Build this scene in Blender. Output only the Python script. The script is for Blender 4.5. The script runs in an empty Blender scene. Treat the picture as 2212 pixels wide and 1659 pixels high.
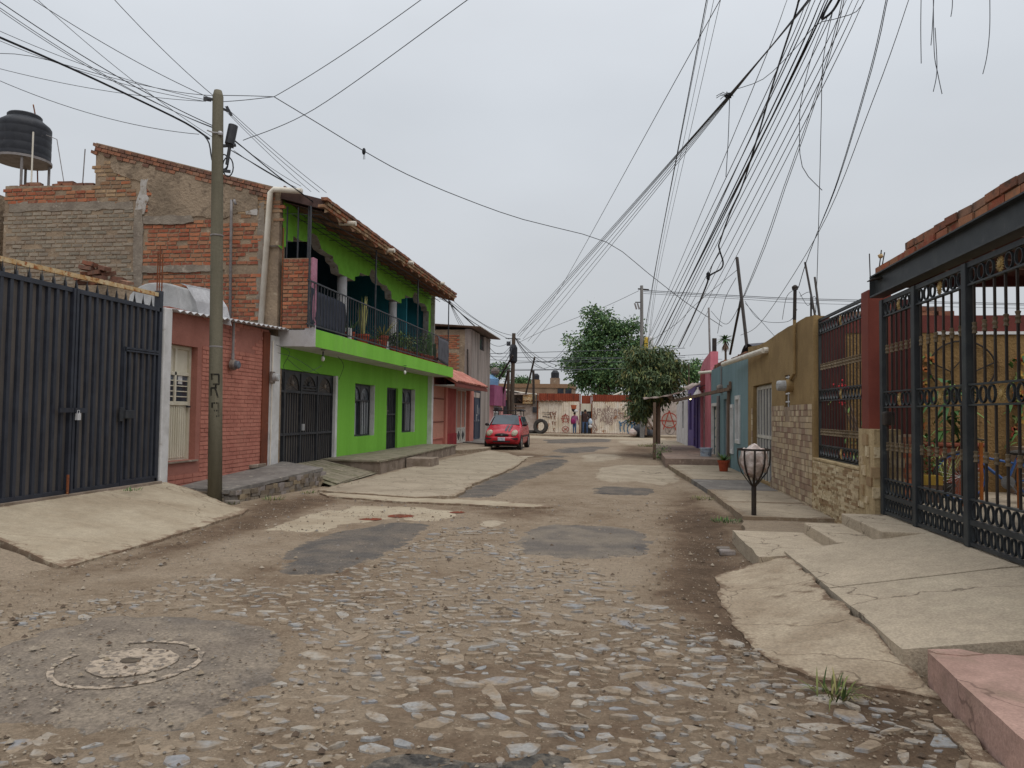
import bpy, bmesh, math, random
import numpy as np
from mathutils import Vector, Matrix, Euler, noise as mnoise
from mathutils.geometry import delaunay_2d_cdt
random.seed(7)
S = bpy.context.scene
COL = S.collection
# ---------------------------------------------------------------- camera
FPX, CAMH, ROLL, PITCH, YAW = 1600.0, 1.5, 0.013, 0.0399490, 0.1456266
def _cam_basis():
    a, p = YAW, PITCH
    f = np.array([-math.sin(a)*math.cos(p), math.cos(a)*math.cos(p), math.sin(p)])
    r = np.array([math.cos(a), math.sin(a), 0.0]); u = np.cross(r, f)
    c, s = math.cos(ROLL), math.sin(ROLL)
    return r*c+u*s, u*c-r*s, f
CR, CU, CF = _cam_basis()
cam_d = bpy.data.cameras.new('camera'); cam = bpy.data.objects.new('camera', cam_d); COL.objects.link(cam)
cam.matrix_world = Matrix(((CR[0], CU[0], -CF[0], 0), (CR[1], CU[1], -CF[1], 0), (CR[2], CU[2], -CF[2], CAMH), (0, 0, 0, 1)))
cam_d.sensor_width = 36.0; cam_d.lens = 36.0*FPX/2212.0; cam_d.clip_end = 3000; cam_d.clip_start = 0.05
S.camera = cam
# ---------------------------------------------------------------- sky, sun, exposure
W = bpy.data.worlds.new('World'); S.world = W; W.use_nodes = True
def _world():
    nt = W.node_tree; nt.nodes.clear(); N = nt.nodes.new; L = nt.links.new
    out = N('ShaderNodeOutputWorld'); bg = N('ShaderNodeBackground')
    sky = N('ShaderNodeTexSky'); sky.sky_type = 'NISHITA'; sky.sun_disc = False
    sky.sun_elevation = math.radians(62); sky.sun_rotation = math.radians(150); sky.dust_density = 4
    sc = N('ShaderNodeMix'); sc.data_type = 'RGBA'; sc.blend_type = 'MULTIPLY'; sc.inputs[0].default_value = 1
    sc.inputs[7].default_value = (0.07, 0.07, 0.07, 1); L(sky.outputs[0], sc.inputs[6])
    tc = N('ShaderNodeTexCoord'); sp = N('ShaderNodeSeparateXYZ'); L(tc.outputs['Generated'], sp.inputs[0])
    # overcast dome: brightest at the zenith, greyer at the horizon
    rp = N('ShaderNodeValToRGB'); L(sp.outputs[2], rp.inputs[0]); e = rp.color_ramp.elements
    e[0].position = 0.0; e[0].color = (0.53, 0.55, 0.575, 1)
    e[1].position = 1.0; e[1].color = (1.16, 1.17, 1.18, 1)
    n1 = e.new(0.16); n1.color = (0.60, 0.625, 0.655, 1)
    n2 = e.new(0.38); n2.color = (0.68, 0.72, 0.77, 1)
    n3 = e.new(0.55); n3.color = (0.82, 0.86, 0.915, 1)
    mp = N('ShaderNodeMapping'); mp.inputs['Scale'].default_value = (1.2, 1.2, 2.6); L(tc.outputs['Generated'], mp.inputs[0])
    ns = N('ShaderNodeTexNoise'); ns.inputs['Scale'].default_value = 1.7; ns.inputs['Detail'].default_value = 5; ns.inputs['Roughness'].default_value = 0.45
    L(mp.outputs[0], ns.inputs['Vector'])
    mr = N('ShaderNodeMapRange'); mr.inputs[1].default_value = .3; mr.inputs[2].default_value = .7; mr.inputs[3].default_value = .93; mr.inputs[4].default_value = 1.07
    L(ns.outputs[0], mr.inputs[0])
    cl = N('ShaderNodeMix'); cl.data_type = 'RGBA'; cl.blend_type = 'MULTIPLY'; cl.inputs[0].default_value = 1
    L(rp.outputs[0], cl.inputs[6]); L(mr.outputs[0], cl.inputs[7])
    mx = N('ShaderNodeMix'); mx.data_type = 'RGBA'; mx.inputs[0].default_value = 0.92
    L(sc.outputs[2], mx.inputs[6]); L(cl.outputs[2], mx.inputs[7])
    L(mx.outputs[2], bg.inputs[0]); bg.inputs[1].default_value = 1.0; L(bg.outputs[0], out.inputs[0])
_world()
sun_d = bpy.data.lights.new('sun', 'SUN'); sun = bpy.data.objects.new('sun', sun_d); COL.objects.link(sun)
sun_d.energy = 1.5; sun_d.angle = math.radians(50); sun_d.color = (1.0, 0.97, 0.92)
sun.rotation_euler = (math.radians(26), math.radians(8), math.radians(20)); sun.location = (0, 0, 40)
S.view_settings.view_transform = 'Standard'; S.view_settings.look = 'None'
S.view_settings.exposure = 0.0; S.view_settings.gamma = 1.0; S.view_settings.use_curve_mapping = False
S.cycles.max_bounces = 8; S.cycles.diffuse_bounces = 6; S.cycles.transparent_max_bounces = 8
# ---------------------------------------------------------------- where a sight line of the photo meets a plane of the place
def ray(u, v): return CF + CR*((u-1106.0)/FPX) - CU*((v-829.5)/FPX)
O0 = np.array([0, 0, CAMH])
def onX(u, v, x): d = ray(u, v); return Vector(O0 + d*(x/d[0]))
def onY(u, v, y): d = ray(u, v); return Vector(O0 + d*(y/d[1]))
def onZ(u, v, z): d = ray(u, v); return Vector(O0 + d*((z-CAMH)/d[2]))
def atD(u, v, dd): return Vector(O0 + ray(u, v)*dd)
# ---------------------------------------------------------------- mesh helpers
WL = {}
def V(*a): return Vector(a)
def tag(o, label=None, cat=None, group=None, kind=None):
    if label: o['label'] = label
    if cat: o['category'] = cat
    if group: o['group'] = group
    if kind: o['kind'] = kind
    return o
def wl(o): return WL.get(o.name, Vector((0, 0, 0))) if o else Vector((0, 0, 0))
def thing(name, label, cat, loc=(0, 0, 0), group=None):
    o = bpy.data.objects.new(name, None); COL.objects.link(o); o.location = Vector(loc); o.empty_display_size = .2
    WL[o.name] = Vector(loc); return tag(o, label, cat, group)
def link(name, me, parent=None, loc=None):
    o = bpy.data.objects.new(name, me); COL.objects.link(o)
    if parent:
        o.parent = parent; base = wl(parent)
        if loc is not None: o.location = Vector(loc)-base
        WL[o.name] = Vector(loc) if loc is not None else base
    else:
        if loc is not None: o.location = Vector(loc)
        WL[o.name] = Vector(loc) if loc is not None else Vector((0, 0, 0))
    return o
class MB:
    def __init__(s): s.v = []; s.f = []
    def add(s, vs, fs):
        n = len(s.v); s.v.extend(tuple(p) for p in vs); s.f.extend(tuple(i+n for i in f) for f in fs); return s
    def box(s, x0, x1, y0, y1, z0, z1):
        return s.add([(x0,y0,z0),(x1,y0,z0),(x1,y1,z0),(x0,y1,z0),(x0,y0,z1),(x1,y0,z1),(x1,y1,z1),(x0,y1,z1)],
                     [(0,3,2,1),(4,5,6,7),(0,1,5,4),(1,2,6,5),(2,3,7,6),(3,0,4,7)])
    def obox(s, c, a, b, d):   # centre and three half-axis vectors
        c, a, b, d = Vector(c), Vector(a), Vector(b), Vector(d)
        vs = [c-a-b-d, c+a-b-d, c+a+b-d, c-a+b-d, c-a-b+d, c+a-b+d, c+a+b+d, c-a+b+d]
        fl = a.cross(b).dot(d) < 0
        fs = [(0,3,2,1),(4,5,6,7),(0,1,5,4),(1,2,6,5),(2,3,7,6),(3,0,4,7)]
        return s.add(vs, [f[::-1] for f in fs] if fl else fs)
    def beam(s, p, q, w, h, up=(0, 0, 1)):
        p, q = Vector(p), Vector(q); d = (q-p); L = d.length
        if L < 1e-6: return s
        d /= L; up = Vector(up)
        if abs(d.dot(up)) > .98: up = Vector((1, 0, 0))
        sd = d.cross(up).normalized(); u2 = sd.cross(d)
        return s.obox((p+q)/2, d*L/2, sd*w/2, u2*h/2)
    def tube(s, pts, r, n=6, cap=True, r2=None):
        pts = [Vector(p) for p in pts]; m = len(pts); base = len(s.v); prev = None
        for i, p in enumerate(pts):
            t = (pts[min(i+1, m-1)]-pts[max(i-1, 0)])
            t = t.normalized() if t.length > 1e-9 else Vector((0, 0, 1))
            if prev is None:
                a = Vector((0, 0, 1)) if abs(t.z) < .9 else Vector((1, 0, 0))
            else: a = prev
            b = t.cross(a)
            b = b.normalized() if b.length > 1e-6 else t.orthogonal().normalized()
            a = b.cross(t); prev = a
            rr = r if r2 is None else r+(r2-r)*i/max(1, m-1)
            if isinstance(r, (list, tuple)): rr = r[i]
            for k in range(n):
                an = 2*math.pi*k/n; s.v.append(tuple(p+a*(math.cos(an)*rr)+b*(math.sin(an)*rr)))
        for i in range(m-1):
            for k in range(n):
                k2 = (k+1) % n
                s.f.append((base+i*n+k, base+i*n+k2, base+(i+1)*n+k2, base+(i+1)*n+k))
        if cap:
            s.f.append(tuple(base+k for k in range(n))[::-1]); s.f.append(tuple(base+(m-1)*n+k for k in range(n)))
        return s
    def lathe(s, c, prof, n=14, ax=None, sx=1, sy=1):
        c = Vector(c); base = len(s.v)
        if ax is None: A, B, Z = V(1,0,0), V(0,1,0), V(0,0,1)
        else:
            Z = Vector(ax).normalized(); A = Z.orthogonal().normalized(); B = Z.cross(A)
        for r, z in prof:
            for k in range(n):
                an = 2*math.pi*k/n; s.v.append(tuple(c+A*(math.cos(an)*r*sx)+B*(math.sin(an)*r*sy)+Z*z))
        for i in range(len(prof)-1):
            for k in range(n):
                k2 = (k+1) % n; s.f.append((base+i*n+k, base+i*n+k2, base+(i+1)*n+k2, base+(i+1)*n+k))
        s.f.append(tuple(base+k for k in range(n))[::-1]); s.f.append(tuple(base+(len(prof)-1)*n+k for k in range(n)))
        return s
    def ball(s, c, rx, ry=None, rz=None, n=10, m=6, jit=0):
        ry = ry or rx; rz = rz or rx; c = Vector(c); base = len(s.v)
        for i in range(1, m):
            t = math.pi*i/m
            for k in range(n):
                an = 2*math.pi*k/n; j = 1+random.uniform(-jit, jit)
                s.v.append((c.x+rx*j*math.sin(t)*math.cos(an), c.y+ry*j*math.sin(t)*math.sin(an), c.z+rz*j*math.cos(t)))
        top = len(s.v); s.v.append((c.x, c.y, c.z+rz)); s.v.append((c.x, c.y, c.z-rz))
        for i in range(m-2):
            for k in range(n):
                k2 = (k+1) % n; s.f.append((base+i*n+k, base+(i+1)*n+k, base+(i+1)*n+k2, base+i*n+k2))
        for k in range(n):
            k2 = (k+1) % n; s.f.append((top, base+k, base+k2)); s.f.append((top+1, base+(m-2)*n+k2, base+(m-2)*n+k))
        return s
    def ring(s, c, a, b, w, d, n=16):   # flat-bar ring: half-axis vectors a, b; bar depth vector d, radial thickness w (fraction)
        c, a, b, d = Vector(c), Vector(a), Vector(b), Vector(d); base = len(s.v)
        for k in range(n):
            an = 2*math.pi*k/n; e = a*math.cos(an)+b*math.sin(an)
            for q, z in ((1, -.5), (1, .5), (1-w, .5), (1-w, -.5)): s.v.append(tuple(c+e*q+d*z))
        for k in range(n):
            k2 = (k+1) % n
            for j in range(4):
                j2 = (j+1) % 4; s.f.append((base+k*4+j, base+k2*4+j, base+k2*4+j2, base+k*4+j2))
        return s
    def prism(s, poly, d):   # polygon (3-D points) pushed along d
        poly = [Vector(p) for p in poly]; d = Vector(d); n = len(poly); b = len(s.v)
        nrm = Vector((0, 0, 0))
        for i in range(n):
            nrm += poly[i].cross(poly[(i+1) % n])
        if nrm.dot(d) > 0: poly = poly[::-1]
        s.v.extend(tuple(p) for p in poly); s.v.extend(tuple(p+d) for p in poly)
        s.f.append(tuple(b+i for i in range(n))); s.f.append(tuple(b+n+i for i in range(n))[::-1])
        for i in range(n):
            j = (i+1) % n; s.f.append((b+j, b+i, b+n+i, b+n+j))
        return s
    def sheet(s, grid):
        base = len(s.v); R = len(grid); C = len(grid[0])
        for row in grid: s.v.extend(tuple(p) for p in row)
        for i in range(R-1):
            for j in range(C-1): s.f.append((base+i*C+j, base+i*C+j+1, base+(i+1)*C+j+1, base+(i+1)*C+j))
        return s
    def mesh(s, name, m, off=(0, 0, 0), smooth=False):
        me = bpy.data.meshes.new(name); ox, oy, oz = off
        me.from_pydata([(x-ox, y-oy, z-oz) for x, y, z in s.v], [], s.f); me.validate()
        for mm in (m if isinstance(m, (list, tuple)) else [m]): me.materials.append(mm)
        if smooth: me.polygons.foreach_set('use_smooth', [True]*len(me.polygons))
        me.update(); return me
    def build(s, name, m, parent=None, loc=None, smooth=False, fix=False, **kw):
        base = Vector(loc) if loc is not None else wl(parent)
        me = s.mesh(name, m, base, smooth)
        if fix:
            bm = bmesh.new(); bm.from_mesh(me); bmesh.ops.recalc_face_normals(bm, faces=bm.faces); bm.to_mesh(me); bm.free()
        o = link(name, me, parent, base if (loc is not None or parent is None) else None)
        return tag(o, **kw)
def autosmooth(o, ang=35):
    for p in o.data.polygons: p.use_smooth = True
    try: o.data.set_sharp_from_angle(angle=math.radians(ang))
    except Exception: pass
    return o
def bevel(o, w=.01, seg=2):
    m = o.modifiers.new('bevel', 'BEVEL'); m.width = w; m.segments = seg; m.limit_method = 'ANGLE'; m.angle_limit = math.radians(40); return o
def nz(x, y, z=0.0): return mnoise.noise(Vector((x, y, z)))
def inpoly(p, poly):
    x, y = p[0], p[1]; c = False; n = len(poly); j = n-1
    for i in range(n):
        xi, yi = poly[i][0], poly[i][1]; xj, yj = poly[j][0], poly[j][1]
        if (yi > y) != (yj > y) and x < (xj-xi)*(y-yi)/(yj-yi)+xi: c = not c
        j = i
    return c
def rough_poly(poly, step=.12, amp=.03, seed=0, freq=3.0):
    out = []; n = len(poly)
    for i in range(n):
        a, b = Vector(poly[i][:2]), Vector(poly[(i+1) % n][:2]); L = (b-a).length; k = max(1, int(L/step)); t = (b-a)/max(L, 1e-6); nn = Vector((-t.y, t.x))
        for j in range(k):
            p = a+(b-a)*(j/k); q = nz(p.x*freq+seed*7.1, p.y*freq, seed*1.7)*amp*1.6+random.uniform(-amp, amp)*.35
            out.append(p+nn*q)
    return out
def wall(mb, axis, pos, th, a0, a1, z0, z1, holes=()):
    """wall face with openings. axis 'x': plane x=pos, runs along y, thickness towards sign(th)."""
    cs = sorted(set([a0, a1]+[h for q in holes for h in q[:2] if a0 < h < a1])); zs = sorted(set([z0, z1]+[h for q in holes for h in q[2:] if z0 < h < z1]))
    def P(a, z, d): return (pos+d, a, z) if axis == 'x' else (a, pos+d, z)
    solid = {}
    for i in range(len(cs)-1):
        for j in range(len(zs)-1):
            ca, cz = (cs[i]+cs[i+1])/2, (zs[j]+zs[j+1])/2
            solid[i, j] = not any(h[0] < ca < h[1] and h[2] < cz < h[3] for h in holes)
    for (i, j), ok in solid.items():
        if not ok: continue
        A, B, C, D = cs[i], cs[i+1], zs[j], zs[j+1]
        mb.add([P(A,C,0), P(B,C,0), P(B,D,0), P(A,D,0)], [(0,1,2,3)]); mb.add([P(A,C,th), P(B,C,th), P(B,D,th), P(A,D,th)], [(3,2,1,0)])
        for di, dj, e in ((-1,0,(A,C,A,D)), (1,0,(B,C,B,D)), (0,-1,(A,C,B,C)), (0,1,(A,D,B,D))):
            if not solid.get((i+di, j+dj), False):
                mb.add([P(e[0],e[1],0), P(e[2],e[3],0), P(e[2],e[3],th), P(e[0],e[1],th)], [(0,1,2,3)])
    return mb
# ---------------------------------------------------------------- materials
def lin(c):
    return tuple(((x/255.)/12.92 if x/255. <= .04045 else ((x/255.+.055)/1.055)**2.4) for x in c)
KW, KG = 0.98, 0.86    # measured colours -> base colours for walls / for ground under the overcast sky
def alb(c, k): return tuple(min(.85, max(.004, x*k)) for x in lin(c))+(1,)
def mat(name, c1, c2=None, c3=None, k=None, sc=2.5, lo=.42, hi=.62, sc3=9, lo3=.6, hi3=.68, rough=.85, bump=.3, bsc=45, bdist=.01, spec=.25, metal=0,
        rnd=0, streak=False, fine=.16, fsc=60, pal=None, det=6, dust=None, mid=None, crack=None, emit=None, alpha=None):
    k = KW if k is None else k
    m = bpy.data.materials.new(name); m.use_nodes = True; nt = m.node_tree; N = nt.nodes.new; L = nt.links.new
    bs = nt.nodes['Principled BSDF']; bs.inputs['Roughness'].default_value = rough; bs.inputs['Metallic'].default_value = metal
    bs.inputs['Specular IOR Level'].default_value = spec
    geo = N('ShaderNodeNewGeometry'); pos = geo.outputs['Position']
    if streak:
        mp = N('ShaderNodeMapping'); mp.inputs['Scale'].default_value = (1, 1, .12); L(pos, mp.inputs[0]); spos = mp.outputs[0]
    else: spos = pos
    def noise(scale, det=det, src=None, ro=.6):
        n = N('ShaderNodeTexNoise'); n.inputs['Scale'].default_value = scale; n.inputs['Detail'].default_value = det; n.inputs['Roughness'].default_value = ro
        L(src or pos, n.inputs['Vector']); return n.outputs[0]
    def rng(src, a, b, c=0., d=1.):
        r = N('ShaderNodeMapRange'); r.inputs[1].default_value = a; r.inputs[2].default_value = b; r.inputs[3].default_value = c; r.inputs[4].default_value = d
        L(src, r.inputs[0]); return r.outputs[0]
    def mix(f, a, b, bt='MIX'):
        x = N('ShaderNodeMix'); x.data_type = 'RGBA'; x.blend_type = bt
        if isinstance(f, (int, float)): x.inputs[0].default_value = f
        else: L(f, x.inputs[0])
        for i, q in ((6, a), (7, b)):
            if isinstance(q, tuple): x.inputs[i].default_value = q
            else: L(q, x.inputs[i])
        return x.outputs[2]
    rn = None
    if pal or rnd:
        oi = N('ShaderNodeObjectInfo'); ad = N('ShaderNodeMath'); ad.operation = 'ADD'; L(oi.outputs['Random'], ad.inputs[0]); L(geo.outputs['Random Per Island'], ad.inputs[1])
        fr = N('ShaderNodeMath'); fr.operation = 'FRACT'; L(ad.outputs[0], fr.inputs[0]); rn = fr.outputs[0]
    if pal:
        rp = N('ShaderNodeValToRGB'); rp.color_ramp.interpolation = 'CONSTANT'; L(rn, rp.inputs[0]); el = rp.color_ramp.elements
        for i, c in enumerate(pal):
            p = i/len(pal)
            if i == 0: el[0].position = 0; el[0].color = alb(c, k)
            elif i == 1: el[1].position = p; el[1].color = alb(c, k)
            else: q = el.new(p); q.color = alb(c, k)
        col = rp.outputs[0]
        if c2: col = mix(rng(noise(sc, src=spos), lo, hi), col, alb(c2, k))
    else:
        col = alb(c1, k)
        if c2: col = mix(rng(noise(sc, src=spos), lo, hi), col, alb(c2, k))
    if c3: col = mix(rng(noise(sc3, src=spos), lo3, hi3), col, alb(c3, k))
    if fine: 
        g = N('ShaderNodeCombineColor'); fv = rng(noise(fsc, 3), .25, .75, 1-fine, 1+fine)
        for i in range(3): L(fv, g.inputs[i])
        col = mix(1.0, col, g.outputs[0], 'MULTIPLY')
    if mid is None: mid = .13 if k == KG else .05
    if mid:
        g = N('ShaderNodeCombineColor'); fv = rng(noise(9, 7, ro=.72), .3, .7, 1-mid, 1+mid)
        for i in range(3): L(fv, g.inputs[i])
        col = mix(1.0, col, g.outputs[0], 'MULTIPLY')
    if crack:   # wandering hairline cracks
        nd = N('ShaderNodeTexNoise'); nd.inputs['Scale'].default_value = 2.2; nd.inputs['Detail'].default_value = 6; L(pos, nd.inputs['Vector'])
        vm = N('ShaderNodeVectorMath'); vm.operation = 'MULTIPLY_ADD'; L(nd.outputs['Color'], vm.inputs[0]); vm.inputs[1].default_value = (.7, .7, .7); L(pos, vm.inputs[2])
        vo = N('ShaderNodeTexVoronoi'); vo.feature = 'DISTANCE_TO_EDGE'; vo.inputs['Scale'].default_value = crack[0]; L(vm.outputs[0], vo.inputs['Vector'])
        col = mix(rng(vo.outputs['Distance'], crack[1], crack[1]*2.6, .75, 0.), col, alb(crack[2], k))
    if dust:   # road dust creeping over the ragged edge of a patch
        at = N('ShaderNodeAttribute'); at.attribute_name = 'edge'; a2 = N('ShaderNodeMath'); a2.operation = 'ADD'; L(at.outputs['Fac'], a2.inputs[0])
        L(rng(noise(6, 8, ro=.78), .25, .75, -1.0, .8), a2.inputs[1]); col = mix(rng(a2.outputs[0], .58, .95), col, alb(dust, k))
    if rnd:
        g = N('ShaderNodeCombineColor'); fv = rng(rn, 0, 1, 1-rnd, 1+rnd)
        for i in range(3): L(fv, g.inputs[i])
        col = mix(1.0, col, g.outputs[0], 'MULTIPLY')
    if isinstance(col, tuple): bs.inputs['Base Color'].default_value = col
    else: L(col, bs.inputs['Base Color'])
    if bump:
        b = N('ShaderNodeBump'); b.inputs['Strength'].default_value = bump; b.inputs['Distance'].default_value = bdist
        L(noise(bsc, 5), b.inputs['Height']); L(b.outputs[0], bs.inputs['Normal'])
    if emit: bs.inputs['Emission Color'].default_value = tuple(emit[0])+(1,); bs.inputs['Emission Strength'].default_value = emit[1]
    if alpha is not None: bs.inputs['Alpha'].default_value = alpha
    return m
def stuffcopy(): pass
def unit_meshes(name, m, n=4, jit=.06):
    """few jittered unit bricks (size 1x1x1, centred) shared by many objects"""
    out = []
    for i in range(n):
        b = MB(); b.box(-.5, .5, -.5, .5, -.5, .5)
        b.v = [(x*(1+random.uniform(-jit, jit)*.6), y*(1+random.uniform(-jit, jit)), z*(1+random.uniform(-jit, jit)*2)) for x, y, z in b.v]
        out.append(b.mesh(name, m))
    return out
def pieces(parent, name, items, meshes, m, lim=300, stuffname=None):
    """items: (centre, (sx,sy,sz), rotz, size-on-picture). Largest become objects of their own, the rest one part."""
    items = sorted(items, key=lambda t: -t[3]); base = wl(parent)
    for c, sc, rz, _ in items[:lim]:
        o = bpy.data.objects.new(name, random.choice(meshes)); COL.objects.link(o); o.parent = parent
        o.location = Vector(c)-base; o.scale = sc; o.rotation_euler = rz if isinstance(rz, tuple) else (random.uniform(-.02, .02), 0, rz)
    if len(items) > lim:
        b = MB()
        for c, sc, rz, _ in items[lim:]:
            me = random.choice(meshes); M = Matrix.Translation(Vector(c)) @ Euler(rz if isinstance(rz, tuple) else (0, 0, rz)).to_matrix().to_4x4() @ Matrix.Diagonal((*sc, 1))
            b.add([M @ v.co for v in me.vertices], [tuple(p.vertices) for p in me.polygons])
        b.build(stuffname or (name+'_remainder'), m, parent, kind='stuff')
def psize(c, s):
    d = Vector(c)-Vector(O0); w = max(.3, d.dot(Vector(CF))); return s*FPX/w
def infront(c, mar=60):
    d = Vector(c)-Vector(O0); w = d.dot(Vector(CF))
    if w < .3: return False
    u = 1106+FPX*d.dot(Vector(CR))/w; v = 829.5-FPX*d.dot(Vector(CU))/w
    return -mar < u < 2212+mar and -mar < v < 1659+mar

def rep(name, me, parent, locs, rot=None):
    base = wl(parent); out = []
    for p in locs:
        o = bpy.data.objects.new(name, me); COL.objects.link(o); o.parent = parent; o.location = Vector(p)-base
        if rot: o.rotation_euler = rot
        WL[o.name] = Vector(p); out.append(o)
    return out
# ================================================================ materials
G = KG
m_ground = None
m_asph = mat('worn_asphalt', (94,89,85), (118,108,98), (78,74,72), k=G, sc=2.2, lo=.40, hi=.62, sc3=1.1, lo3=.56, hi3=.66, rough=.95, bump=.9, bsc=70, bdist=.012, fine=.42, fsc=55, dust=(150,133,112))
m_asph_dark = mat('dark_asphalt_crumbs', (84,81,77), (112,104,94), (66,64,62), k=G, sc=9, lo=.42, hi=.62, sc3=14, lo3=.5, hi3=.62, rough=.95, bump=.9, bsc=70, bdist=.012, fine=.45, fsc=50)
m_asph3 = mat('worn_manhole_asphalt', (140,128,114), (122,111,100), (104,97,91), k=G, sc=2.2, lo=.42, hi=.6, sc3=1.3, lo3=.52, hi3=.68, rough=.95, bump=.9, bsc=70, bdist=.012, fine=.40, fsc=50, mid=.2, dust=(96,90,84))
m_asph2 = mat('dusty_asphalt', (130,120,108), (108,101,95), (88,84,83), k=G, sc=1.6, lo=.42, hi=.6, sc3=.9, lo3=.55, hi3=.7, rough=.95, bump=.9, bsc=70, bdist=.012, fine=.40, fsc=55, dust=(154,137,116))
m_conc = mat('street_concrete', (172,159,140), (150,137,119), (120,106,90), k=G, sc=1.3, lo=.4, hi=.66, sc3=4, lo3=.64, hi3=.74, rough=.95, bump=.6, bsc=40, fine=.22, dust=(142,124,104), crack=(.8, .004, (104,90,76)))
m_conc_pale = mat('pale_concrete', (176,163,142), (156,141,120), (134,119,99), k=G, sc=1.5, lo=.4, hi=.7, sc3=3, lo3=.66, hi3=.8, rough=.95, bump=.5, bsc=30, fine=.18, dust=(130,110,92), crack=(.35, .0016, (126,110,92)))
m_conc_pad = mat('ramp_concrete', (190,175,154), (176,162,142), (200,186,164), k=G, sc=1.8, lo=.4, hi=.66, sc3=.9, lo3=.55, hi3=.7, rough=.95, bump=.8, bsc=60, fine=.26, fsc=60, crack=(.45, .002, (110,96,82)))
m_conc_rough = mat('broken_concrete', (184,168,146), (160,143,122), (132,114,95), k=G, sc=2.4, lo=.42, hi=.66, sc3=5, lo3=.6, hi3=.72, rough=.98, bump=1.0, bsc=35, bdist=.02, fine=.26, fsc=50, dust=(124,104,86), crack=(.9, .004, (116,100,84)))
m_conc_grey = mat('grey_cement', (132,127,122), (112,107,103), (150,143,132), k=G, sc=2, rough=.95, bump=.5, bsc=40, fine=.18)
m_conc_face = mat('cement_face', (150,135,122), (124,110,96), (176,162,148), k=.85, sc=3, rough=.95, bump=.6, bsc=30)
m_moss = mat('mossy_concrete', (142,133,116), (116,112,90), (160,150,130), k=G, sc=3, rough=.95, bump=.5, bsc=30)
m_pink_conc = mat('pink_pavement', (192,158,145), (178,146,133), (160,136,120), k=G, sc=2.5, sc3=3.5, lo3=.56, hi3=.72, rough=.95, bump=.5, bsc=30, fine=.18, mid=.16, streak=False, crack=(.4, .002, (128,104,94)))
m_white_mark = mat('worn_white_ring', (182,166,148), (160,146,130), (120,110,100), k=G, sc=9, lo=.45, hi=.6, sc3=17, lo3=.47, hi3=.57, rough=.95, bump=.5, bsc=70, fine=.2)
m_redsoil = mat('red_soil', (128,64,44), (108,66,50), k=G, sc=4, rough=1, bump=.8, bsc=60)
m_dark_hole = mat('dark_hole', (74,66,58), (96,86,74), k=G, sc=20, rough=1)
m_cobble = mat('cobblestone', None, (146,130,111), (128,112,95), k=G, sc3=16, lo3=.56, hi3=.66, pal=[(160,158,155),(148,148,148),(166,160,152),(160,154,146),(140,140,142),(164,156,145),(152,149,145)], sc=5, lo=.40, hi=.56, rough=.85, bump=.8, bsc=45, fine=.2, fsc=45, rnd=.08)
m_pebble = mat('pebble', None, None, None, k=G, pal=[(150,136,118),(112,96,80),(164,152,136),(134,128,122),(96,82,70)], rough=.95, bump=0, fine=.15)
m_rubble = mat('rubble_stone', None, (118,104,88), None, k=.85, pal=[(146,134,118),(128,120,112),(156,140,116),(120,108,94),(138,130,126)], sc=7, lo=.5, hi=.66, rough=.95, bump=.7, bsc=30, rnd=.12)

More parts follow.
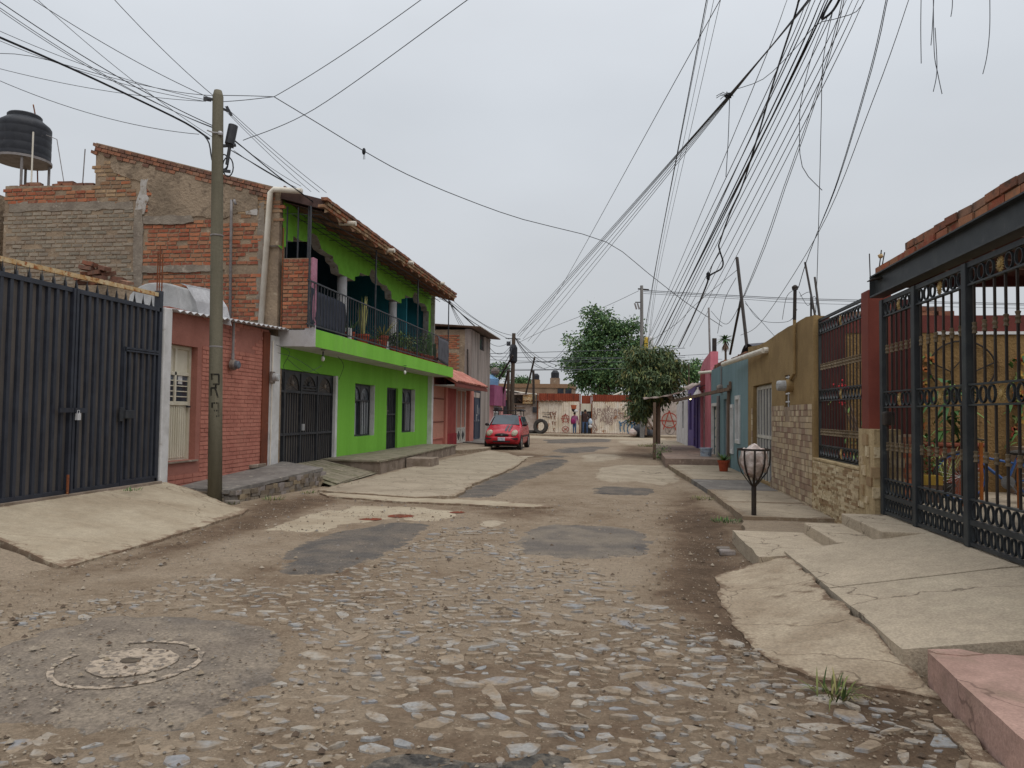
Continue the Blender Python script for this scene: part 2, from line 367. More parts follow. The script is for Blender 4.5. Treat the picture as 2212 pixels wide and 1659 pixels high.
def mat_ground():
    m = bpy.data.materials.new('dirt_road'); m.use_nodes = True; nt = m.node_tree; N = nt.nodes.new; L = nt.links.new
    bs = nt.nodes['Principled BSDF']; bs.inputs['Roughness'].default_value = 1.0; bs.inputs['Specular IOR Level'].default_value = .15; G = KG*.93
    geo = N('ShaderNodeNewGeometry'); pos = geo.outputs['Position']
    at = N('ShaderNodeAttribute'); at.attribute_name = 'soil'
    def noise(sc, det, ro=.6):
        n = N('ShaderNodeTexNoise'); n.inputs['Scale'].default_value = sc; n.inputs['Detail'].default_value = det; n.inputs['Roughness'].default_value = ro
        L(pos, n.inputs['Vector']); return n.outputs[0]
    def mth(op, a, b):
        x = N('ShaderNodeMath'); x.operation = op
        for i, q in enumerate((a, b)):
            if isinstance(q, (int, float)): x.inputs[i].default_value = q
            else: L(q, x.inputs[i])
        return x.outputs[0]
    s = mth('ADD', at.outputs['Fac'], mth('MULTIPLY', mth('SUBTRACT', noise(2.6, 8, .68), .5), 1.1))
    rp = N('ShaderNodeValToRGB'); L(s, rp.inputs[0]); e = rp.color_ramp.elements
    e[0].position = .05; e[0].color = alb((160,144,125), G); e[1].position = .95; e[1].color = alb((92,76,62), G)
    q = e.new(.35); q.color = alb((144,127,108), G); q = e.new(.62); q.color = alb((118,99,82), G)
    nz2 = noise(55, 6, .7); mr = N('ShaderNodeMapRange'); L(nz2, mr.inputs[0]); mr.inputs[1].default_value = .25; mr.inputs[2].default_value = .75; mr.inputs[3].default_value = .66; mr.inputs[4].default_value = 1.34
    cc = N('ShaderNodeCombineColor')
    for i in range(3): L(mr.outputs[0], cc.inputs[i])
    mx = N('ShaderNodeMix'); mx.data_type = 'RGBA'; mx.blend_type = 'MULTIPLY'; mx.inputs[0].default_value = 1; L(rp.outputs[0], mx.inputs[6]); L(cc.outputs[0], mx.inputs[7])
    mr2 = N('ShaderNodeMapRange'); L(noise(13, 9, .78), mr2.inputs[0]); mr2.inputs[1].default_value = .28; mr2.inputs[2].default_value = .72; mr2.inputs[3].default_value = .74; mr2.inputs[4].default_value = 1.24
    c2 = N('ShaderNodeCombineColor')
    for i in range(3): L(mr2.outputs[0], c2.inputs[i])
    mq = N('ShaderNodeMix'); mq.data_type = 'RGBA'; mq.blend_type = 'MULTIPLY'; mq.inputs[0].default_value = 1; L(mx.outputs[2], mq.inputs[6]); L(c2.outputs[0], mq.inputs[7]); mx = mq
    vr = N('ShaderNodeTexVoronoi'); vr.inputs['Scale'].default_value = 48; L(pos, vr.inputs['Vector'])
    lt = mth('LESS_THAN', vr.outputs['Distance'], .22); gt = mth('GREATER_THAN', noise(5, 3), .52); f = mth('MULTIPLY', lt, mth('MULTIPLY', gt, .55))
    m2 = N('ShaderNodeMix'); m2.data_type = 'RGBA'; L(f, m2.inputs[0]); L(mx.outputs[2], m2.inputs[6]); m2.inputs[7].default_value = alb((186,172,152), G)
    L(m2.outputs[2], bs.inputs['Base Color'])
    b = N('ShaderNodeBump'); b.inputs['Strength'].default_value = .9; b.inputs['Distance'].default_value = .02; L(noise(32, 8, .75), b.inputs['Height']); L(b.outputs[0], bs.inputs['Normal'])
    return m
m_ground = mat_ground()

# ================================================================ ground
def gz(x, y):   # gentle long waves of the worn road
    if y > 60 or y < -5 or abs(x) > 12: return 0.0
    f = max(0., min(1., (58-y)/10))
    return f*(.022*nz(x*.33+3, y*.28, 1.3)+.010*nz(x*.9, y*.8, 5.0) - .035*math.exp(-((x-1.05)/.35)**2)*(1 if 5 < y < 20 else .3))
def G2(u, v, z=0.0): p = onZ(u, v, z); return (p.x, p.y)
def px(poly, z=0.0): return [G2(u, v, z) for u, v in poly]
P_ASPH_A = px([(612,1182),(700,1150),(800,1130),(868,1124),(934,1128),(908,1163),(830,1203),(740,1236),(690,1246),(618,1264),(598,1238),(605,1205)])
P_ASPH_B = px([(1122,1145),(1190,1128),(1270,1130),(1350,1134),(1400,1148),(1424,1168),(1414,1200),(1330,1206),(1225,1208),(1130,1196),(1108,1168)])
P_ASPH_C = px([(972,1076),(1010,1053),(1060,1032),(1110,1014),(1150,1001),(1180,993),(1222,989),(1232,996),(1210,1010),(1160,1030),(1128,1040),(1108,1056),(1060,1077)])
P_ASPH_J = px([(-160,1480),(-60,1405),(60,1362),(200,1332),(330,1320),(460,1324),(560,1340),(630,1372),(652,1408),(640,1445),(590,1485),(500,1530),(400,1565),(300,1585),(180,1590),(100,1570),(20,1572),(-60,1580),(-160,1590)])
P_ASPH_K = px([(788,1662),(812,1640),(880,1622),(960,1626),(1010,1645),(1100,1650),(1170,1630),(1225,1640),(1250,1662),(1200,1690),(900,1695)])
P_ASPH_H = px([(1272,1054),(1310,1050),(1370,1053),(1422,1055),(1428,1062),(1396,1069),(1330,1070),(1284,1068)])
P_CONC_G = px([(1292,1010),(1340,1004),(1440,1004),(1462,1018),(1474,1036),(1430,1047),(1372,1040),(1310,1044),(1280,1030)])
P_CONC_D = px([(684,1058),(760,1040),(845,1020),(905,1005),(985,986),(1058,972),(1100,978),(1136,990),(1112,1008),(1064,1028),(1020,1046),(985,1072),(900,1074),(780,1066)], .05)
P_CONC_E = px([(690,1064),(760,1067),(860,1074),(960,1080),(1080,1083),(1150,1088),(1196,1095),(1120,1096),(1000,1090),(900,1087),(800,1080),(700,1072)], .02)
P_CONC_F = px([(560,1142),(640,1112),(690,1100),(760,1092),(860,1090),(930,1095),(1010,1107),(1000,1122),(935,1126),(868,1122),(800,1127),(700,1147),(640,1152)])
P_CONC_F2 = px([(520,1160),(560,1148),(640,1154),(600,1168),(540,1172)])
P_CONC_F3 = px([(1010,1128),(1060,1120),(1110,1128),(1090,1138),(1030,1140)])
P_SAND = px([(1190,1215),(1300,1210),(1420,1205),(1480,1180),(1500,1200),(1460,1240),(1380,1275),(1300,1265),(1220,1240)])
P_DARK_R = px([(1480,1058),(1548,1108),(1592,1180),(1560,1250),(1600,1330),(1680,1440),(1800,1476),(2030,1520),(2240,1700),(1980,1700),(1760,1560),(1640,1450),(1500,1360),(1400,1300),(1430,1220),(1462,1150),(1440,1090)])
P_DARK_L = px([(540,1088),(690,1066),(720,1085),(640,1105),(540,1150),(420,1190),(300,1220),(150,1246),(300,1190),(500,1120)])
P_DARK_M = px([(700,1078),(900,1088),(1060,1094),(1200,1100),(1220,1112),(1080,1118),(960,1104),(800,1092)])
P_DARK_FAR = px([(990,985),(1060,972),(1150,978),(1180,985),(1100,990),(1020,992)])
P_DARK_FR = px([(1350,965),(1440,960),(1470,990),(1400,990),(1330,985)])
COBBLE = px([(425,1238),(600,1270),(700,1246),(905,1166),(965,1138),(1108,1140),(1132,1204),(1255,1216),(1375,1290),(1560,1400),(1700,1462),(1900,1508),(2150,1700),(-60,1700),(-60,1575),(200,1600),(420,1575),(655,1425),(655,1370),(560,1330),(330,1308),(0,1365),(-60,1380),(-60,1330),(250,1290)])
COBBLE_R = px([(1500,1360),(1640,1400),(1700,1450),(2000,1540),(2120,1659),(1900,1659),(1640,1500)])
SOFT = [(0,0),(.14,.1),(-.14,.1),(.1,-.18),(-.1,-.18),(.26,0),(-.26,0),(0,.34),(0,-.34)]
def soil_at(x, y):
    s = .22+.30*nz(x*.55, y*.4, 9.)+.15*nz(x*1.7, y*1.5, 2.)
    for P, a in ((P_DARK_R, .52), (P_DARK_L, .5), (P_DARK_M, .5), (P_DARK_FAR, .45), (P_DARK_FR, .35), (P_SAND, -.28)):
        if -9 < x < 5: s += a*sum(inpoly((x+dx, y+dy*(1+y*.05)), P) for dx, dy in SOFT)/len(SOFT)
    if y < 5.6 and x > -1.2: s += .16
    return s
def build_ground():
    xs = [-700,-300,-120,-60,-30,-18,-12]; x = -9.
    while x < 4.6: xs.append(x); x += .085
    xs += [6,9,15,30,60,150,350,700]
    ys = [-300,-60,-15,-4,0,1.2]; y = 2.
    while y < 70: ys.append(y); y += .06+max(0, y-4)*.012
    ys += [80,100,150,300,700,1500]
    b = MB(); grid = []; soil = []
    for yy in ys:
        row = []
        for xx in xs:
            h = gz(xx, yy); d = .006*nz(xx*6, yy*6, 3.)+.004*nz(xx*14, yy*14, 1.) if (-9.1 < xx < 5 and 1 < yy < 25) else 0
            row.append((xx, yy, h+d-.004)); soil.append(soil_at(xx, yy) if (-10 < xx < 6 and 1 < yy < 60) else .3)
        grid.append(row)
    b.sheet(grid); o = b.build('ground', m_ground, kind='structure', smooth=True)
    at = o.data.attributes.new('soil', 'FLOAT', 'POINT'); at.data.foreach_set('value', soil)
    return o
ground = build_ground()

def slab(name, poly, m, zfun, th=.05, step=.12, amp=.03, seed=0, inner=.3, skirt=True, sink=0, parent=None, smooth=False, **kw):
    """flat-ish slab that follows zfun(x,y), rough outline, sides going down th"""
    P = rough_poly(poly, step, amp, seed) if amp else [Vector(p[:2]) for p in poly]
    xs = [p.x for p in P]; ys = [p.y for p in P]; pts = list(P); nb = len(P)
    nx = max(1, int((max(xs)-min(xs))/inner)); ny = max(1, int((max(ys)-min(ys))/inner))
    for i in range(nx+1):
        for j in range(ny+1):
            q = Vector((min(xs)+(max(xs)-min(xs))*i/nx+random.uniform(-.05,.05), min(ys)+(max(ys)-min(ys))*j/ny+random.uniform(-.05,.05)))
            if inpoly(q, P) and min((q-p).length for p in P) > step*.8: pts.append(q)
    vv, ee, ff, *_ = delaunay_2d_cdt(pts, [(i, (i+1) % nb) for i in range(nb)], [], 1, 1e-5)
    b = MB(); n = len(vv)
    tris = []
    for f in ff:
        c = (vv[f[0]]+vv[f[1]]+vv[f[2]])/3
        if len(f) == 3 and inpoly(c, P):
            a, bb, d = vv[f[0]], vv[f[1]], vv[f[2]]
            tris.append(tuple(f) if (bb-a).cross(d-a) > 0 else tuple(f)[::-1])
    b.add([(p.x, p.y, zfun(p.x, p.y)-(sink if i < nb else 0)) for i, p in enumerate(vv)], tris)
    if skirt:
        cnt = {}
        for t in tris:
            for i in range(3): cnt[(t[i], t[(i+1) % 3])] = 1
        for (i, j) in list(cnt):
            if (j, i) not in cnt:
                k = len(b.v); a, c = b.v[i], b.v[j]
                b.v += [(a[0], a[1], a[2]-th), (c[0], c[1], c[2]-th)]; b.f.append((j, i, k, k+1))
    if parent is None and 'kind' not in kw: kw['kind'] = 'structure'
    o = b.build(name, m, parent, smooth=smooth, **kw)
    at = o.data.attributes.new('edge', 'FLOAT', 'POINT'); at.data.foreach_set('value', [1.0 if (i < nb or i >= len(vv)) else 0.0 for i in range(len(b.v))]); return o
up = lambda d: (lambda x, y: gz(x, y)+d)
slab('asphalt_patch', P_ASPH_A, m_asph, up(.007), .03, .10, .05, 1, sink=.014, skirt=False)
slab('asphalt_patch', P_ASPH_B, m_asph2, up(.006), .03, .10, .06, 2, sink=.014, skirt=False)
slab('asphalt_patch', P_ASPH_C, m_asph, up(.008), .03, .12, .07, 3, sink=.014, skirt=False)
slab('asphalt_patch', P_ASPH_J, m_asph3, up(.005), .02, .06, .05, 4, sink=.014, skirt=False)
slab('asphalt_patch', P_ASPH_K, m_asph_dark, up(.013), .03, .05, .04, 5, sink=.014, skirt=False)
slab('asphalt_patch', P_ASPH_H, m_asph, up(.007), .03, .12, .08, 6, sink=.014, skirt=False)
slab('concrete_patch', P_CONC_G, m_conc, up(.007), .03, .12, .07, 7, sink=.014, skirt=False)
slab('concrete_slab', P_CONC_D, m_conc, up(.045), .07, .14, .035, 8)
slab('speed_bump', P_CONC_E, m_conc_pale, lambda x, y: gz(x, y)+.026, .04, .10, .05, 9)
slab('concrete_patch', P_CONC_F, m_conc_pale, up(.0015), .03, .08, .10, 10, sink=.014, skirt=False)
slab('concrete_patch', P_CONC_F2, m_conc_pale, up(.001), .03, .08, .06, 11, sink=.014, skirt=False)
slab('concrete_patch', P_CONC_F3, m_conc, up(.004), .03, .08, .05, 12, sink=.014, skirt=False)
for i, (cu, cv, ru, rv) in enumerate([(864,1114,27,3.6),(800,1120,26,2.4),(988,1107,18,1.8)]):
    slab('red_soil_pit', px([(cu+ru*math.cos(a*.5236), cv+rv*math.sin(a*.5236)) for a in range(12)]), m_redsoil, up(.016), .02, .06, .05, 20+i, sink=.012, skirt=False)
# far road patches
FAR = [([(1165,950),(1240,946),(1330,948),(1320,955),(1230,958),(1180,957)], 0), ([(1180,972),(1260,964),(1330,966),(1290,976),(1220,980)], 0), ([(1150,985),(1200,981),(1235,984),(1200,989)], 0),
       ([(1050,990),(1120,982),(1170,982),(1140,990),(1085,994)], 1), ([(1250,982),(1330,978),(1345,988),(1300,1000),(1250,995)], 1), ([(1330,952),(1420,950),(1430,958),(1350,962)], 1), ([(1060,936),(1200,943),(1440,946),(1440,950),(1200,948),(1060,944)], 2)]
for i, (pl, k) in enumerate(FAR):
    slab('asphalt_patch' if k == 0 else 'concrete_patch', px(pl), (m_asph, m_conc, m_conc_pale)[k], up(.009+.001*i), .03, .25, .22, 30+i, inner=.5, sink=.02, skirt=False)

# manhole disc: worn white ring, pale concrete centre with a broken hole
mc = onZ(277, 1432, 0); zc = gz(mc.x, mc.y)+.012
def ringpoly(R, r, a0, a1, n=46, j=.012):
    o = [(mc.x+math.cos(a0+(a1-a0)*i/n)*(R+random.uniform(-j, j)), mc.y+math.sin(a0+(a1-a0)*i/n)*(R+random.uniform(-j, j))) for i in range(n+1)]
    q = [(mc.x+math.cos(a1-(a1-a0)*i/n)*(r+random.uniform(-j, j)), mc.y+math.sin(a1-(a1-a0)*i/n)*(r+random.uniform(-j, j))) for i in range(n+1)]
    return o+q
RR = .5*(onZ(452, 1420, 0)-onZ(115, 1450, 0)).length
slab('painted_ring', ringpoly(RR, RR*.92, -3.3, 2.2), m_white_mark, lambda x, y: gz(x, y)+.0125, .004, .05, .0, 1, inner=.6)
cen = slab('manhole_disc', [(mc.x+.02+RR*.62*math.cos(a)*(1+.13*nz(a*1.5, 3)), mc.y+RR*.05+RR*.60*math.sin(a)*(1+.16*nz(a*1.3, 8))) for a in [i*.1309 for i in range(48)]], m_white_mark, lambda x, y: gz(x, y)+.014, .006, .05, .02, 2)
slab('manhole_hole', [(mc.x-.0+.06*math.cos(a), mc.y+.02+.05*math.sin(a)) for a in [i*.4 for i in range(16)]], m_dark_hole, lambda x, y: gz(x, y)+.0175, .003, .03, .012, 3)

# cobblestones, set in dirt: children of the ground
def stone_mesh(i):
    b = MB(); n = random.choice((4, 5, 5, 6, 6, 7))
    an = [k*6.283/n+random.uniform(-.42, .42) for k in range(n)]; rr = [random.uniform(.33, .60) for _ in range(n)]
    cr = [Vector((math.cos(a)*r, math.sin(a)*r)) for a, r in zip(an, rr)]; pts = []
    for k in range(n):   # worn, clipped corners
        q = random.uniform(.05, .17); pts += [cr[k].lerp(cr[k-1], q), cr[k].lerp(cr[(k+1) % n], q)]
    n = len(pts); bot = [(p.x, p.y, -.5) for p in pts]; mid = [(x, y, .18) for x, y, _ in bot]
    tx, ty = random.uniform(-.12, .12), random.uniform(-.12, .12); tz = [.48+tx*x+ty*y+random.uniform(-.03, .03) for x, y, _ in bot]; top = [(x*.92, y*.92, t) for (x, y, _), t in zip(bot, tz)]
    b.add(bot+mid+top, [(k, (k+1) % n, n+(k+1) % n, n+k) for k in range(n)]+[(n+k, n+(k+1) % n, 2*n+(k+1) % n, 2*n+k) for k in range(n)]+[tuple(2*n+k for k in range(n))])
    return b.mesh('cobblestone', m_cobble)
stone_meshes = [stone_mesh(i) for i in range(16)]
def cobbles():
    items = []; placed = {}
    holes = [P_ASPH_A, P_ASPH_B, P_ASPH_J, P_ASPH_K]
    for k in range(60000):
        x, y = random.uniform(-5.2, 2.6), 2.3+10*random.random()**1.25
        if not (inpoly((x, y), COBBLE) or inpoly((x, y), COBBLE_R)): continue
        dens = nz(x*.75+4, y*.75, 6.)*.9+nz(x*2.1, y*2.1, 2.)*.5
        sz = random.choice((.08, .09, .10, .12, .14, .16, .18, .22) if k < 24000 else (.05, .06, .08, .1)); k2 = .12 if k > 24000 else 0; sx = sz*random.uniform(.95, 1.6); sy = sz*random.uniform(.45, .85)
        bare = .95-.75*(x > -2.6)*(y < 6.5)*1.0
        if x < -2.2 and y < 4.3: bare = .5
        if dens < -.55+ .42*bare + random.uniform(-.2, .25)+k2: continue
        if any(inpoly((x, y), h) for h in holes): continue
        r = (sx+sy)*.25+.006; cx, cy = int(x/.2), int(y/.2)
        if any((x-q[0])**2*.9+(y-q[1])**2*1.4 < ((r+q[2])*.90)**2 for a in (-1,0,1) for c in (-1,0,1) for q in placed.get((cx+a, cy+c), ())): continue
        placed.setdefault((cx, cy), []).append((x, y, r))
        rz = random.gauss(0, .45)+(math.pi if random.random() < .5 else 0)
        z = gz(x, y)-.004-(.0165 if x > -1.4 and y < 6 else .0185)+random.uniform(-.008, .009)
        if not infront((x, y, z)): continue
        items.append(((x, y, z), (sx*1.02, sy*1.02, .052), rz, psize((x, y, 0), math.sqrt(sx*sy))))
    pieces(ground, 'cobblestone', items, stone_meshes, m_cobble, 300, 'cobblestone_rest'); return len(items)
n_cob = cobbles()
# loose grit and pebbles: nobody could count it
def grit():
    b = MB()
    for k in range(17000):
        x, y = random.uniform(-5.8, 2.9), 2.3+11*random.random()**1.6
        s = random.uniform(.005, .013) if random.random() < .93 else random.uniform(.014, .03)
        if nz(x*.9, y*.9, 12.)+random.uniform(-.4, .4) < -.15: continue
        if any(inpoly((x, y), h) for h in (P_ASPH_A, P_ASPH_B)) and random.random() < .7: continue
        z = gz(x, y)+s*.25+(.012 if inpoly((x, y), P_ASPH_J) else .001); a = random.uniform(0, 6.28)
        c, q = math.cos(a)*s, math.sin(a)*s
        b.add([(x+c,y+q,z),(x-q*.8,y+c*.8,z),(x-c,y-q,z),(x+q*.8,y-c*.8,z),(x,y,z+s*.7)], [(0,1,4),(1,2,4),(2,3,4),(3,0,4)])
    b.build('loose_grit', m_pebble, kind='stuff')
grit()

# ---------------------------------------------------------------- right pavement, landing, steps and ramp
def ramp_z(x, y): t = max(0, min(1, (x-1.63)/1.37)); return .15+.23*t+.004*nz(x*2, y*2, 4.)
y_a, y_b, y_c = 4.68, 6.22, 7.84
slab('gate_ramp', [(1.645, y_a), (2.05, y_a-.04), (2.62, y_a-.1), (3.04, y_a-.14), (3.04, y_b-.008), (2.2, y_b-.008), (1.645, y_b-.008)], m_conc_pad, ramp_z, .3, .12, .006, 41, inner=.3)
slab('gate_ramp', [(1.645, y_b+.008), (2.3, y_b+.008), (3.04, y_b+.008), (3.04, y_c-.0), (2.3, y_c), (1.645, y_c)], m_conc_pad, lambda x, y: ramp_z(x, y)+.004, .3, .12, .006, 42, inner=.3)
slab('gate_ramp', [(2.3, 3.0), (3.04, 3.0), (3.04, y_a-.06), (2.3, y_a-.06)], m_conc_pad, lambda x, y: ramp_z(x, y)-.02, .3, .3, 0, 43)
def apron_z(x, y):
    t = max(0, min(1, (x-.84)/.79)); e = max(0, min(1, (y-4.3)/.9)); return gz(x, y)+.006+.132*t**1.1*e+(.008*nz(x*3, y*3, 2.)+.009*nz(x*9, y*9, 5.))*min(1, t*3)
slab('broken_apron', [(1.625, 7.8), (1.34, 7.6), (1.1, 7.5), (.9, 7.25), (.84, 6.6), (.82, 5.9), (.84, 5.2), (.92, 4.72), (1.12, 4.45), (1.55, 4.36), (1.72, 4.28), (1.70, 4.5), (1.625, 4.8), (1.625, 5.7), (1.625, 6.8)], m_conc_rough, apron_z, .035, .07, .03, 44, inner=.14)
landing = slab('pavement_landing', [(1.35, 7.55), (1.66, 7.72), (2.2, 7.85), (2.2, 9.25), (1.34, 9.27)], m_conc_pad, lambda x, y: .135+.006*nz(x*2, y*2), .2, .12, .012, 45)
b = MB(); b.box(2.15, 2.62, 7.86, 9.2, .05, .262); bevel(b.build('pavement_step', m_conc_pad, kind='structure'), .012)
b = MB(); b.box(2.57, 3.14, 7.83, 9.2, .05, .384); bevel(b.build('pavement_step', m_conc_pad, kind='structure'), .012)
pink = slab('pink_pavement', [(1.71, 4.48), (2.1, 4.52), (2.7, 4.44), (4.2, 4.4), (4.2, -1), (1.60, -1), (1.61, 2), (1.64, 3.4)], m_pink_conc, lambda x, y: .2+.004*nz(x*3, y*3), .26, .15, .01, 46)
slab('pink_chip', [(1.72, 4.53), (1.9, 4.56), (2.0, 4.5), (1.88, 4.44), (1.74, 4.46)], m_pink_conc, lambda x, y: .205, .2, .06, .015, 47)
slab('crumbled_cement', [(1.66, 4.1), (1.56, 4.05), (1.46, 3.5), (1.42, 2.8), (1.36, 2.0), (1.66, 2.0)], m_conc_rough, lambda x, y: gz(x, y)+.02+.02*nz(x*9, y*9, 2), .05, .06, .04, 48, inner=.12)
# pavement further along: separate pours
def pave(y0, y1, x00, x01, z, m, x1=3.05, seed=0, th=.16):
    return slab('pavement', [(x00, y0), (x1, y0), (x1, y1), (x01, y1)], m, lambda x, y: z+.008*nz(x*1.3, y*1.3, seed), th, .16, .015, seed)
slab('pavement_dirt', [(1.5, 9.3), (3.05, 9.1), (3.05, 11.0), (1.72, 10.9)], m_ground, lambda x, y: .045+.02*nz(x*2, y*2), .1, .12, .03, 50)
cuts = [(10.9, 12.7, 1.72, 1.70), (12.71, 14.7, 1.70, 1.67), (14.71, 17.0, 1.67, 1.58), (17.01, 19.5, 1.58, 1.46), (19.51, 21.9, 1.46, 1.36)]
for i, (a, c, p, q) in enumerate(cuts): pave(a, c-.012, p, q, .095+.004*(i % 2), m_conc_grey if i == 2 else m_conc, seed=51+i)
m_pave_far = mat('far_pavement', (150,130,118), (128,112,102), (166,150,136), k=G, sc=1.5, rough=.95, bump=.4)
pave(21.9, 26.3, 1.30, 1.38, .26, m_pave_far, 3.1, 57, .3); pave(26.31, 32, 1.38, 1.6, .255, m_pave_far, 3.1, 58, .3)
pave(32.01, 41, 1.6, 1.8, .16, m_conc, 3.1, 59, .2)
pave(50.5, 54.2, -14, -14, .12, m_conc, 9, 60, .2)
# ---------------------------------------------------------------- left apron, stone platform, grooved ramp, doorstep platform
def lap_z(x, y): xf = -5.07-.1*(y-6.25) if y < 10.1 else -5.45-.75*(y-10.1); t = max(0, min(1, (xf-x)/(xf+7.2))); return .022+.338*t+.012*nz(x*1.6, y*1.6, 3.)
P_LAP = [(-7.21, 6.9), (-6.15, 6.62), (-5.09, 6.25), (-5.16, 7.5), (-5.27, 9.0), (-5.36, 10.1), (-5.5, 10.45), (-5.9, 10.75), (-6.35, 11.05), (-6.8, 11.1), (-7.21, 10.9)]
apron = slab('concrete_apron', P_LAP, m_conc_pale, lap_z, .36, .14, .025, 61, inner=.3)
slab('dirt_bank', [(-5.02, 6.2), (-6.1, 6.55), (-7.21, 6.95), (-7.21, 3.5), (-6.6, 3.5), (-5.6, 5.2)], m_ground, lambda x, y: max(gz(x, y)-.012, lap_z(x, max(y, 6.3))-.035-.05*max(0, 6.3-y)), .05, .15, .04, 71, inner=.2)
b = MB(); b.box(-7.6, -7.1, 4, 10.75, .0, .372); b.build('gate_sill', m_conc_face, kind='structure')
XP = lambda y: -6.2+.09*(y-11)
pz = lambda y: .215+.045*(y-11)
plat = slab('stone_platform', [(-7.22, 11.2), (-6.75, 11.22), (XP(11.1), 11.1), (XP(12.2), 12.2), (XP(13.2), 13.2), (XP(14.25), 14.25), (-7.22, 15.2)], m_conc_grey, lambda x, y: pz(y)+.006*nz(x*2, y*2), .06, .12, .02, 62)
b = MB(); Q = [(-7.25,11.28),(-6.75,11.3),(XP(11.2)-.07,11.2),(XP(14.2)-.07,14.15),(-7.25,15.1)]; b.add([(x,y,-.1) for x,y in Q]+[(x,y,pz(y)-.04) for x,y in Q], [(0,1,6,5),(1,2,7,6),(2,3,8,7),(3,4,9,8),(5,6,7,8,9)])
b.build('platform_core', m_conc_face, plat)
def rub_mesh():
    b = MB(); b.box(-.5,.5,-.5,.5,-.5,.5); b.v = [(x*random.uniform(.8,1.05), y*random.uniform(.8,1.05), z*random.uniform(.8,1.05)) for x,y,z in b.v]
    return b.mesh('rubble_stone', m_rubble)
rub = [rub_mesh() for _ in range(8)]
it = []
for row in range(4):
    y = 11.12
    while y < 14.15:
        zz = row*.08 if row*.08 < pz(y)-.06 else 9
        w = random.uniform(.14, .34); hh = random.uniform(.075, .1)
        w *= .85; it += [((XP(y)-.02+random.uniform(-.02, .015), y+w/2, zz+random.uniform(-.01, .012)), (.12, w*.96, hh), -.09+random.uniform(-.06, .06), 30)]*(zz < 5); y += w
for row, zz in enumerate((.05, .14)):
    for i in range(3):
        t = (i+.5)/3; it.append(((-7.1+t*.85, 11.22-.05*t, zz), (.26, .12, .085), 0, 30))
pieces(plat, 'stone', it, rub, m_rubble)
b = MB(); q = onZ(530, 1014, .31); b.obox((q.x, q.y, pz(q.y)+.04), (.3, 0, 0), (0, .3, 0), (0, 0, .035)); o = b.build('loose_slab', m_conc_face); tag(o, 'flat loose slab of cement lying on the grey stone platform', 'slab'); bevel(o, .012)
# grooved ramp beside it
b = MB()
for i in range(9):
    y0 = 15.2+i*.235; y1 = 14.25+i*.33; x1 = -5.62-.03*i; w, v = .2, .28
    b.add([(-7.2,y0,.32),(-7.2,y0+w,.32),(x1,y1+v,.06),(x1,y1,.06),(-7.2,y0,.1),(-7.2,y0+w,.1),(x1,y1+v,-.05),(x1,y1,-.05)], [(0,3,2,1),(3,0,4,7),(2,3,7,6),(1,2,6,5)])
b.add([(-7.2,15,.29),(-7.2,17.6,.29),(-5.8,17.6,.03),(-5.6,14,.03)], [(0,3,2,1)])
b.build('grooved_ramp', m_moss, kind='structure')
dp = slab('doorstep_platform', [(-7.25, 17.3), (-5.66, 17.12), (-5.7, 20), (-5.82, 23), (-5.98, 26.9), (-7.25, 26.9)], m_moss, lambda x, y: .335+.008*nz(x*2, y*2), .04, .2, .015, 63)
b = MB(); b.prism([(-7.2, 17.34, -.05), (-5.69, 17.17, -.05), (-5.73, 20, -.05), (-5.85, 23, -.05), (-6.01, 26.86, -.05), (-7.2, 26.86, -.05)], (0, 0, .35)); b.build('platform_face', m_conc_face, dp, fix=True)
b = MB(); b.box(-5.69, -4.98, 19.35, 20.15, .0, .27); o = b.build('step_block', m_conc_face); tag(o, 'small square cement step block against the doorstep platform of the green house', 'step'); bevel(o, .015)
slab('front_slab', [(-7.2, 26.9), (-5.8, 26.9), (-5.15, 28.9), (-5.45, 31.5), (-7.2, 33.6)], m_conc, lambda x, y: .12+.01*nz(x*2, y*2), .15, .2, .03, 64)
slab('front_slab', [(-7.2, 33.6), (-5.7, 32.6), (-5.9, 38), (-7.2, 38)], m_conc_grey, lambda x, y: .16+.01*nz(x*2, y*2), .2, .2, .03, 65)
# ================================================================ left side of the street
XL, XB, YG = -7.2, -6.39, 14.75
def yX(u, v=900, x=XL): return onX(u, v, x).y
def zX(u, v, x=XL): return onX(u, v, x).z
m_bluemetal = mat('dark_blue_metal', (50,54,64), (40,43,52), k=.9, sc=4, rough=.45, bump=.05, spec=.4, fine=.06)
m_gatepanel = mat('dusty_dark_panel', (92,86,82), (70,67,67), (112,102,92), k=.9, sc=5, streak=True, sc3=7, lo3=.6, hi3=.8, rough=.7, bump=.1, fine=.22, fsc=150)
m_black = mat('black_iron', (42,44,50), (54,56,60), (78,74,70), k=.9, sc=5, sc3=6, lo3=.6, hi3=.78, rough=.55, bump=.08, spec=.4, fine=.1)
m_white = mat('white_paint', (205,204,204), (188,186,184), (160,152,146), sc=3, sc3=6, lo3=.66, hi3=.74, rough=.8, bump=.15, fine=.05)
m_cream = mat('cream_paint', (205,199,182), (190,182,162), (150,104,70), sc=4, sc3=11, lo3=.69, hi3=.72, rough=.6, bump=.1, fine=.05, streak=True)
m_orange = mat('painted_brick', (178,118,102), (166,106,92), (148,116,104), sc=2.5, sc3=9, lo3=.64, hi3=.74, rough=.85, bump=.5, bsc=50, rnd=.07, fine=.08)
m_orange_d = mat('painted_brick_joint', (156,104,92), (146,96,84), sc=2.5, rough=.9, bump=.5, bsc=50)
m_brown_band = mat('brown_band', (112,62,44), (98,56,42), (140,110,96), sc=3, sc3=6, lo3=.66, hi3=.72, rough=.85, bump=.2)
m_mortar = mat('mortar', (150,132,112), (128,112,96), (168,152,132), k=1.0, sc=3, sc3=7, rough=1, bump=1.0, bsc=22, bdist=.02, fine=.18)
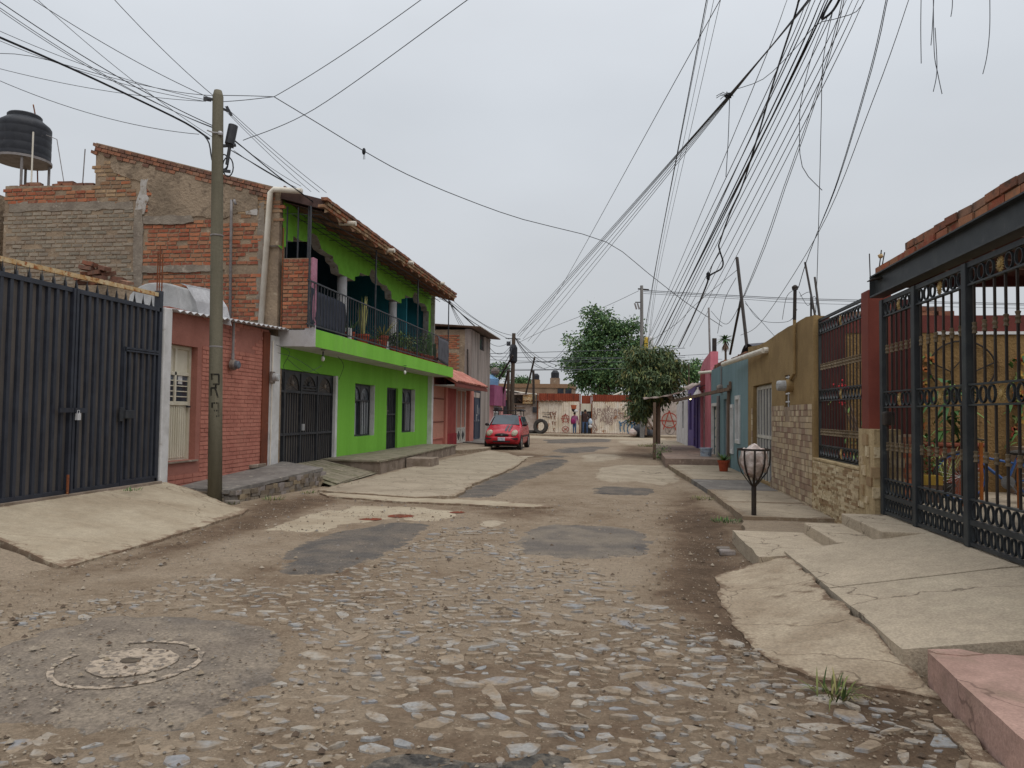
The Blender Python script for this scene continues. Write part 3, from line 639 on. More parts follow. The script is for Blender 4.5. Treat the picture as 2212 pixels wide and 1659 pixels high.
m_plaster = mat('rough_plaster', (150,133,114), (124,110,94), (112,98,84), k=1.0, sc=2.2, sc3=6, lo3=.55, hi3=.68, rough=1, bump=1.0, bsc=14, bdist=.04, fine=.16)
m_greycem = mat('grey_cement_band', (140,130,118), (120,110,100), (156,146,134), k=1.0, sc=3, rough=1, bump=.8, bsc=20, bdist=.02)
m_whitecem = mat('whitewashed_cement', (176,172,168), (150,142,132), (128,116,104), sc=5, sc3=9, lo3=.55, hi3=.65, rough=1, bump=.7, bsc=20)
m_brick = mat('red_brick', None, (150,112,88), None, pal=[(172,98,70),(156,88,66),(180,112,82),(142,80,62),(168,116,86),(154,108,82),(146,92,70),(124,74,60)], sc=12, lo=.46, hi=.66, rough=.95, bump=.6, bsc=40, rnd=.10, fine=.14)
m_brick_old = mat('weathered_brick', None, (140,118,98), None, pal=[(150,112,84),(164,104,74),(140,118,92),(158,128,98),(150,92,68),(132,104,82),(166,140,110)], sc=10, lo=.48, hi=.66, rough=.95, bump=.6, bsc=40, rnd=.10, fine=.14)
m_brick_dark = mat('dark_roof_brick', None, (92,74,64), None, pal=[(134,88,70),(118,84,70),(146,100,78),(112,82,70),(136,104,86)], sc=8, lo=.5, hi=.66, rough=.95, bump=.6, bsc=40, rnd=.10, fine=.14)
m_brick_grey = mat('cement_smeared_brick', None, (150,142,128), None, pal=[(134,124,112),(142,132,118),(126,118,106),(148,136,122),(136,122,108)], sc=8, lo=.5, hi=.66, rough=1, bump=.8, bsc=40, rnd=.06, fine=.14)
m_green = mat('lime_green_paint', (122,186,66), (114,176,60), (124,172,80), sc=1.6, sc3=1.3, lo3=.58, hi3=.8, streak=True, rough=.88, bump=.2, bsc=60, fine=.04)
m_green2 = mat('lime_green_stucco', (124,190,68), (114,178,60), sc=4, rough=.9, bump=.9, bsc=30, bdist=.015, fine=.1)
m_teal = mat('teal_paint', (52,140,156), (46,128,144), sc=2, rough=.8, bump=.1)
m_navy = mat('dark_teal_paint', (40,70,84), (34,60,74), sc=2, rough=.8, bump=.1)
m_ceil = mat('dark_ceiling', (84,66,62), (70,56,54), sc=6, rough=.9)
m_slabw = mat('white_slab', (188,186,188), (172,168,166), (150,140,132), sc=2, sc3=9, lo3=.66, hi3=.72, rough=.9, bump=.3)
m_pvc = mat('white_plastic_pipe', (214,208,196), (200,192,178), sc=3, rough=.4, bump=.03, fine=.03)
m_greypipe = mat('grey_pipe', (134,130,130), (118,112,110), sc=5, rough=.6, bump=.05)
m_glass = mat('dark_glass', (44,50,58), (62,70,80), sc=2.5, rough=.08, bump=0, spec=.6, fine=0)
m_glass_pale = mat('dusty_glass', (96,102,110), (76,82,92), sc=6, rough=.25, bump=0, spec=.5, fine=.04)
m_curtain = mat('white_curtain', (176,178,182), (150,152,158), sc=9, rough=.9, bump=.2, streak=True)
m_sheet = mat('zinc_sheet', (196,196,198), (172,172,174), (138,124,112), sc=3, sc3=6, lo3=.62, hi3=.7, rough=.5, bump=.05, metal=.2)
m_rust = mat('rusty_iron', (128,74,46), (96,60,44), (156,104,66), sc=9, rough=.9, bump=.4)
m_rustpaint = mat('rusty_cream_tube', (196,176,140), (178,140,92), (142,84,46), sc=7, sc3=14, lo3=.55, hi3=.62, rough=.8, bump=.2)
m_meter = mat('grey_meter', (128,118,110), (108,98,92), sc=8, rough=.6, bump=.1)
m_meterglass = mat('meter_glass', (176,178,178), (150,150,150), sc=12, rough=.15, bump=0)
m_bulb = mat('bulb_glass', (206,204,198), None, rough=.2, bump=0, fine=0)
m_terra = mat('terracotta_pot', (156,74,50), (140,64,44), sc=9, rough=.9, bump=.1)
m_leaf = mat('leaf_green', None, None, None, pal=[(84,120,66),(70,106,58),(102,136,74),(60,92,54),(116,140,78)], k=.9, rough=.6, bump=0, rnd=.18, fine=.1)
m_leaf_y = mat('yellowish_leaf', None, None, None, pal=[(176,176,110),(144,158,92),(190,184,124),(116,138,80)], k=.9, rough=.6, bump=0, rnd=.15, fine=.1)
m_cloth = mat('dark_cloth', (58,62,74), (48,52,62), sc=4, rough=.9, bump=.3, bsc=20)
m_cloth2 = mat('grey_cloth', (84,84,90), (72,72,78), sc=4, rough=.9, bump=.3, bsc=20)
m_pinkedge = mat('pink_plaster', (170,120,138), (152,104,120), sc=5, rough=.9, bump=.3)
m_tankblack = mat('black_plastic', (46,48,54), (38,40,46), (66,66,70), sc=4, sc3=7, lo3=.6, hi3=.75, rough=.55, bump=.05, fine=.06)
u_brick = unit_meshes('brick', m_brick); u_old = unit_meshes('brick', m_brick_old); u_grey = unit_meshes('brick', m_brick_grey); u_dark = unit_meshes('brick', m_brick_dark); u_paint = unit_meshes('brick', m_orange)

# ---------------------------------------------------------------- black corrugated gate
def blue_gate():
    y0, y1 = 6.0, yX(343, 800)-.02; zt = 3.09; zb = .375
    t = thing('metal_gate', 'tall dark blue corrugated metal gate with spikes on top at the left edge', 'gate', (XL, (y0+y1)/2, zb))
    ys = yX(150, 900); yd = yX(262, 900)
    b = MB(); b.box(XL-.025, XL-.012, y0, y1, zb, zt-.02); b.build('back_sheet', m_gatepanel, t)
    b = MB()
    for (a, c) in ((zt-.06, zt), (zb, zb+.05)): b = MB(); b.box(XL-.011, XL+.03, y0, y1, a, c); b.build('frame_rail', m_bluemetal, t)
    slat = MB(); w = .029
    slat.add([(-.012,-w,zb+.05),(.022,-w*.8,zb+.05),(.022,w*.8,zb+.05),(-.012,w,zb+.05),(-.012,-w,zt-.06),(.022,-w*.8,zt-.06),(.022,w*.8,zt-.06),(-.012,w,zt-.06)], [(0,1,5,4),(1,2,6,5),(2,3,7,6)])
    me = slat.mesh('slat', m_bluemetal, (0, 0, zb)); pitch = .146; ly = []
    y = y0+.06
    while y < y1-.03:
        if abs(y-ys) > .05: ly.append((XL, y, zb))
        y += pitch
    rep('slat', me, t, ly)
    b = MB(); b.box(XL-.03, XL+.045, ys-.05, ys-.008, zb, zt); b.build('leaf_stile', m_bluemetal, t)
    b = MB(); b.box(XL-.03, XL+.045, ys+.008, ys+.05, zb, zt); b.build('leaf_stile', m_bluemetal, t)
    zd = zX(290, 757)
    b = MB(); b.box(XL-.03, XL+.04, yd-.02, y1-.05, zd-.03, zd-.005); b.box(XL-.03, XL+.04, yd-.02, y1-.05, zd+.005, zd+.035); b.box(XL-.03, XL+.04, yd-.03, yd+.01, zb, zd+.03); b.box(XL-.03, XL+.035, yd, y1-.04, zb+.052, zb+.085); b.build('wicket_frame', m_bluemetal, t)
    zl = zX(150, 886); b = MB(); b.box(XL+.046, XL+.075, ys-.26, ys-.01, zl-.03, zl+.03); b.box(XL+.046, XL+.075, ys+.01, ys+.24, zl-.03, zl+.03); b.build('latch_bar', m_bluemetal, t)
    b = MB(); b.box(XL+.05, XL+.09, ys+.04, ys+.1, zl-.13, zl-.04); b.tube([(XL+.07, ys+.05, zl-.05), (XL+.07, ys+.05, zl+.0), (XL+.07, ys+.09, zl+.0), (XL+.07, ys+.09, zl-.05)], .008, 5); b.build('padlock', m_sheet, t)
    zl2 = zX(262, 895); b = MB(); b.box(XL+.03, XL+.09, yd-.02, yd+.16, zl2-.06, zl2+.06); b.box(XL+.03, XL+.06, yd-.1, yd-.02, zl2-.1, zl2+.1); bevel(b.build('lock_box', m_black, t), .006)
    b = MB(); b.tube([(XL+.06, ys-.06, zb+.25), (XL+.06, ys-.06, zb-.06)], .018, 6); b.build('drop_bolt', m_rust, t)
    # spikes: welded clusters of three
    sp = MB()
    for dx, dy in ((0, 0), (.03, -.05), (-.03, .05)):
        sp.add([(-.010, dy*.3-.010, 0), (.010, dy*.3-.010, 0), (.010, dy*.3+.010, 0), (-.010, dy*.3+.010, 0), (dx*2, dy*1.9, .17 if dx == 0 else .10)], [(0,1,4),(1,2,4),(2,3,4),(3,0,4)])
    me = sp.mesh('spike', m_black); rep('spike', me, t, [(XL-.01, y0+.1+i*.2, zt) for i in range(int((y1-y0-.2)/.2)+1)])
    b = MB(); b.box(XL-.07, XL+.03, y1-.045, y1+.035, zb, 3.36); b.build('gate_post', m_bluemetal, t)
    b = MB(); b.beam(onX(-60, 545, XL-.12), (XL-.02, y1-.01, 3.30), .045, .06); b.build('brace_tube', m_rustpaint, t)
blue_gate()
def column_white():
    y0, y1 = yX(343, 850)+.03, yX(362, 850); zt = zX(352, 664)
    b = MB(); b.box(XL-.22, XL+.05, y0, y1, .1, zt); o = b.build('gate_pillar', m_white, loc=(XL, y0, .1)); bevel(o, .015)
    tag(o, 'white painted concrete pillar between the dark corrugated gate and the brick red house', 'pillar')
    return y1
YO0 = column_white()

# ---------------------------------------------------------------- brick-red painted house
def orange_house():
    y0, y1, zb, zt = YO0, 14.42, .1, 3.16
    t = thing('brick_house', 'low house of brick painted dull red with cream door and zinc roof sheet', 'house', (XL, (y0+y1)/2, zb))
    dy0, dy1 = y0+.03, yX(427, 850); dz0, dz1 = zX(395, 995), zX(395, 745)
    w = wall(MB(), 'x', XL-.02, -.25, y0, y1, zb, zt, [(dy0, dy1, dz0, dz1)]); wo = w.build('wall', m_orange_d, t)
    it = []; z = .30; r = 0
    while z < zt-.04:
        y = dy1+.14+(r % 2)*.125-.0
        if r % 2: it.append(((XL-.037, y-.068, z), (.05, .11, .062), 0, 9))
        while y < y1-.30:
            L = .236
            if not (y < dy1+.13):
                it.append(((XL-.037+random.uniform(-.003, .003), y+L/2, z), (.05, L+random.uniform(-.01,.01), .062+random.uniform(-.004,.004)), 0, 12 if z < 2.5 else 9))
            y += L+.014
        z += .076; r += 1
    it2 = [i for i in it if not (i[0][2] > 2.62 and nz(i[0][1]*1.5, i[0][2]*2) > -.1)]
    for zz in (.22, .30, .38):
        y = y0+.05
        while y < dy1: it2.append(((XL-.037, y+.12, zz), (.05, .23, .064), 0, 12)); y += .25
    pieces(wo, 'brick', it2, u_paint, m_orange, 300, 'brick_rest')
    b = MB(); b.box(XL-.02, XL+.012, y1-.28, y1, zb, zt-.05); b.build('brown_band', m_brown_band, t)
    d = wall(MB(), 'x', XL-.17, -.04, dy0, dy1, dz0, dz1).build('door', m_cream, t)
    def fr(n, a, c, e, f, x0=XL-.17, x1=XL-.135, m=m_cream): bb = MB(); bb.box(x0, x1, a, c, e, f); return bb.build(n, m, d)
    W = dy1-dy0; H = dz1-dz0; mid = dy0+W*.47
    fr('stile', dy0, dy0+.05, dz0, dz1); fr('stile', dy1-.06, dy1, dz0, dz1)
    for z_ in (dz1-.06, dz1-H*.26, dz0+H*.48): fr('rail', dy0+.05, dy1-.06, z_, z_+.055)
    fr('mullion', mid-.025, mid+.025, dz0+H*.48+.055, dz1-.06)
    zz0, zz1 = dz0+H*.48+.055, dz1-H*.26
    for a, c in ((dy0+.05, mid-.025), (mid+.025, dy1-.06)):
        for k in range(5):
            e = zz0+(zz1-zz0)*k/5; fr('pane', a, c, e+.008, e+(zz1-zz0)/5-.008, XL-.17, XL-.160, m_glass_pale if k == 4 else m_glass)
            fr('glazing_bar', a, c, e-.008, e+.008, XL-.17, XL-.150)
    fr('note_paper', mid+.1, mid+.22, zz0+.30, zz0+.44, XL-.1595, XL-.156, m_white)
    sm = MB(); sm.box(-.0, .018, -.018, .018, 0, H*.48-.07); me = sm.mesh('slat', m_cream); rep('slat', me, d, [(XL-.17, dy0+.09+i*.062, dz0+.04) for i in range(int((W-.14)/.062))])
    fr('handle', dy1-.13, dy1-.05, dz0+H*.46, dz0+H*.475, XL-.13, XL-.09, m_black)
    b = MB(); b.box(XL-.24, XL+.02, dy0-.02, dy1+.05, dz0-.03, dz0-.004); b.build('door_sill', m_conc_face, t)
    # corrugated roof sheet
    g = []; n = 96; ya, yb = y0-.02, yX(652, 716, -6.95)
    for j in range(n+1):
        y = ya+(yb-ya)*j/n; z = zX(362, 663, XL+.2)+(zX(652, 716, -6.95)-zX(362, 663, XL+.2))*(j/n) + .022*math.cos(j*math.pi/1.0*.5)
        g.append([(XL-2.2, y, z+.16), (XL-.8, y, z+.06), (XL+.13+.12*(j/n), y, z)])
    o = MB().sheet(g).build('roof_sheet', m_sheet, t); s = o.modifiers.new('thick', 'SOLIDIFY'); s.thickness = .008
    b = MB(); b.box(XL-2.2, XL-.3, y0, 14.7, .1, 3.05); b.build('house_body', m_plaster, t)
    # electricity meter
    ym, zm = yX(497, 790), zX(497, 788)
    e = thing('electric_meter', 'round grey electricity meter below a conduit on the dull red brick wall', 'meter', (XL, ym, zm))
    b = MB(); b.lathe((XL+.03, ym, zm), [(.10, 0), (.10, .07), (.085, .09)], 16, (1, 0, 0)); b.build('meter_base', m_meter, e, smooth=False)
    b = MB(); b.lathe((XL+.12, ym, zm), [(.078, 0), (.075, .05), (.05, .07)], 16, (1, 0, 0)); b.build('meter_glass', m_glass_pale, e)
    b = MB(); b.tube([(XL+.05, ym, zm+.1), (XL+.05, ym, zt-.02)], .024, 8); b.tube([(XL+.05, ym, zm+.1), (XL+.05, ym, zm+.22)], .03, 8); b.build('conduit', m_greypipe, e)
orange_house()

def white_pier():
    y0, y1 = 14.42, 14.86; b = MB(); b.box(XL-.2, XL+.03, y0, y1, .1, 3.06); o = b.build('corner_pillar', m_white, loc=(XL, y0, .1)); tag(o, 'narrow white corner pillar beside the garage gate of the green house', 'pillar')
    ym, zm = yX(592, 815, XL+.1), zX(592, 815, XL+.1)
    e = thing('electric_meter', 'electricity meter with round glass on the white corner pillar', 'meter', (XL+.03, ym, zm))
    b = MB(); b.box(XL+.03, XL+.10, ym-.07, ym+.07, zm-.13, zm+.12); bevel(b.build('meter_base', m_meter, e), .02)
    b = MB(); b.lathe((XL+.10, ym, zm), [(.085, 0), (.085, .09), (.06, .11)], 16, (1, 0, 0)); b.build('meter_glass', m_meterglass, e)
    b = MB(); b.tube([(XL+.06, ym, zm-.12), (XL+.06, ym, .45), (XL+.045, ym, .22)], .014, 6); b.tube([(XL+.06, ym, zm+.11), (XL+.06, ym, 2.95)], .018, 6); b.build('conduit', m_pvc, e)
white_pier()

# ---------------------------------------------------------------- lime green house
def gq(u, v): p = onY(u, v, YG); return (p.x, p.z)
def green_house():
    t = thing('green_house', 'two storey lime green house with arched balcony and brick gable side', 'house', (XL, 21, 0))
    ye = yX(926, 960)
    # --- gable side wall of bricks
    out = [(12,402),(206,400),(208,308),(592,405),(592,690)]; pts = [gq(*q) for q in out]
    poly = [(x, YG, z) for x, z in pts]; poly[-1] = (XL-.02, YG, 3.0); poly[-2] = (XL-.02, YG, pts[3][1]-.02)
    poly += [(XL-.02, YG, .1), (pts[0][0], YG, .1)]
    b = MB(); b.prism(poly, (0, .28, 0)); side = b.build('side_wall', m_mortar, t, fix=True)
    def region(u, v):
        n = nz(u*.02, v*.03, 4.)*9
        top = 402 if u < 206 else 308+(u-208)*.2526
        if v < top+5: return None
        if u < 206 and v < 441+n*.3: return 'red'
        if u > 206 and v < top+24: return None
        if u < 293+n*.5 and v < 443: 
            return 'old' if not (u > 225 and v < top+52 and n > -2) else None
        if u < 286 and v > 455: return 'grey'
        if u < 286: return None
        if 290 < u < 309 and v > 380: return None
        if 309 <= u < 332 and 385 < v < 470: return 'red' if random.random() < .6 else None
        if v < 478: return ('old' if (abs(u-372) < 16 and abs(v-388) < 12) or (u > 470 and v < top+52) or (u > 520 and v > 440 and random.random() < .5) else None)
        if u > 560: return None
        if 573 < v < 588: return None
        if u > 300: return 'red' if (v < 573 or n < 6) else None
    pit = .092; its = {'red': [], 'old': [], 'grey': []}
    z = 2.9; r = 0
    while z < 7.9:
        x = -14.6+(r % 2)*.125
        while x < XL-.1:
            L = .225+random.uniform(-.02, .015); c = (x+L/2, YG, z)
            d = Vector(c)-Vector(O0); w = d.dot(Vector(CF)); u = 1106+FPX*d.dot(Vector(CR))/w; v = 829.5-FPX*d.dot(Vector(CU))/w
            k = region(u, v) if u > 15 else None
            if k and random.random() < .95:
                pr = {'red': .012, 'old': .008, 'grey': .006}[k]
                its[k].append(((c[0], YG+.03-pr+random.uniform(-.004, .004), z+random.uniform(-.004, .004)), (L, .07, .062+random.uniform(-.006, .006)), (0, random.uniform(-.02, .02), 0), 20+random.random()))
            x += L+.022+random.uniform(0, .012)
        z += pit; r += 1
    pieces(side, 'brick', its['red'], u_brick, m_brick, 80, 'brick_rest'); pieces(side, 'brick', its['old'], u_old, m_brick_old, 20, 'brick_rest'); pieces(side, 'brick', its['grey'], u_grey, m_brick_grey, 40, 'brick_rest')
    # brick verge along the slope, and loose top row on the flat parapet
    a, c = Vector((*gq(208, 310),)), Vector((*gq(594, 407),)); n = 27; sl = math.atan2(c.y-a.y, c.x-a.x); vi = []
    for row in range(3):
        for i in range(n):
            p = a+(c-a)*((i+.5*(row % 2)+.2)/n)+Vector((math.sin(sl), -math.cos(sl)))*(.035+row*.085)
            if row == 2 and random.random() < .45: continue
            vi.append(((p.x, YG+.06, p.y), ((c-a).length/n*.93, .2, .066), (0, -sl, 0), 25))
    pieces(side, 'brick', vi, u_dark, m_brick_dark, 300)
    x0 = gq(14, 402)[0]; x1 = gq(206, 400)[0]; zt = gq(100, 402)[1]; vi = []
    x = x0+.02
    while x < x1-.2:
        if random.random() < .8: vi.append(((x+.12, YG+.1, zt+.028+random.uniform(-.01, .012)), (.23, .13, .06), (0, random.uniform(-.06, .06), random.uniform(-.2, .2)), 25))
        x += .27
    for u in (62, 70, 130, 142): vi.append(((gq(u, 396)[0], YG+.12, zt+.085), (.24, .13, .06), (0, 0, .1), 25))
    pieces(side, 'brick', vi, u_dark, m_brick_dark, 300)
    # plaster, whitewash and cement bands standing proud
    def patch(name, pl, m, dep, amp=.05, seed=0):
        P = rough_poly([gq(*q) for q in pl], .08, amp, seed); bb = MB(); bb.prism([(p.x, YG-dep, p.y) for p in P], (0, dep+.02, 0)); return bb.build(name, m, side, fix=True)
    patch('plaster_patch', [(240,352),(300,350),(380,372),(560,418),(558,452),(470,470),(330,472),(316,462),(330,418),(300,392),(250,372)], m_plaster, .022, .06, 1)
    patch('cement_band', [(312,470),(415,466),(420,480),(400,484),(312,484)], m_greycem, .05, .02, 2)
    patch('cement_band', [(310,575),(470,573),(486,585),(440,588),(310,589)], m_greycem, .045, .02, 3)
    patch('cement_band', [(20,436),(286,436),(288,453),(200,455),(20,458)], m_greycem, .016, .03, 4)
    patch('cement_column', [(291,455),(310,452),(308,620),(290,620)], m_greycem, .03, .02, 5)
    patch('whitewash_patch', [(306,388),(322,386),(318,420),(322,430),(312,462),(292,462),(296,430),(304,410)], m_whitecem, .026, .04, 6)
    patch('whitewash_patch', [(530,450),(556,448),(556,464),(532,464)], m_whitecem, .02, .02, 7)
    patch('cement_column', [(560,440),(574,432),(566,690),(552,690)], m_greycem, .014, .03, 8)
    # --- street wall of the ground floor
    zs = 2.87
    gy0, gy1, gz1 = 14.88, yX(723, 900), zX(600, 795)
    wn = [(766, 809, 828, 944), (868, 896, 838, 936)]
    H = [(gy0, gy1, .0, gz1)]
    wins = []
    for u0, u1, v0, v1 in wn:
        a, c = yX(u0), yX(u1); q = (a, c, zX((u0+u1)/2, v1-2), zX((u0+u1)/2, v0+2)); wins.append(q); H.append(q)
    dr = (yX(835), yX(859), .30, zX(848, 838)); H.append(dr)
    w = wall(MB(), 'x', XL, -.25, 14.86, ye, -.05, zs, H); w.build('street_wall', m_green, t)
    # white jambs round the garage, windows
    b = MB(); b.box(XL-.2, XL+.02, gy1-.02, gy1+.12, .05, gz1); b.build('garage_jamb', m_white, t)
    for a, c, e, f in wins:
        b = MB(); b.box(XL-.22, XL-.002, c-.001-.02, c+.001, e, f); b.build('window_reveal', m_white, t)
    # garage gate with arched upper panels
    g = thing_part('garage_gate', t); X0 = XL-.10
    W = gy1-.02-gy0; cols = [0, .13, .40, .70, 1.0]; z_lo, z_hi = .24, gz1-.01
    zr1 = z_lo+(z_hi-z_lo)*.33; zr2 = z_lo+(z_hi-z_lo)*.77
    b = MB(); b.box(X0-.02, X0, gy0, gy1-.02, z_lo, z_hi); b.build('back_panel', m_gatepanel, g)
    for c in cols: 
        y = gy0+W*c; b = MB(); b.box(X0, X0+.05, y-.035 if c else y, y+.035 if c < 1 else y, z_lo, z_hi); b.build('stile', m_black, g)
    for z_ in (z_lo, zr1, zr2, z_hi-.05): b = MB(); b.box(X0, X0+.045, gy0, gy1-.02, z_-.0, z_+.055); b.build('rail', m_black, g)
    for z_ in (zr2+.08, zr2+.15): b = MB(); b.box(X0+.0, X0+.035, gy0+W*.42, gy0+W*.68, z_, z_+.03); b.build('rail', m_black, g)
    bar = MB(); bar.box(0, .02, -.009, .009, 0, 1); me = bar.mesh('bar', m_black)
    for i in range(4):
        a, c = gy0+W*cols[i]+.05, gy0+W*cols[i+1]-.05; k = max(2, int((c-a)/.115))
        for z0_, z1_ in ((z_lo+.05, zr1), (zr1+.05, zr2)):
            for q in rep('bar', me, g, [(X0+.005, a+(c-a)*j/k, z0_) for j in range(k+1)]): q.scale = (1, 1, z1_-z0_)
        # arched spandrel: sheet with a round-headed opening, medallion, scrolls
        yc, rw = (a+c)/2, (c-a)/2*.93; zb, h = zr2+.06, z_hi-.06-zr2-.05; P = [(X0+.012, yc+rw*1.08, zb+h), (X0+.012, yc-rw*1.08, zb+h), (X0+.012, yc-rw*1.08, zb)]
        P += [(X0+.012, yc-rw*math.cos(s_*math.pi/12), zb+h*.93*math.sin(s_*math.pi/12)) for s_ in range(13)]+[(X0+.012, yc+rw*1.08, zb)]
        bb = MB(); bb.prism(P, (.02, 0, 0)); bb.build('arched_panel', m_black, g, fix=True)
        bb = MB(); bb.lathe((X0+.01, yc, zb+h*.42), [(.06, 0), (.05, .03), (.01, .045)], 10, (1, 0, 0))
        for s_ in range(9):
            an = s_*math.pi/8; bb.tube([(X0+.012, yc, zb+h*.3), (X0+.014, yc-rw*.85*math.cos(an), zb+.02+h*.78*math.sin(an))], .006, 4)
        bb.build('scrollwork', m_meter if i != 2 else m_black, g)
    b = MB(); b.box(X0+.05, X0+.1, gy0+W*.415, gy0+W*.43, 1.05, 1.2); b.build('handle', m_sheet, g)
    # windows with arched grilles
    for a, c, e, f in wins:
        wv = thing_part('window', t); yi0, yi1 = a+.0, c-.09; Xw = XL-.12
        bb = MB(); bb.box(Xw-.06, Xw-.05, yi0, yi1, e, f); bb.build('pane', m_glass, wv)
        mid = (yi0+yi1)/2
        gcur = [[(Xw-.045+.012*math.sin(k*1.4), mid+.12+(yi1-mid-.14)*k/20, zz) for k in range(21)] for zz in (e+.05, f-.45)]
        MB().sheet(gcur).build('curtain', m_curtain, wv); gcur = [[(Xw-.045+.012*math.sin(k*1.4), yi0+.03+(mid-.25-yi0)*k/12, zz) for k in range(13)] for zz in (e+.05, f-.55)]
        MB().sheet(gcur).build('curtain', m_curtain, wv)
        for q0, q1 in ((yi0, yi0+.04), (yi1-.04, yi1), (mid-.03, mid+.03)): bb = MB(); bb.box(Xw-.04, Xw, q0, q1, e, f); bb.build('frame', m_black, wv)
        zt2 = e+(f-e)*.67
        for z_ in (e, zt2, f-.045): bb = MB(); bb.box(Xw-.041, Xw-.001, yi0+.04, yi1-.04, z_, z_+.045); bb.build('frame', m_black, wv)
        for q0, q1 in ((yi0+.04, mid-.03), (mid+.03, yi1-.04)):
            yc, rw = (q0+q1)/2, (q1-q0)/2; h = f-.05-zt2-.05; P = [(Xw-.02, q1, f-.05), (Xw-.02, q0, f-.05), (Xw-.02, q0, zt2+.05)]+[(Xw-.02, yc-rw*.97*math.cos(s_*math.pi/10), zt2+.05+h*.9*math.sin(s_*math.pi/10)**.8) for s_ in range(11)]+[(Xw-.02, q1, zt2+.05)]
            bb = MB(); bb.prism(P, (.015, 0, 0)); bb.build('arched_panel', m_black, wv, fix=True)
            bb = MB(); bb.box(Xw-.045, Xw-.04, q0, q1, zt2+.05, f-.05); bb.build('fanlight', m_glass_pale, wv)
            k = 4; nb = rep('bar', me, wv, [(Xw-.015, q0+(q1-q0)*(j+.5)/k, e+.045) for j in range(k)])
            for q in nb: q.scale = (.8, .8, zt2-e-.045)
            bb = MB()
            for s_ in (1, 2, 3): bb.tube([(Xw-.015, yc, zt2+.05), (Xw-.015, yc-rw*.8*math.cos(s_*math.pi/4), zt2+.05+h*.7*math.sin(s_*math.pi/4))], .006, 4)
            bb.build('fan_bar', m_black, wv)
    # barred door
    d = thing_part('door', t); a, c, e, f = dr; Xd = XL-.09
    bb = MB(); bb.box(Xd-.05, Xd-.03, a, c, e, f); bb.build('door_leaf', m_black, d)
    for q0, q1 in ((a, a+.05), (c-.05, c)): bb = MB(); bb.box(Xd-.03, Xd+.02, q0, q1, e, f); bb.build('stile', m_black, d)
    for z_ in (e, e+.55, e+1.1, f-.05): bb = MB(); bb.box(Xd-.029, Xd+.019, a+.05, c-.05, z_, z_+.05); bb.build('rail', m_black, d)
    for q in rep('bar', me, d, [(Xd-.02, a+.05+(c-a-.1)*(j+.5)/6, e+.05) for j in range(6)]): q.scale = (1, 1, f-e-.1)
    bb = MB(); bb.box(Xd+.02, Xd+.05, a+.12, a+.3, e+1.22, e+1.25); bb.box(Xd+.02, Xd+.05, a+.12, a+.15, e+1.1, e+1.4); bb.build('handle', m_meter, d)
    # --- balcony slab
    ya, yb = 14.82, onX(978, 800, XB).y; zt = 3.23
    b = MB(); b.box(XL-.25, XB-.02, ya, yb-.02, zs, zt-.01); b.build('balcony_slab', m_slabw, t)
    b = MB(); b.box(XB-.02, XB+.012, ya+.0, yb, zs-.012, zt); b.box(XB-.32, XB-.02, yb-.02, yb+.012, zs-.012, zt); b.build('fascia', m_green, t)
    b = MB(); b.box(XL+.01, XB-.021, ya-.02, ya, zs-.005, zt-.02); b.box(XB-.22, XB+.014, ya-.03, ya-.001, zs-.015, zt+.08); b.build('slab_end', m_slabw, t)
    b = MB(); b.box(XL-.0, XL+.16, ye-.28, ye-.02, .3, zs); b.build('end_pillar', m_white, t)
    # --- upper storey: wall with lobed arches
    S_ = .2250; cp = lambda a, b_: (553.1+a*S_, 387.1+b_*S_)
    low = [(175,640),(208,632),(295,655),(298,585),(355,602),(358,545),(380,560),(440,596),(490,600),(495,572),(512,540),(545,518),(585,545),(605,590),(628,668),(690,716),(738,738),(745,790),(785,828),(797,902),(950,978),(950,936),(990,930),(998,896),(1040,915),(1085,928),(1100,885),(1112,858),(1140,880),(1158,930),(1180,985),(1215,1012),(1255,1022),(1270,1058),(1298,1078),(1302,1148),(1395,1192),(1395,1150),(1428,1146),(1434,1112),(1470,1130),(1500,1140),(1512,1110),(1525,1082),(1555,1110),(1572,1185),(1618,1198),(1640,1230),(1640,1262),(1660,1270),(1662,1325),(1640,1322),(1632,1290),(1590,1200),(1582,1240)]
    P = []
    for a, c in low[:-5]:
        q = onX(*cp(a, c), XL); P.append((q.y, q.z))
    P[0] = (14.88, P[0][1])
    yp0 = onX(*cp(1582, 1300), XL).y; yp1 = onX(*cp(1668, 1300), XL).y
    zroof = 6.22
    F = [(XL, y, z) for y, z in P]
    yl, zl_ = P[-1]
    F += [(XL, yl-.02, zl_-.3), (XL, yl-.0, 3.24), (XL, ye, 3.24), (XL, ye, zroof), (XL, 14.88, zroof)]
    bb = MB(); n = len(F)
    pl2 = [Vector((p[1], p[2])) for p in F]
    vv, ee, ff, *_ = delaunay_2d_cdt(pl2, [(i, (i+1) % n) for i in range(n)], [], 1, 1e-6)
    bb.add([(XL, p.x, p.y) for p in vv], [tuple(f) for f in ff if inpoly(sum((vv[i] for i in f), Vector((0, 0)))/len(f), pl2)]); bb.build('arch_wall', m_green2, t, fix=True)
    bb = MB()
    for i in range(len(P)+1):
        p, q = F[i], F[i+1]; bb.add([p, q, (q[0]-.22, q[1], q[2]), (p[0]-.22, p[1], p[2])], [(0, 1, 2, 3)])
    bb.add([(XL-.22, p.x, p.y) for p in vv], [tuple(f) for f in ff if inpoly(sum((vv[i] for i in f), Vector((0, 0)))/len(f), pl2)])
    bb.build('arch_soffit', m_whitecem, t)
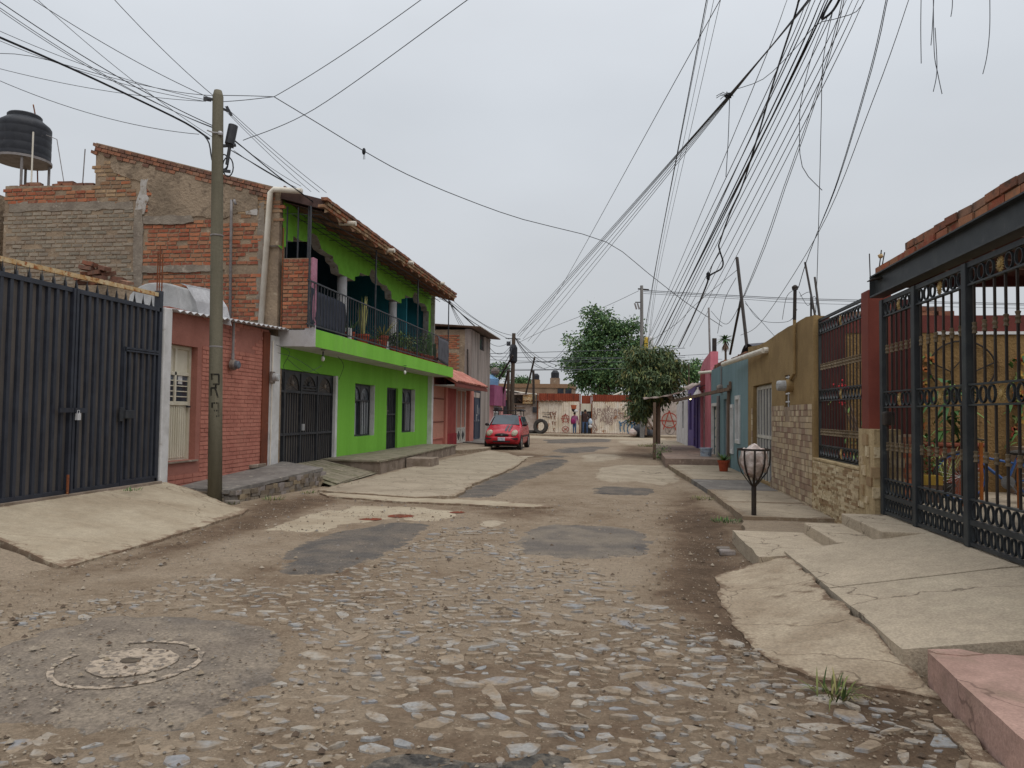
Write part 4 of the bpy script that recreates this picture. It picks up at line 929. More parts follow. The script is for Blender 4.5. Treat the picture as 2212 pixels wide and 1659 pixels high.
    for u0, u1, v in ((725, 749, 640), (838, 856, 690)):
        yc = (onX(u0, v, XL-.12).y+onX(u1, v, XL-.12).y)/2; zc = onX((u0+u1)/2, 601 if u0 < 800 else 655, XL).z
        bb = MB(); bb.lathe((XL-.11, yc, 3.22), [(.135, 0), (.13, zc-3.22+.1)], 18); bb.build('column', m_white, t, smooth=True)
    # rooms behind the balcony
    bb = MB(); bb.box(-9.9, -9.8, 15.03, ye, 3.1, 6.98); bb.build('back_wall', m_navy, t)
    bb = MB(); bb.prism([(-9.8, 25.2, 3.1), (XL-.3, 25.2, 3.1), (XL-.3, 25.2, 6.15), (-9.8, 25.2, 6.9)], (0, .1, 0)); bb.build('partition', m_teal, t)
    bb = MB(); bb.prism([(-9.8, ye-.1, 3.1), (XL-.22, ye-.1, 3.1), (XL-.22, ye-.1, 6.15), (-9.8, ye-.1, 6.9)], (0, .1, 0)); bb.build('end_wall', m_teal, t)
    bb = MB(); bb.box(-9.8, XL-.25, 15.03, ye-.1, 3.10, 3.2); bb.build('upper_floor', m_conc_grey, t)
    bb = MB(); bb.box(-9.9, XL-.26, 15.03, ye, -.05, 3.05); bb.build('ground_rooms', m_plaster, t)
    bb = MB(); bb.box(-14.3, -9.92, 15.03, ye, -.05, 5.75); bb.build('rear_block', m_plaster, t)
    bb = MB(); bb.box(XL-.02, XL+.14, ye, ye+.1, 3.2, 6.0); bb.build('ragged_end', m_whitecem, t)
    # --- roof
    A, C = Vector((gq(208, 308)[0]-.02, 0, gq(208, 308)[1]+.01)), Vector((-6.24, 0, 5.98)); sdir = (C-A).normalized(); nrm = Vector((-sdir.z, 0, sdir.x))
    if nrm.z < 0: nrm = -nrm
    yr0, yr1 = YG-.02, onX(980, 640, -6.3).y
    bb = MB(); T = .2
    bb.add([tuple(Vector((p.x, y, p.z))+Vector((0, 0, 0))-nrm*k) for k in (0, T) for y in (yr0+.05, yr1) for p in (A, C)], [(0,1,3,2),(4,6,7,5),(0,4,5,1),(2,3,7,6),(1,5,7,3),(0,2,6,4)])
    ro = bb.build('roof', m_ceil, t, fix=True)
    # eave: courses of roof brick, arched vault ends below
    it = []; n = int((yr1-yr0)/.25)
    for row in range(3):
        for i in range(n):
            y = yr0+.1+(yr1-yr0-.1)*(i+.5*(row % 2))/n
            it.append(((C.x+.02-.03*row+random.uniform(-.006, .006), y, C.z+.0-row*.072+random.uniform(-.004, .004)), (.14, .235, .064), (random.uniform(-.03, .03), 0, random.uniform(-.04, .04)), psize((C.x, y, C.z), .25)))
    pieces(ro, 'brick', it[:n], u_dark, m_brick_dark, 40, 'brick_rest'); pieces(ro, 'brick', it[n:], u_old, m_brick_old, 30, 'brick_rest')
    nv = 15; 
    for i in range(nv):
        ya_, yb_ = yr0+.1+(yr1-yr0-.2)*i/nv, yr0+.1+(yr1-yr0-.2)*(i+1)/nv; g2 = []
        for x_, dz in ((C.x+.0, 0), (XL-.25, (A.z-C.z)/(A.x-C.x)*(XL-.25-C.x))):
            g2.append([(x_, ya_+(yb_-ya_)*s_/8, C.z-.27+dz+.10*math.sin(math.pi*s_/8)) for s_ in range(9)])
        MB().sheet(g2).build('vault', m_brick_dark, ro)
        g3 = [[(C.x-.01, ya_+(yb_-ya_)*s_/8, C.z-.27+.10*math.sin(math.pi*s_/8)) for s_ in range(9)], [(C.x-.01, ya_+(yb_-ya_)*s_/8, C.z-.12) for s_ in range(9)]]
        MB().sheet(g3).build('vault_end', m_brick_old, ro)
    bb = MB(); bb.box(XL-.02, XL+.02, 14.9, yr1-.4, zroof-.06, zroof+.12); bb.build('wall_plate', m_brick_dark, t)
    # hanging mesh of thin rods under the eave
    zm0 = C.z-.29
    bb = MB()
    for k in range(20): y = 14.9+k*(yr1-15)/20; bb.beam((XL+.02, y, zm0+.05), (XB+.0, y, zm0), .01, .01)
    for x_ in (XL+.2, XL+.4, XL+.6, XB): bb.beam((x_, 14.9, zm0+.02), (x_, yr1-.1, zm0+.02), .014, .014)
    bb.build('eave_mesh', m_black, t)
    for u, v in ((795, 482), (912, 568+48), (1195*S_+553, 0)): pass
    for u, v in ((760, 481), (845, 534+6), (886, 566), (954, 611)):
        q = onX(u, v, -6.12); bb = MB(); bb.tube([(q.x-.3, q.y, q.z), (q.x+.1, q.y, q.z-.02)], .055, 10); bb.build('roof_spout', m_pvc, t)
    # railing with tall posts
    rl = thing_part('railing', t); zr0, zr1_ = zt+.05, 4.22; yq0, yq1 = onX(664, 650, XB).y, onX(969, 760, XB).y
    for z_ in (zr0, zr1_-.03): bb = MB(); bb.box(XB-.02, XB+.01, yq0, yq1, z_, z_+.03); bb.build('rail', m_black, rl)
    bal = MB(); bal.box(-.008, .008, -.008, .008, 0, zr1_-zr0-.06); bme = bal.mesh('baluster', m_black); nb = 72
    rep('baluster', bme, rl, [(XB-.005, yq0+(yq1-yq0)*i/nb, zr0+.03) for i in range(1, nb)])
    for u in (666, 751, 810, 858, 902, 969):
        y = onX(u, 700, XB).y; tall = u not in (751, 858); bb = MB(); bb.box(XB-.02, XB+.012, y-.02, y+.02, zt, C.z-.22 if tall else zr1_); bb.build('post', m_black, rl)
    for x_ in (XL+.1, XL+.35, XL+.58): bb = MB(); bb.box(x_-.012, x_+.012, 14.86, 14.885, 4.5, C.z-.1); bb.build('bar', m_black, rl)
    bb = MB(); bb.tube([(XL+.05, 14.8, 3.2), (XL+.06, 14.79, 5.4)], .014, 6); bb.build('rusty_rod', m_rust, t)
    # brick end stub of the balcony
    st = MB(); x0_, x1_ = XL+.09, XL+.09+.60; zt_ = onY(620, 558, 14.8).z
    st.box(x0_, x1_, 14.80, 14.98, zt+.0, zt_); sb = st.build('balcony_stub_wall', m_mortar, t); it = []
    z = zt+.05; r = 0
    while z < zt_-.02:
        x = x0_+.0-(r % 2)*.1
        while x < x1_-.06:
            aa, cc = max(x, x0_), min(x+.2, x1_)
            if cc-aa > .06: it.append((((aa+cc)/2, 14.815, z), (cc-aa, .07, .058), 0, 20))
            x += .225
        z += .083; r += 1
    pieces(sb, 'brick', it, u_brick, m_brick)
    bb = MB(); bb.box(x1_, x1_+.07, 14.79, 14.99, zt, zt_+.01); bevel(bb.build('pink_edge', m_pinkedge, sb), .02)
    # drain pipe
    p0 = [onY(652, 413, 14.66), onY(592, 409, 14.66), onY(584, 416, 14.66), onY(563, 702, 14.66)]
    bb = MB(); bb.tube(p0, .06, 12); bb.build('drain_pipe', m_pvc, t, smooth=True)
    return t, zt, yq0, yq1
def thing_part(name, parent):
    o = bpy.data.objects.new(name, None); COL.objects.link(o); o.parent = parent; WL[o.name] = wl(parent); o.empty_display_size = .1; return o
GH, ZBAL, YQ0, YQ1 = green_house()

# ---------------------------------------------------------------- things on and round the green house
def cloth(name, pts_top, pts_bot, m, label, cat, n=14, x=XB-.06):
    g = []
    for i in range(9):
        s_ = i/8; g.append([Vector(pts_top[0]).lerp(Vector(pts_top[1]), j/n).lerp(Vector(pts_bot[0]).lerp(Vector(pts_bot[1]), j/n), s_)+Vector((.012*math.sin(j*1.7+i*.8)-.012, 0, -.06*math.sin(j/n*math.pi)*(1-s_) if False else -.02*math.sin(j/n*math.pi*2)*(1-s_))) for j in range(n+1)])
    o = MB().sheet(g).build(name, m, loc=pts_bot[0], smooth=True); s = o.modifiers.new('thick', 'SOLIDIFY'); s.thickness = .006; tag(o, label, cat)
a, c = onX(672, 640, XB-.05).y, onX(748, 680, XB-.05).y
cloth('hung_cloth', [(XB-.05, a, 4.10), (XB-.05, c, 4.02)], [(XB-.05, a, 3.28), (XB-.05, c, 3.26)], m_cloth, 'dark blue grey cloth tied inside the near end of the balcony railing', 'cloth')
a, c = onX(947, 750, XB+.04).y, onX(970, 760, XB+.04).y
cloth('hung_cloth', [(XB+.03, a, 4.2), (XB+.03, c, 4.12)], [(XB+.03, a+.1, 3.36), (XB+.03, c, 3.22)], m_cloth2, 'grey cloth hung over the far end of the balcony railing', 'cloth')
for u, v in ((698, 768), (875, 802)):
    q = onZ(u, v-12, 2.862); e = thing('light_bulb', 'bare bulb under the balcony slab above the '+('garage gate' if u < 800 else 'barred door'), 'lamp', q, 'bare bulbs under the balcony')
    b = MB(); b.lathe((q.x, q.y, 2.80), [(.015, .06), (.05, .055), (.05, .07)], 10); b.tube([(q.x, q.y, 2.83), (q.x, q.y, 2.72)], .018, 8); b.build('lamp_holder', m_black, e)
    b = MB(); b.ball((q.x, q.y, 2.665), .042, .042, .06, 10, 8); b.build('bulb', m_bulb, e, smooth=True)
# potted plants on the balcony floor
def blade(b, p, d, L, w, droop=.3, n=4):
    p = Vector(p); d = Vector(d).normalized(); sd = d.cross(Vector((0, 0, 1))); sd = sd.normalized() if sd.length > .05 else Vector((1, 0, 0)); g = []
    for i in range(n+1):
        s_ = i/n; q = p+d*(L*s_)+Vector((0, 0, -droop*L*s_*s_)); ww = w*(1-s_)**.6*(.5+min(1, s_*3)*.5)
        g.append([q-sd*ww, q+sd*ww])
    b.sheet(g)
def pot(b, c, r, h): b.lathe(c, [(r*.72, 0), (r*.95, h*.8), (r*1.08, h*.8), (r*1.08, h), (r*.9, h), (r*.85, h*.85)], 12)
def potted(name, label, c, r, h, kind, H, group, leaf=None, potm=None, cat='potted plant'):
    t = thing(name, label, cat, c, group); b = MB(); pot(b, c, r, h); b.build('pot', potm or m_terra, t, smooth=False); c = Vector(c); b = MB(); top = c+Vector((0, 0, h*.9))
    if kind == 'snake':
        for i in range(16): a = random.uniform(0, 6.28); blade(b, top+Vector((math.cos(a), math.sin(a), 0))*r*.5*random.random(), (math.cos(a)*.16, math.sin(a)*.16, 1), H*random.uniform(.6, 1), .028, .0)
    elif kind == 'fern':
        for i in range(46): a = random.uniform(0, 6.28); e = random.uniform(.2, 1.6); blade(b, top, (math.cos(a), math.sin(a), e), H*random.uniform(.5, 1), .016, random.uniform(.2, .7))
    elif kind == 'agave':
        for i in range(22): a = i*2.4; e = random.uniform(.3, 1.6); blade(b, top, (math.cos(a), math.sin(a), e), H*random.uniform(.6, 1), .03, .15)
    elif kind == 'cactus':
        for i in range(6): a = i*1.1; q = top+Vector((math.cos(a), math.sin(a), 0))*r*.5*random.random(); b.lathe(q, [(.035, 0), (.042, H*.5*random.uniform(.6, 1)), (.03, H*.9*random.uniform(.7, 1)), (.008, H*.95)], 7)
    else:
        for i in range(150):
            a = random.uniform(0, 6.28); rr = r*1.6*math.sqrt(random.random()); q = top+Vector((math.cos(a)*rr, math.sin(a)*rr, H*random.uniform(.1, .95))); blade(b, q, (random.uniform(-1, 1), random.uniform(-1, 1), random.uniform(-.4, 1)), random.uniform(.08, .16), random.uniform(.024, .045), .2, 2)
        for i in range(7): a = random.uniform(0, 6.28); b.tube([top, top+Vector((math.cos(a)*r*.8, math.sin(a)*r*.8, H*.7))], .006, 4)
    b.build('foliage', leaf or m_leaf, t); return t
PL = [(757, 'agave', .38, .11, .17, 'small spiky plant in a terracotta pot beside the dark cloth on the balcony', None), (785, 'snake', .78, .15, .2, 'tall snake plant with yellow edged blades in a terracotta pot on the balcony', m_leaf_y), (812, 'fern', .55, .15, .17, 'wide drooping fern in a terracotta pot on the balcony beside the snake plant', m_leaf),
      (828, 'agave', .6, .13, .3, 'arching yellow green plant in a tall terracotta pot just before the second balcony column', m_leaf_y), (852, 'bush', .3, .1, .15, 'first small bushy plant of the row in terracotta pots at the middle of the balcony', None), (863, 'agave', .42, .1, .15, 'spiky plant right of the second balcony column in a terracotta pot', None), (873, 'bush', .42, .1, .15, 'bushy leafy plant right of the spiky one in the balcony pot row', None),
      (884, 'bush', .36, .1, .14, 'pale leafed plant in a terracotta pot past the middle of the balcony', m_leaf_y), (896, 'fern', .5, .12, .16, 'full dark plant hanging over its terracotta pot in the far half of the balcony', None), (908, 'bush', .55, .12, .16, 'tallest leafy bush in the far half of the balcony', None), (919, 'bush', .45, .12, .17, 'dark leafy bush beside the tall cactus on the balcony', None),
      (929, 'cactus', .62, .13, .18, 'tall columnar cactus potted near the far end of the balcony', None), (940, 'cactus', .42, .11, .17, 'short potted cactus next to the grey cloth at the far end of the balcony', None)]
for u, k, H, r, h, lab, lf in PL:
    y = onX(u, 740, XB-.18).y; potted('potted_plant', lab, (XB-.2, y, ZBAL-.01), r*1.2, h*1.35, k, H*1.35, 'potted plants along the balcony railing', lf)
b = MB(); y = onX(757, 715, XB-.12).y; b.box(XB-.2, XB-.1, y-.06, y+.06, ZBAL-.01, ZBAL+.3); o = b.build('plastic_jug', m_white, loc=(XB-.15, y, ZBAL-.01)); bevel(o, .025, 3); tag(o, 'white plastic container on the balcony floor beside the dark cloth', 'container')
b = MB(); y = onX(836, 760, XB-.1).y; b.box(XB-.2, XB-.08, y-.14, y+.14, ZBAL-.01, ZBAL+.26); o = b.build('plastic_jug', m_white, loc=(XB-.15, y, ZBAL-.01)); bevel(o, .04, 3); tag(o, 'wide white container among the pots at the middle of the balcony', 'container')

# ---------------------------------------------------------------- roof things behind the gate: tanks, sheets, rubble, rebar
m_asb = mat('grey_fibre_cement', (168,168,168), (150,150,150), sc=4, rough=.8, bump=.1)
def grey_tank():
    p = onY(372, 655, 12.6); t = thing('water_tank', 'grey low fibre cement tank lying behind the gate below the brick gable', 'tank', (p.x, 12.6, 3.1))
    P = []
    a, c = onY(298, 690, 12.6), onY(420, 690, 12.6); h = onY(360, 616, 12.6).z
    for i in range(13): s_ = i/12; P.append((a.x+(c.x-a.x)*s_, 12.2, (3.42 if i in (0, 12) else h-.02)-(abs(s_-.5)*2)**2.5*(.35 if s_ < .5 else .12)))
    P += [(c.x, 12.2, 3.0), (a.x, 12.2, 3.0)]
    b = MB(); b.prism(P, (0, .9, 0)); bevel(b.build('tank_body', m_asb, t, fix=True), .03)
grey_tank()
def leaning_sheet():
    g = []
    for j in range(25):
        s_ = j/24; pt = [onY(392, 612, 12.55), onY(405, 618, 12.55), onY(425, 650, 12.5), onY(434, 690, 12.5)]
        row = []
        for q in pt: row.append((q.x+.0+s_*.62-(.02 if j % 4 < 2 else 0), q.y+.2*s_*0, q.z-.12*s_))
        g.append(row)
    o = MB().sheet(g).build('roof_sheet', m_sheet, loc=g[0][3]); s = o.modifiers.new('thick', 'SOLIDIFY'); s.thickness = .01; tag(o, 'bent white corrugated sheet leaning by the grey tank behind the wooden pole', 'metal sheet')
leaning_sheet()
def rubble_heap():
    c0 = onY(215, 618, 13.2); t = thing('brick_heap', 'heap of old bricks on the wall top behind the spiked gate', 'brick heap', (c0.x, 13.2, c0.z))
    a, c = onY(150, 640, 13.2), onY(300, 640, 13.2); b = MB(); b.box(a.x-1.8, c.x, 13.0, 13.5, .2, onY(200, 620, 13.2).z); b.build('wall_stub', m_plaster, t)
    it = []
    for row, (u0, u1) in enumerate(((165, 285), (170, 262), (178, 240), (184, 226), (188, 212))):
        u = u0
        while u < u1:
            q = onY(u+12, 612-row*10, 13.1); it.append(((q.x, 13.08+random.uniform(-.1, .1), q.z), (.25, .14, .075), (random.uniform(-.2, .2), random.uniform(-.25, .25), random.uniform(-.7, .7)), 20)); u += random.uniform(18, 27)
    pieces(t, 'brick', it, u_dark, m_brick_dark)
rubble_heap()
t = thing('rebar_column', 'three rusty reinforcing bars standing up behind the gate end beside the grey tank', 'rebar', onY(346, 650, 11.9))
for u, v in ((342, 545), (347, 530), (352, 548)): b = MB(); q = onY(u, v, 11.9); b.tube([(q.x, q.y, 3.0), q], .012, 5); b.build('bar', m_rust, t)
b = MB()
for v in (560, 590, 620): b.tube([onY(341, v, 11.88), onY(353, v, 11.88)], .005, 4)
b.build('tie', m_rust, t)
b = MB(); q0, q1 = onY(500, 432, 14.62), onY(497, 700, 14.62); b.tube([q0+Vector((.1, 0, -.1)), q0+Vector((.06, 0, .0)), q0, q0.lerp(q1, .1), q1], .03, 8); o = b.build('vent_pipe', m_greypipe, loc=q1, smooth=True); tag(o, 'grey vertical pipe with hooked end fixed to the brick gable right of the pole', 'pipe')
def big_tank():
    yy = 18.6; c = onY(50, 350, yy); r = .9*(onY(101, 300, yy).x-onY(-1, 300, yy).x)/2; z0 = onY(50, 347, yy).z+.03; z1 = onY(50, 276, yy).z; zt = onY(50, 243, yy).z
    t = thing('water_tank', 'big black ribbed water tank on a round stand above the parapet at far left', 'water tank', (c.x, yy, z0))
    pr = [(r, 0)]
    H = z1-z0
    for k in range(4):
        z_ = H*(k+.4)/4; pr += [(r, z_-.03), (r*.992, z_), (r*.992, z_+.02), (r, z_+.05)]
    pr += [(r, H), (r*.95, H+.06), (r*.66, H+.22), (r*.64, H+.22)]
    b = MB(); b.lathe((c.x, yy, z0), pr, 32); autosmooth(b.build('tank_body', m_tankblack, t), 40)
    b = MB(); b.lathe((c.x, yy, z0+H+.2), [(r*.63, 0), (r*.64, .12), (r*.6, .15), (r*.4, .15)], 26); b.build('lid', m_tankblack, t)
    s = thing('tank_stand', 'round iron stand with four legs under the black water tank', 'tank stand', (c.x, yy, 5.75))
    b = MB(); b.lathe((c.x, yy, z0-.09), [(r*1.05, 0), (r*1.05, .07), (r*.9, .085)], 28); b.build('stand_ring', m_greypipe, s)
    for a in (.7, 2.2, 3.9, 5.4): b = MB(); q = (c.x+math.cos(a)*r*.93, yy+math.sin(a)*r*.93); b.tube([(q[0], q[1], 5.7), (q[0], q[1], z0-.09)], .035, 8); b.build('leg', m_greypipe, s)
    b = MB(); q = onY(72, 285, yy-r-.03); b.tube([(q.x, q.y, 5.7), q], .022, 6); o = b.build('tank_pipe', m_pvc, loc=(q.x, q.y, 5.7)); tag(o, 'thin white vent pipe rising in front of the black water tank', 'pipe')
    b = MB(); b.tube([onY(100, 292, yy), onY(123, 301, yy), onY(140, 405, yy), ], .012, 5); o = b.build('tank_tube', m_greypipe, loc=onY(140, 405, yy)); tag(o, 'thin grey tube bending down from the right side of the black water tank', 'pipe')
    b = MB(); b.tube([onY(178, 405, 16), onY(184, 322, 16)], .014, 5); o = b.build('roof_rod', m_greypipe, loc=onY(178, 405, 16)); tag(o, 'lone grey rod standing on the parapet right of the black water tank', 'rod')
    b = MB(); b.tube([onY(72, 226, 19.4), onY(79, 262, 19.4), onY(82, 420, 19.4)], .02, 5); o = b.build('roof_rod', m_rust, loc=onY(82, 420, 19.4)); tag(o, 'rusty rod sticking up behind the black water tank', 'rod')
big_tank()
b = MB(); a = onY(13, 425, YG+.3); b.box(a.x-4, a.x-.02, YG+.1, YG+.5, .1, a.z); o = b.build('plastered_wall', m_plaster, loc=(a.x-2, YG, .1)); tag(o, 'plain plastered wall left of the brick gable under the black water tank', 'wall')
# ================================================================ right side of the street
XR = 3.0
def yR(u, x=XR): return onX(u, 900, x).y
def zR(u, v, x=XR): return onX(u, v, x).z
m_mustard = mat('mustard_plaster', (148,124,86), (134,111,76), (180,164,134), sc=1.8, sc3=13, lo3=.70, hi3=.73, rough=.95, bump=.6, bsc=25, bdist=.02, fine=.08)
m_tile = mat('mosaic_tile', None, None, None, pal=[(178,160,134),(150,126,106),(192,174,146),(164,144,122),(138,112,96),(172,152,124),(156,138,118)], rough=.5, bump=.15, rnd=.06, fine=.08)
m_grout = mat('tile_grout', (150,132,114), (136,118,102), sc=5, rough=.95, bump=.3)
m_veneer = mat('stone_veneer', None, (150,128,98), None, pal=[(196,178,146),(184,165,132),(206,190,158),(146,120,90),(198,180,148),(190,172,140),(160,136,104)], sc=14, lo=.5, hi=.65, rough=.8, bump=.5, bsc=40, rnd=.06, fine=.1)
m_veneer_cap = mat('rough_clad_stone', (184,164,128), (160,138,104), (136,112,84), sc=6, sc3=12, rough=.85, bump=.9, bsc=18, bdist=.03, streak=True)
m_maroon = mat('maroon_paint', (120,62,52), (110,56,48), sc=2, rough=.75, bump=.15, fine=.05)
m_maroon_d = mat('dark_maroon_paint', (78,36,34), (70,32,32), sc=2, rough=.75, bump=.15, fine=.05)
m_ochre = mat('ochre_stucco', (140,112,74), (128,102,66), (108,84,56), sc=3, sc3=16, lo3=.6, hi3=.66, rough=.95, bump=1.0, bsc=22, bdist=.03, fine=.1, streak=True)
m_iron = mat('charcoal_iron', (50,54,58), (62,66,68), (84,86,84), k=.9, sc=4, sc3=8, lo3=.64, hi3=.74, rough=.5, bump=.08, fine=.08)
m_ironbar = mat('brown_black_iron', (48,42,40), (60,52,46), k=.9, sc=6, rough=.55, bump=.08, fine=.1)
m_bronze = mat('bronze_knot', (112,98,78), (90,78,62), sc=14, rough=.55, bump=.1)
m_gold = mat('gold_medallion', (176,150,98), (138,114,70), sc=20, rough=.5, bump=.3)
m_tealw = mat('teal_house_paint', (116,140,146), (104,128,134), (130,150,152), sc=2.2, sc3=4, rough=.9, bump=.2, streak=True, fine=.05)
m_pink = mat('pink_house_paint', (206,126,138), (196,112,126), sc=2, rough=.85, bump=.12, fine=.04)
m_purple = mat('purple_house_paint', (96,80,134), (84,70,118), (108,88,122), sc=2, sc3=4, rough=.85, bump=.12)
m_red = mat('red_paint', (150,48,54), (130,42,48), sc=2, rough=.85, bump=.12)
m_whouse = mat('white_house_paint', (204,202,202), (186,182,180), sc=2, rough=.85, bump=.1)
m_doorw = mat('worn_white_metal', (196,192,184), (176,170,160), (132,116,100), sc=4, sc3=12, lo3=.66, hi3=.7, rough=.7, bump=.1, streak=True)
m_wood = mat('weathered_wood', (118,98,84), (96,80,70), sc=9, rough=.95, bump=.5, streak=True)
m_awning = mat('awning_sheet', (168,156,148), (128,112,104), (104,88,80), sc=4, sc3=9, rough=.8, bump=.2)
m_bag = mat('white_plastic_bag', (200,188,182), (176,156,146), (190,96,90), sc=9, sc3=7, lo3=.62, hi3=.66, rough=.35, bump=.8, bsc=16, bdist=.03)
m_bagblack = mat('black_plastic_bag', (40,44,52), (56,62,74), sc=6, rough=.3, bump=.8, bsc=16, bdist=.03)
m_redflower = mat('red_flower', (190,46,56), (166,36,46), sc=20, rough=.6, bump=0, rnd=.1)
m_orangemetal = mat('orange_metal', (168,98,42), (150,86,36), sc=8, rough=.5, bump=.05)
m_tyre = mat('tyre_rubber', (56,54,52), (72,68,64), sc=8, rough=.9, bump=.3)
m_blue = mat('blue_metal', (64,96,150), (54,84,136), sc=8, rough=.35, bump=0)
m_chrome = mat('bare_metal', (150,150,150), (120,118,116), sc=8, rough=.35, metal=.7, bump=0)
m_ceramic = mat('painted_clay', None, None, None, pal=[(160,92,48),(168,132,62),(138,62,46),(150,98,56),(110,120,70)], rough=.4, bump=0, rnd=.1)
m_clay = mat('clay_pot', (132,76,60), (118,68,52), sc=6, rough=.85, bump=.1)
u_tile = unit_meshes('tile', m_tile, 4, .02); u_ven = unit_meshes('stone', m_veneer, 5, .03)
bar = MB(); bar.box(-.009, .009, -.009, .009, 0, 1); me_bar = bar.mesh('bar', m_ironbar)
kn = MB(); kn.lathe((0, 0, 0), [(.012, -.05), (.023, -.045), (.016, -.02), (.024, 0), (.016, .02), (.023, .045), (.012, .05)], 8); me_knot = kn.mesh('knot', m_bronze, smooth=False)
def med_mesh(r):
    b = MB(); b.lathe((0, 0, 0), [(r*.45, -.008), (r*.42, .008), (r*.2, .016)], 12, (-1, 0, 0))
    for i in range(16):
        a = i*math.pi/8+.1; d = Vector((0, math.cos(a), math.sin(a))); n = Vector((0, -math.sin(a), math.cos(a))); b.prism([d*r*.45-n*r*.07, d*r*.45+n*r*.07, d*r*.97+n*r*.03, d*r*.97-n*r*.03], (.008, 0, 0))
    return b.mesh('medallion', m_gold)
def ring_mesh(ry, rz): b = MB(); b.ring((0, 0, 0), (0, ry, 0), (0, 0, rz), .13, (.022, 0, 0), 16); return b.mesh('ring', m_iron)

def mustard_house():
    y0, y1 = yR(1757), yR(1616); zb, zt = -.05, 3.12
    t = thing('mustard_house', 'mustard plastered house with mosaic tile skirting beside the iron window grille', 'house', (XR, (y0+y1)/2, 0))
    d0, d1, dz0, dz1 = yR(1667), yR(1627), .14, zR(1650, 829); w0, w1, wz0, wz1 = yR(1706), yR(1696), zR(1701, 908), zR(1701, 810)
    # wall with uneven top
    b = wall(MB(), 'x', XR, .25, y0, y1, zb, 2.9, [(d0, d1, dz0, dz1), (w0, w1, wz0, wz1)])
    tp = [(1757,682),(1742,684),(1728,692),(1716,700),(1702,706),(1690,714),(1680,720),(1668,729),(1655,738),(1640,745),(1616,750)]
    P = [(XR+.0, yR(u), zR(u, v)) for u, v in tp]; P = P+[(XR, y1, 2.9), (XR, y0, 2.9)]; b.prism(P, (.25, 0, 0)); wo = b.build('wall', m_mustard, t, fix=True)
    b = MB(); b.box(XR-.02, XR+.06, y0-.10, y0, .0, zR(1757, 682)); b.box(XR+.06, XR+.26, y0-.05, y0, .0, 3.0); b.build('corner_pier', m_mustard, t)
    b = MB(); b.box(XR+.25, XR+4, y1-4.5, y1, 0, 2.8); b.build('house_body', m_plaster, t)
    # mosaic tiles
    ztile = zR(1700, 879); it = []; z = .02; r = 0; yt1 = yR(1668)+.0
    b = MB(); b.box(XR-.006, XR, y0, yt1-.01, 0, ztile) ; b.build('tile_bed', m_grout, t)
    while z < ztile-.04:
        y = y0+.02; r += 1
        while y < yt1-.06:
            L = random.choice((.10, .155, .155, .21)); L = min(L, yt1-y-.01); h = .098
            c = (XR-.011+random.uniform(-.003, .003), y+L/2, z+h/2)
            if L > .04 and not (w0-.02 < c[1] < w1+.02 and wz0-.03 < c[2]): it.append((c, (.014, L-.008, h-.008), 0, psize(c, .1)))
            y += L
        z += .1
    pieces(wo, 'tile', it, u_tile, m_tile, 300, 'tile_rest')
    it = []
    for k in range(12): it.append(((XR-.011, d1+.09, .2+k*.13), (.014, .15, .12), 0, 10))
    pieces(wo, 'tile', it, u_tile, m_tile)
    b = MB(); b.box(XR-.03, XR+.1, d0-.1, d0-.01, .1, .24); b.build('doorstep', m_grout, t)
    # door: white metal with long glazed slots
    dd = wall(MB(), 'x', XR+.12, .03, d0, d1, dz0, dz1).build('door', m_doorw, t)
    zm = zR(1650, 945); W = d1-d0
    b = MB(); b.box(XR+.105, XR+.119, d0+.06, d1-.08, zm+.04, dz1-.1); b.build('pane', m_glass_pale, dd)
    b = MB(); b.box(XR+.105, XR+.119, d0+.06, d1-.08, zm-1.0, zm-.04); b.build('pane', m_glass_pale, dd)
    sl = MB(); sl.box(-.03, 0, -.025, .025, 0, 1); me = sl.mesh('slat', m_doorw)
    for q in rep('slat', me, dd, [(XR+.104, d0+.07+(W-.14)*i/6, zm+.03) for i in range(7)]): q.scale = (1, 1, dz1-.1-zm)
    for q in rep('slat', me, dd, [(XR+.104, d0+.07+(W-.14)*i/6, zm-1.0) for i in range(7)]): q.scale = (1, 1, .96)
    for a in (zm-.03, dz1-.10): b = MB(); b.box(XR+.08, XR+.12, d0, d1, a, a+.07); b.build('rail', m_doorw, dd)
    b = MB(); b.box(XR+.14, XR+.2, w0, w1, wz0, wz1); b.build('window_back', m_glass, t)
    for i in range(6): b = MB(); z_ = wz0+.04+(wz1-wz0-.08)*i/5; b.box(XR+.01, XR+.03, w0, w1, z_-.012, z_+.012); b.build('window_bar', m_white, t)
    b = MB(); b.box(XR+.01, XR+.028, (w0+w1)/2-.01, (w0+w1)/2+.01, wz0, wz1); b.build('window_bar', m_white, t)
    ym, zm2 = yR(1712), zR(1708, 834)
    e = thing('electric_meter', 'electricity meter with grey glass on the mustard wall below a long conduit', 'meter', (XR, ym, zm2))
    b = MB(); b.lathe((XR, ym, zm2), [(.115, 0), (.115, .1), (.1, .12)], 18, (-1, 0, 0)); b.build('meter_base', m_mustard, e)
    b = MB(); b.lathe((XR-.12, ym, zm2), [(.095, 0), (.095, .1), (.085, .14), (.05, .15)], 18, (-1, 0, 0)); b.build('meter_glass', m_meterglass, e)
    yc = yR(1722); b = MB(); b.tube([(XR-.04, ym, zm2+.1), (XR-.04, yc, zm2+.2), (XR-.04, yc, zR(1722, 690))], .028, 8); b.build('conduit', m_mustard, e)
    b = MB(); ztop = zR(1723, 622); b.tube([(XR-.04, yc, zR(1722, 690)-.005), (XR-.03, yc, ztop)], .03, 8); b.lathe((XR-.03, yc, ztop-.02), [(.05, 0), (.055, .05), (.02, .08)], 10); b.build('mast', m_ironbar, e)
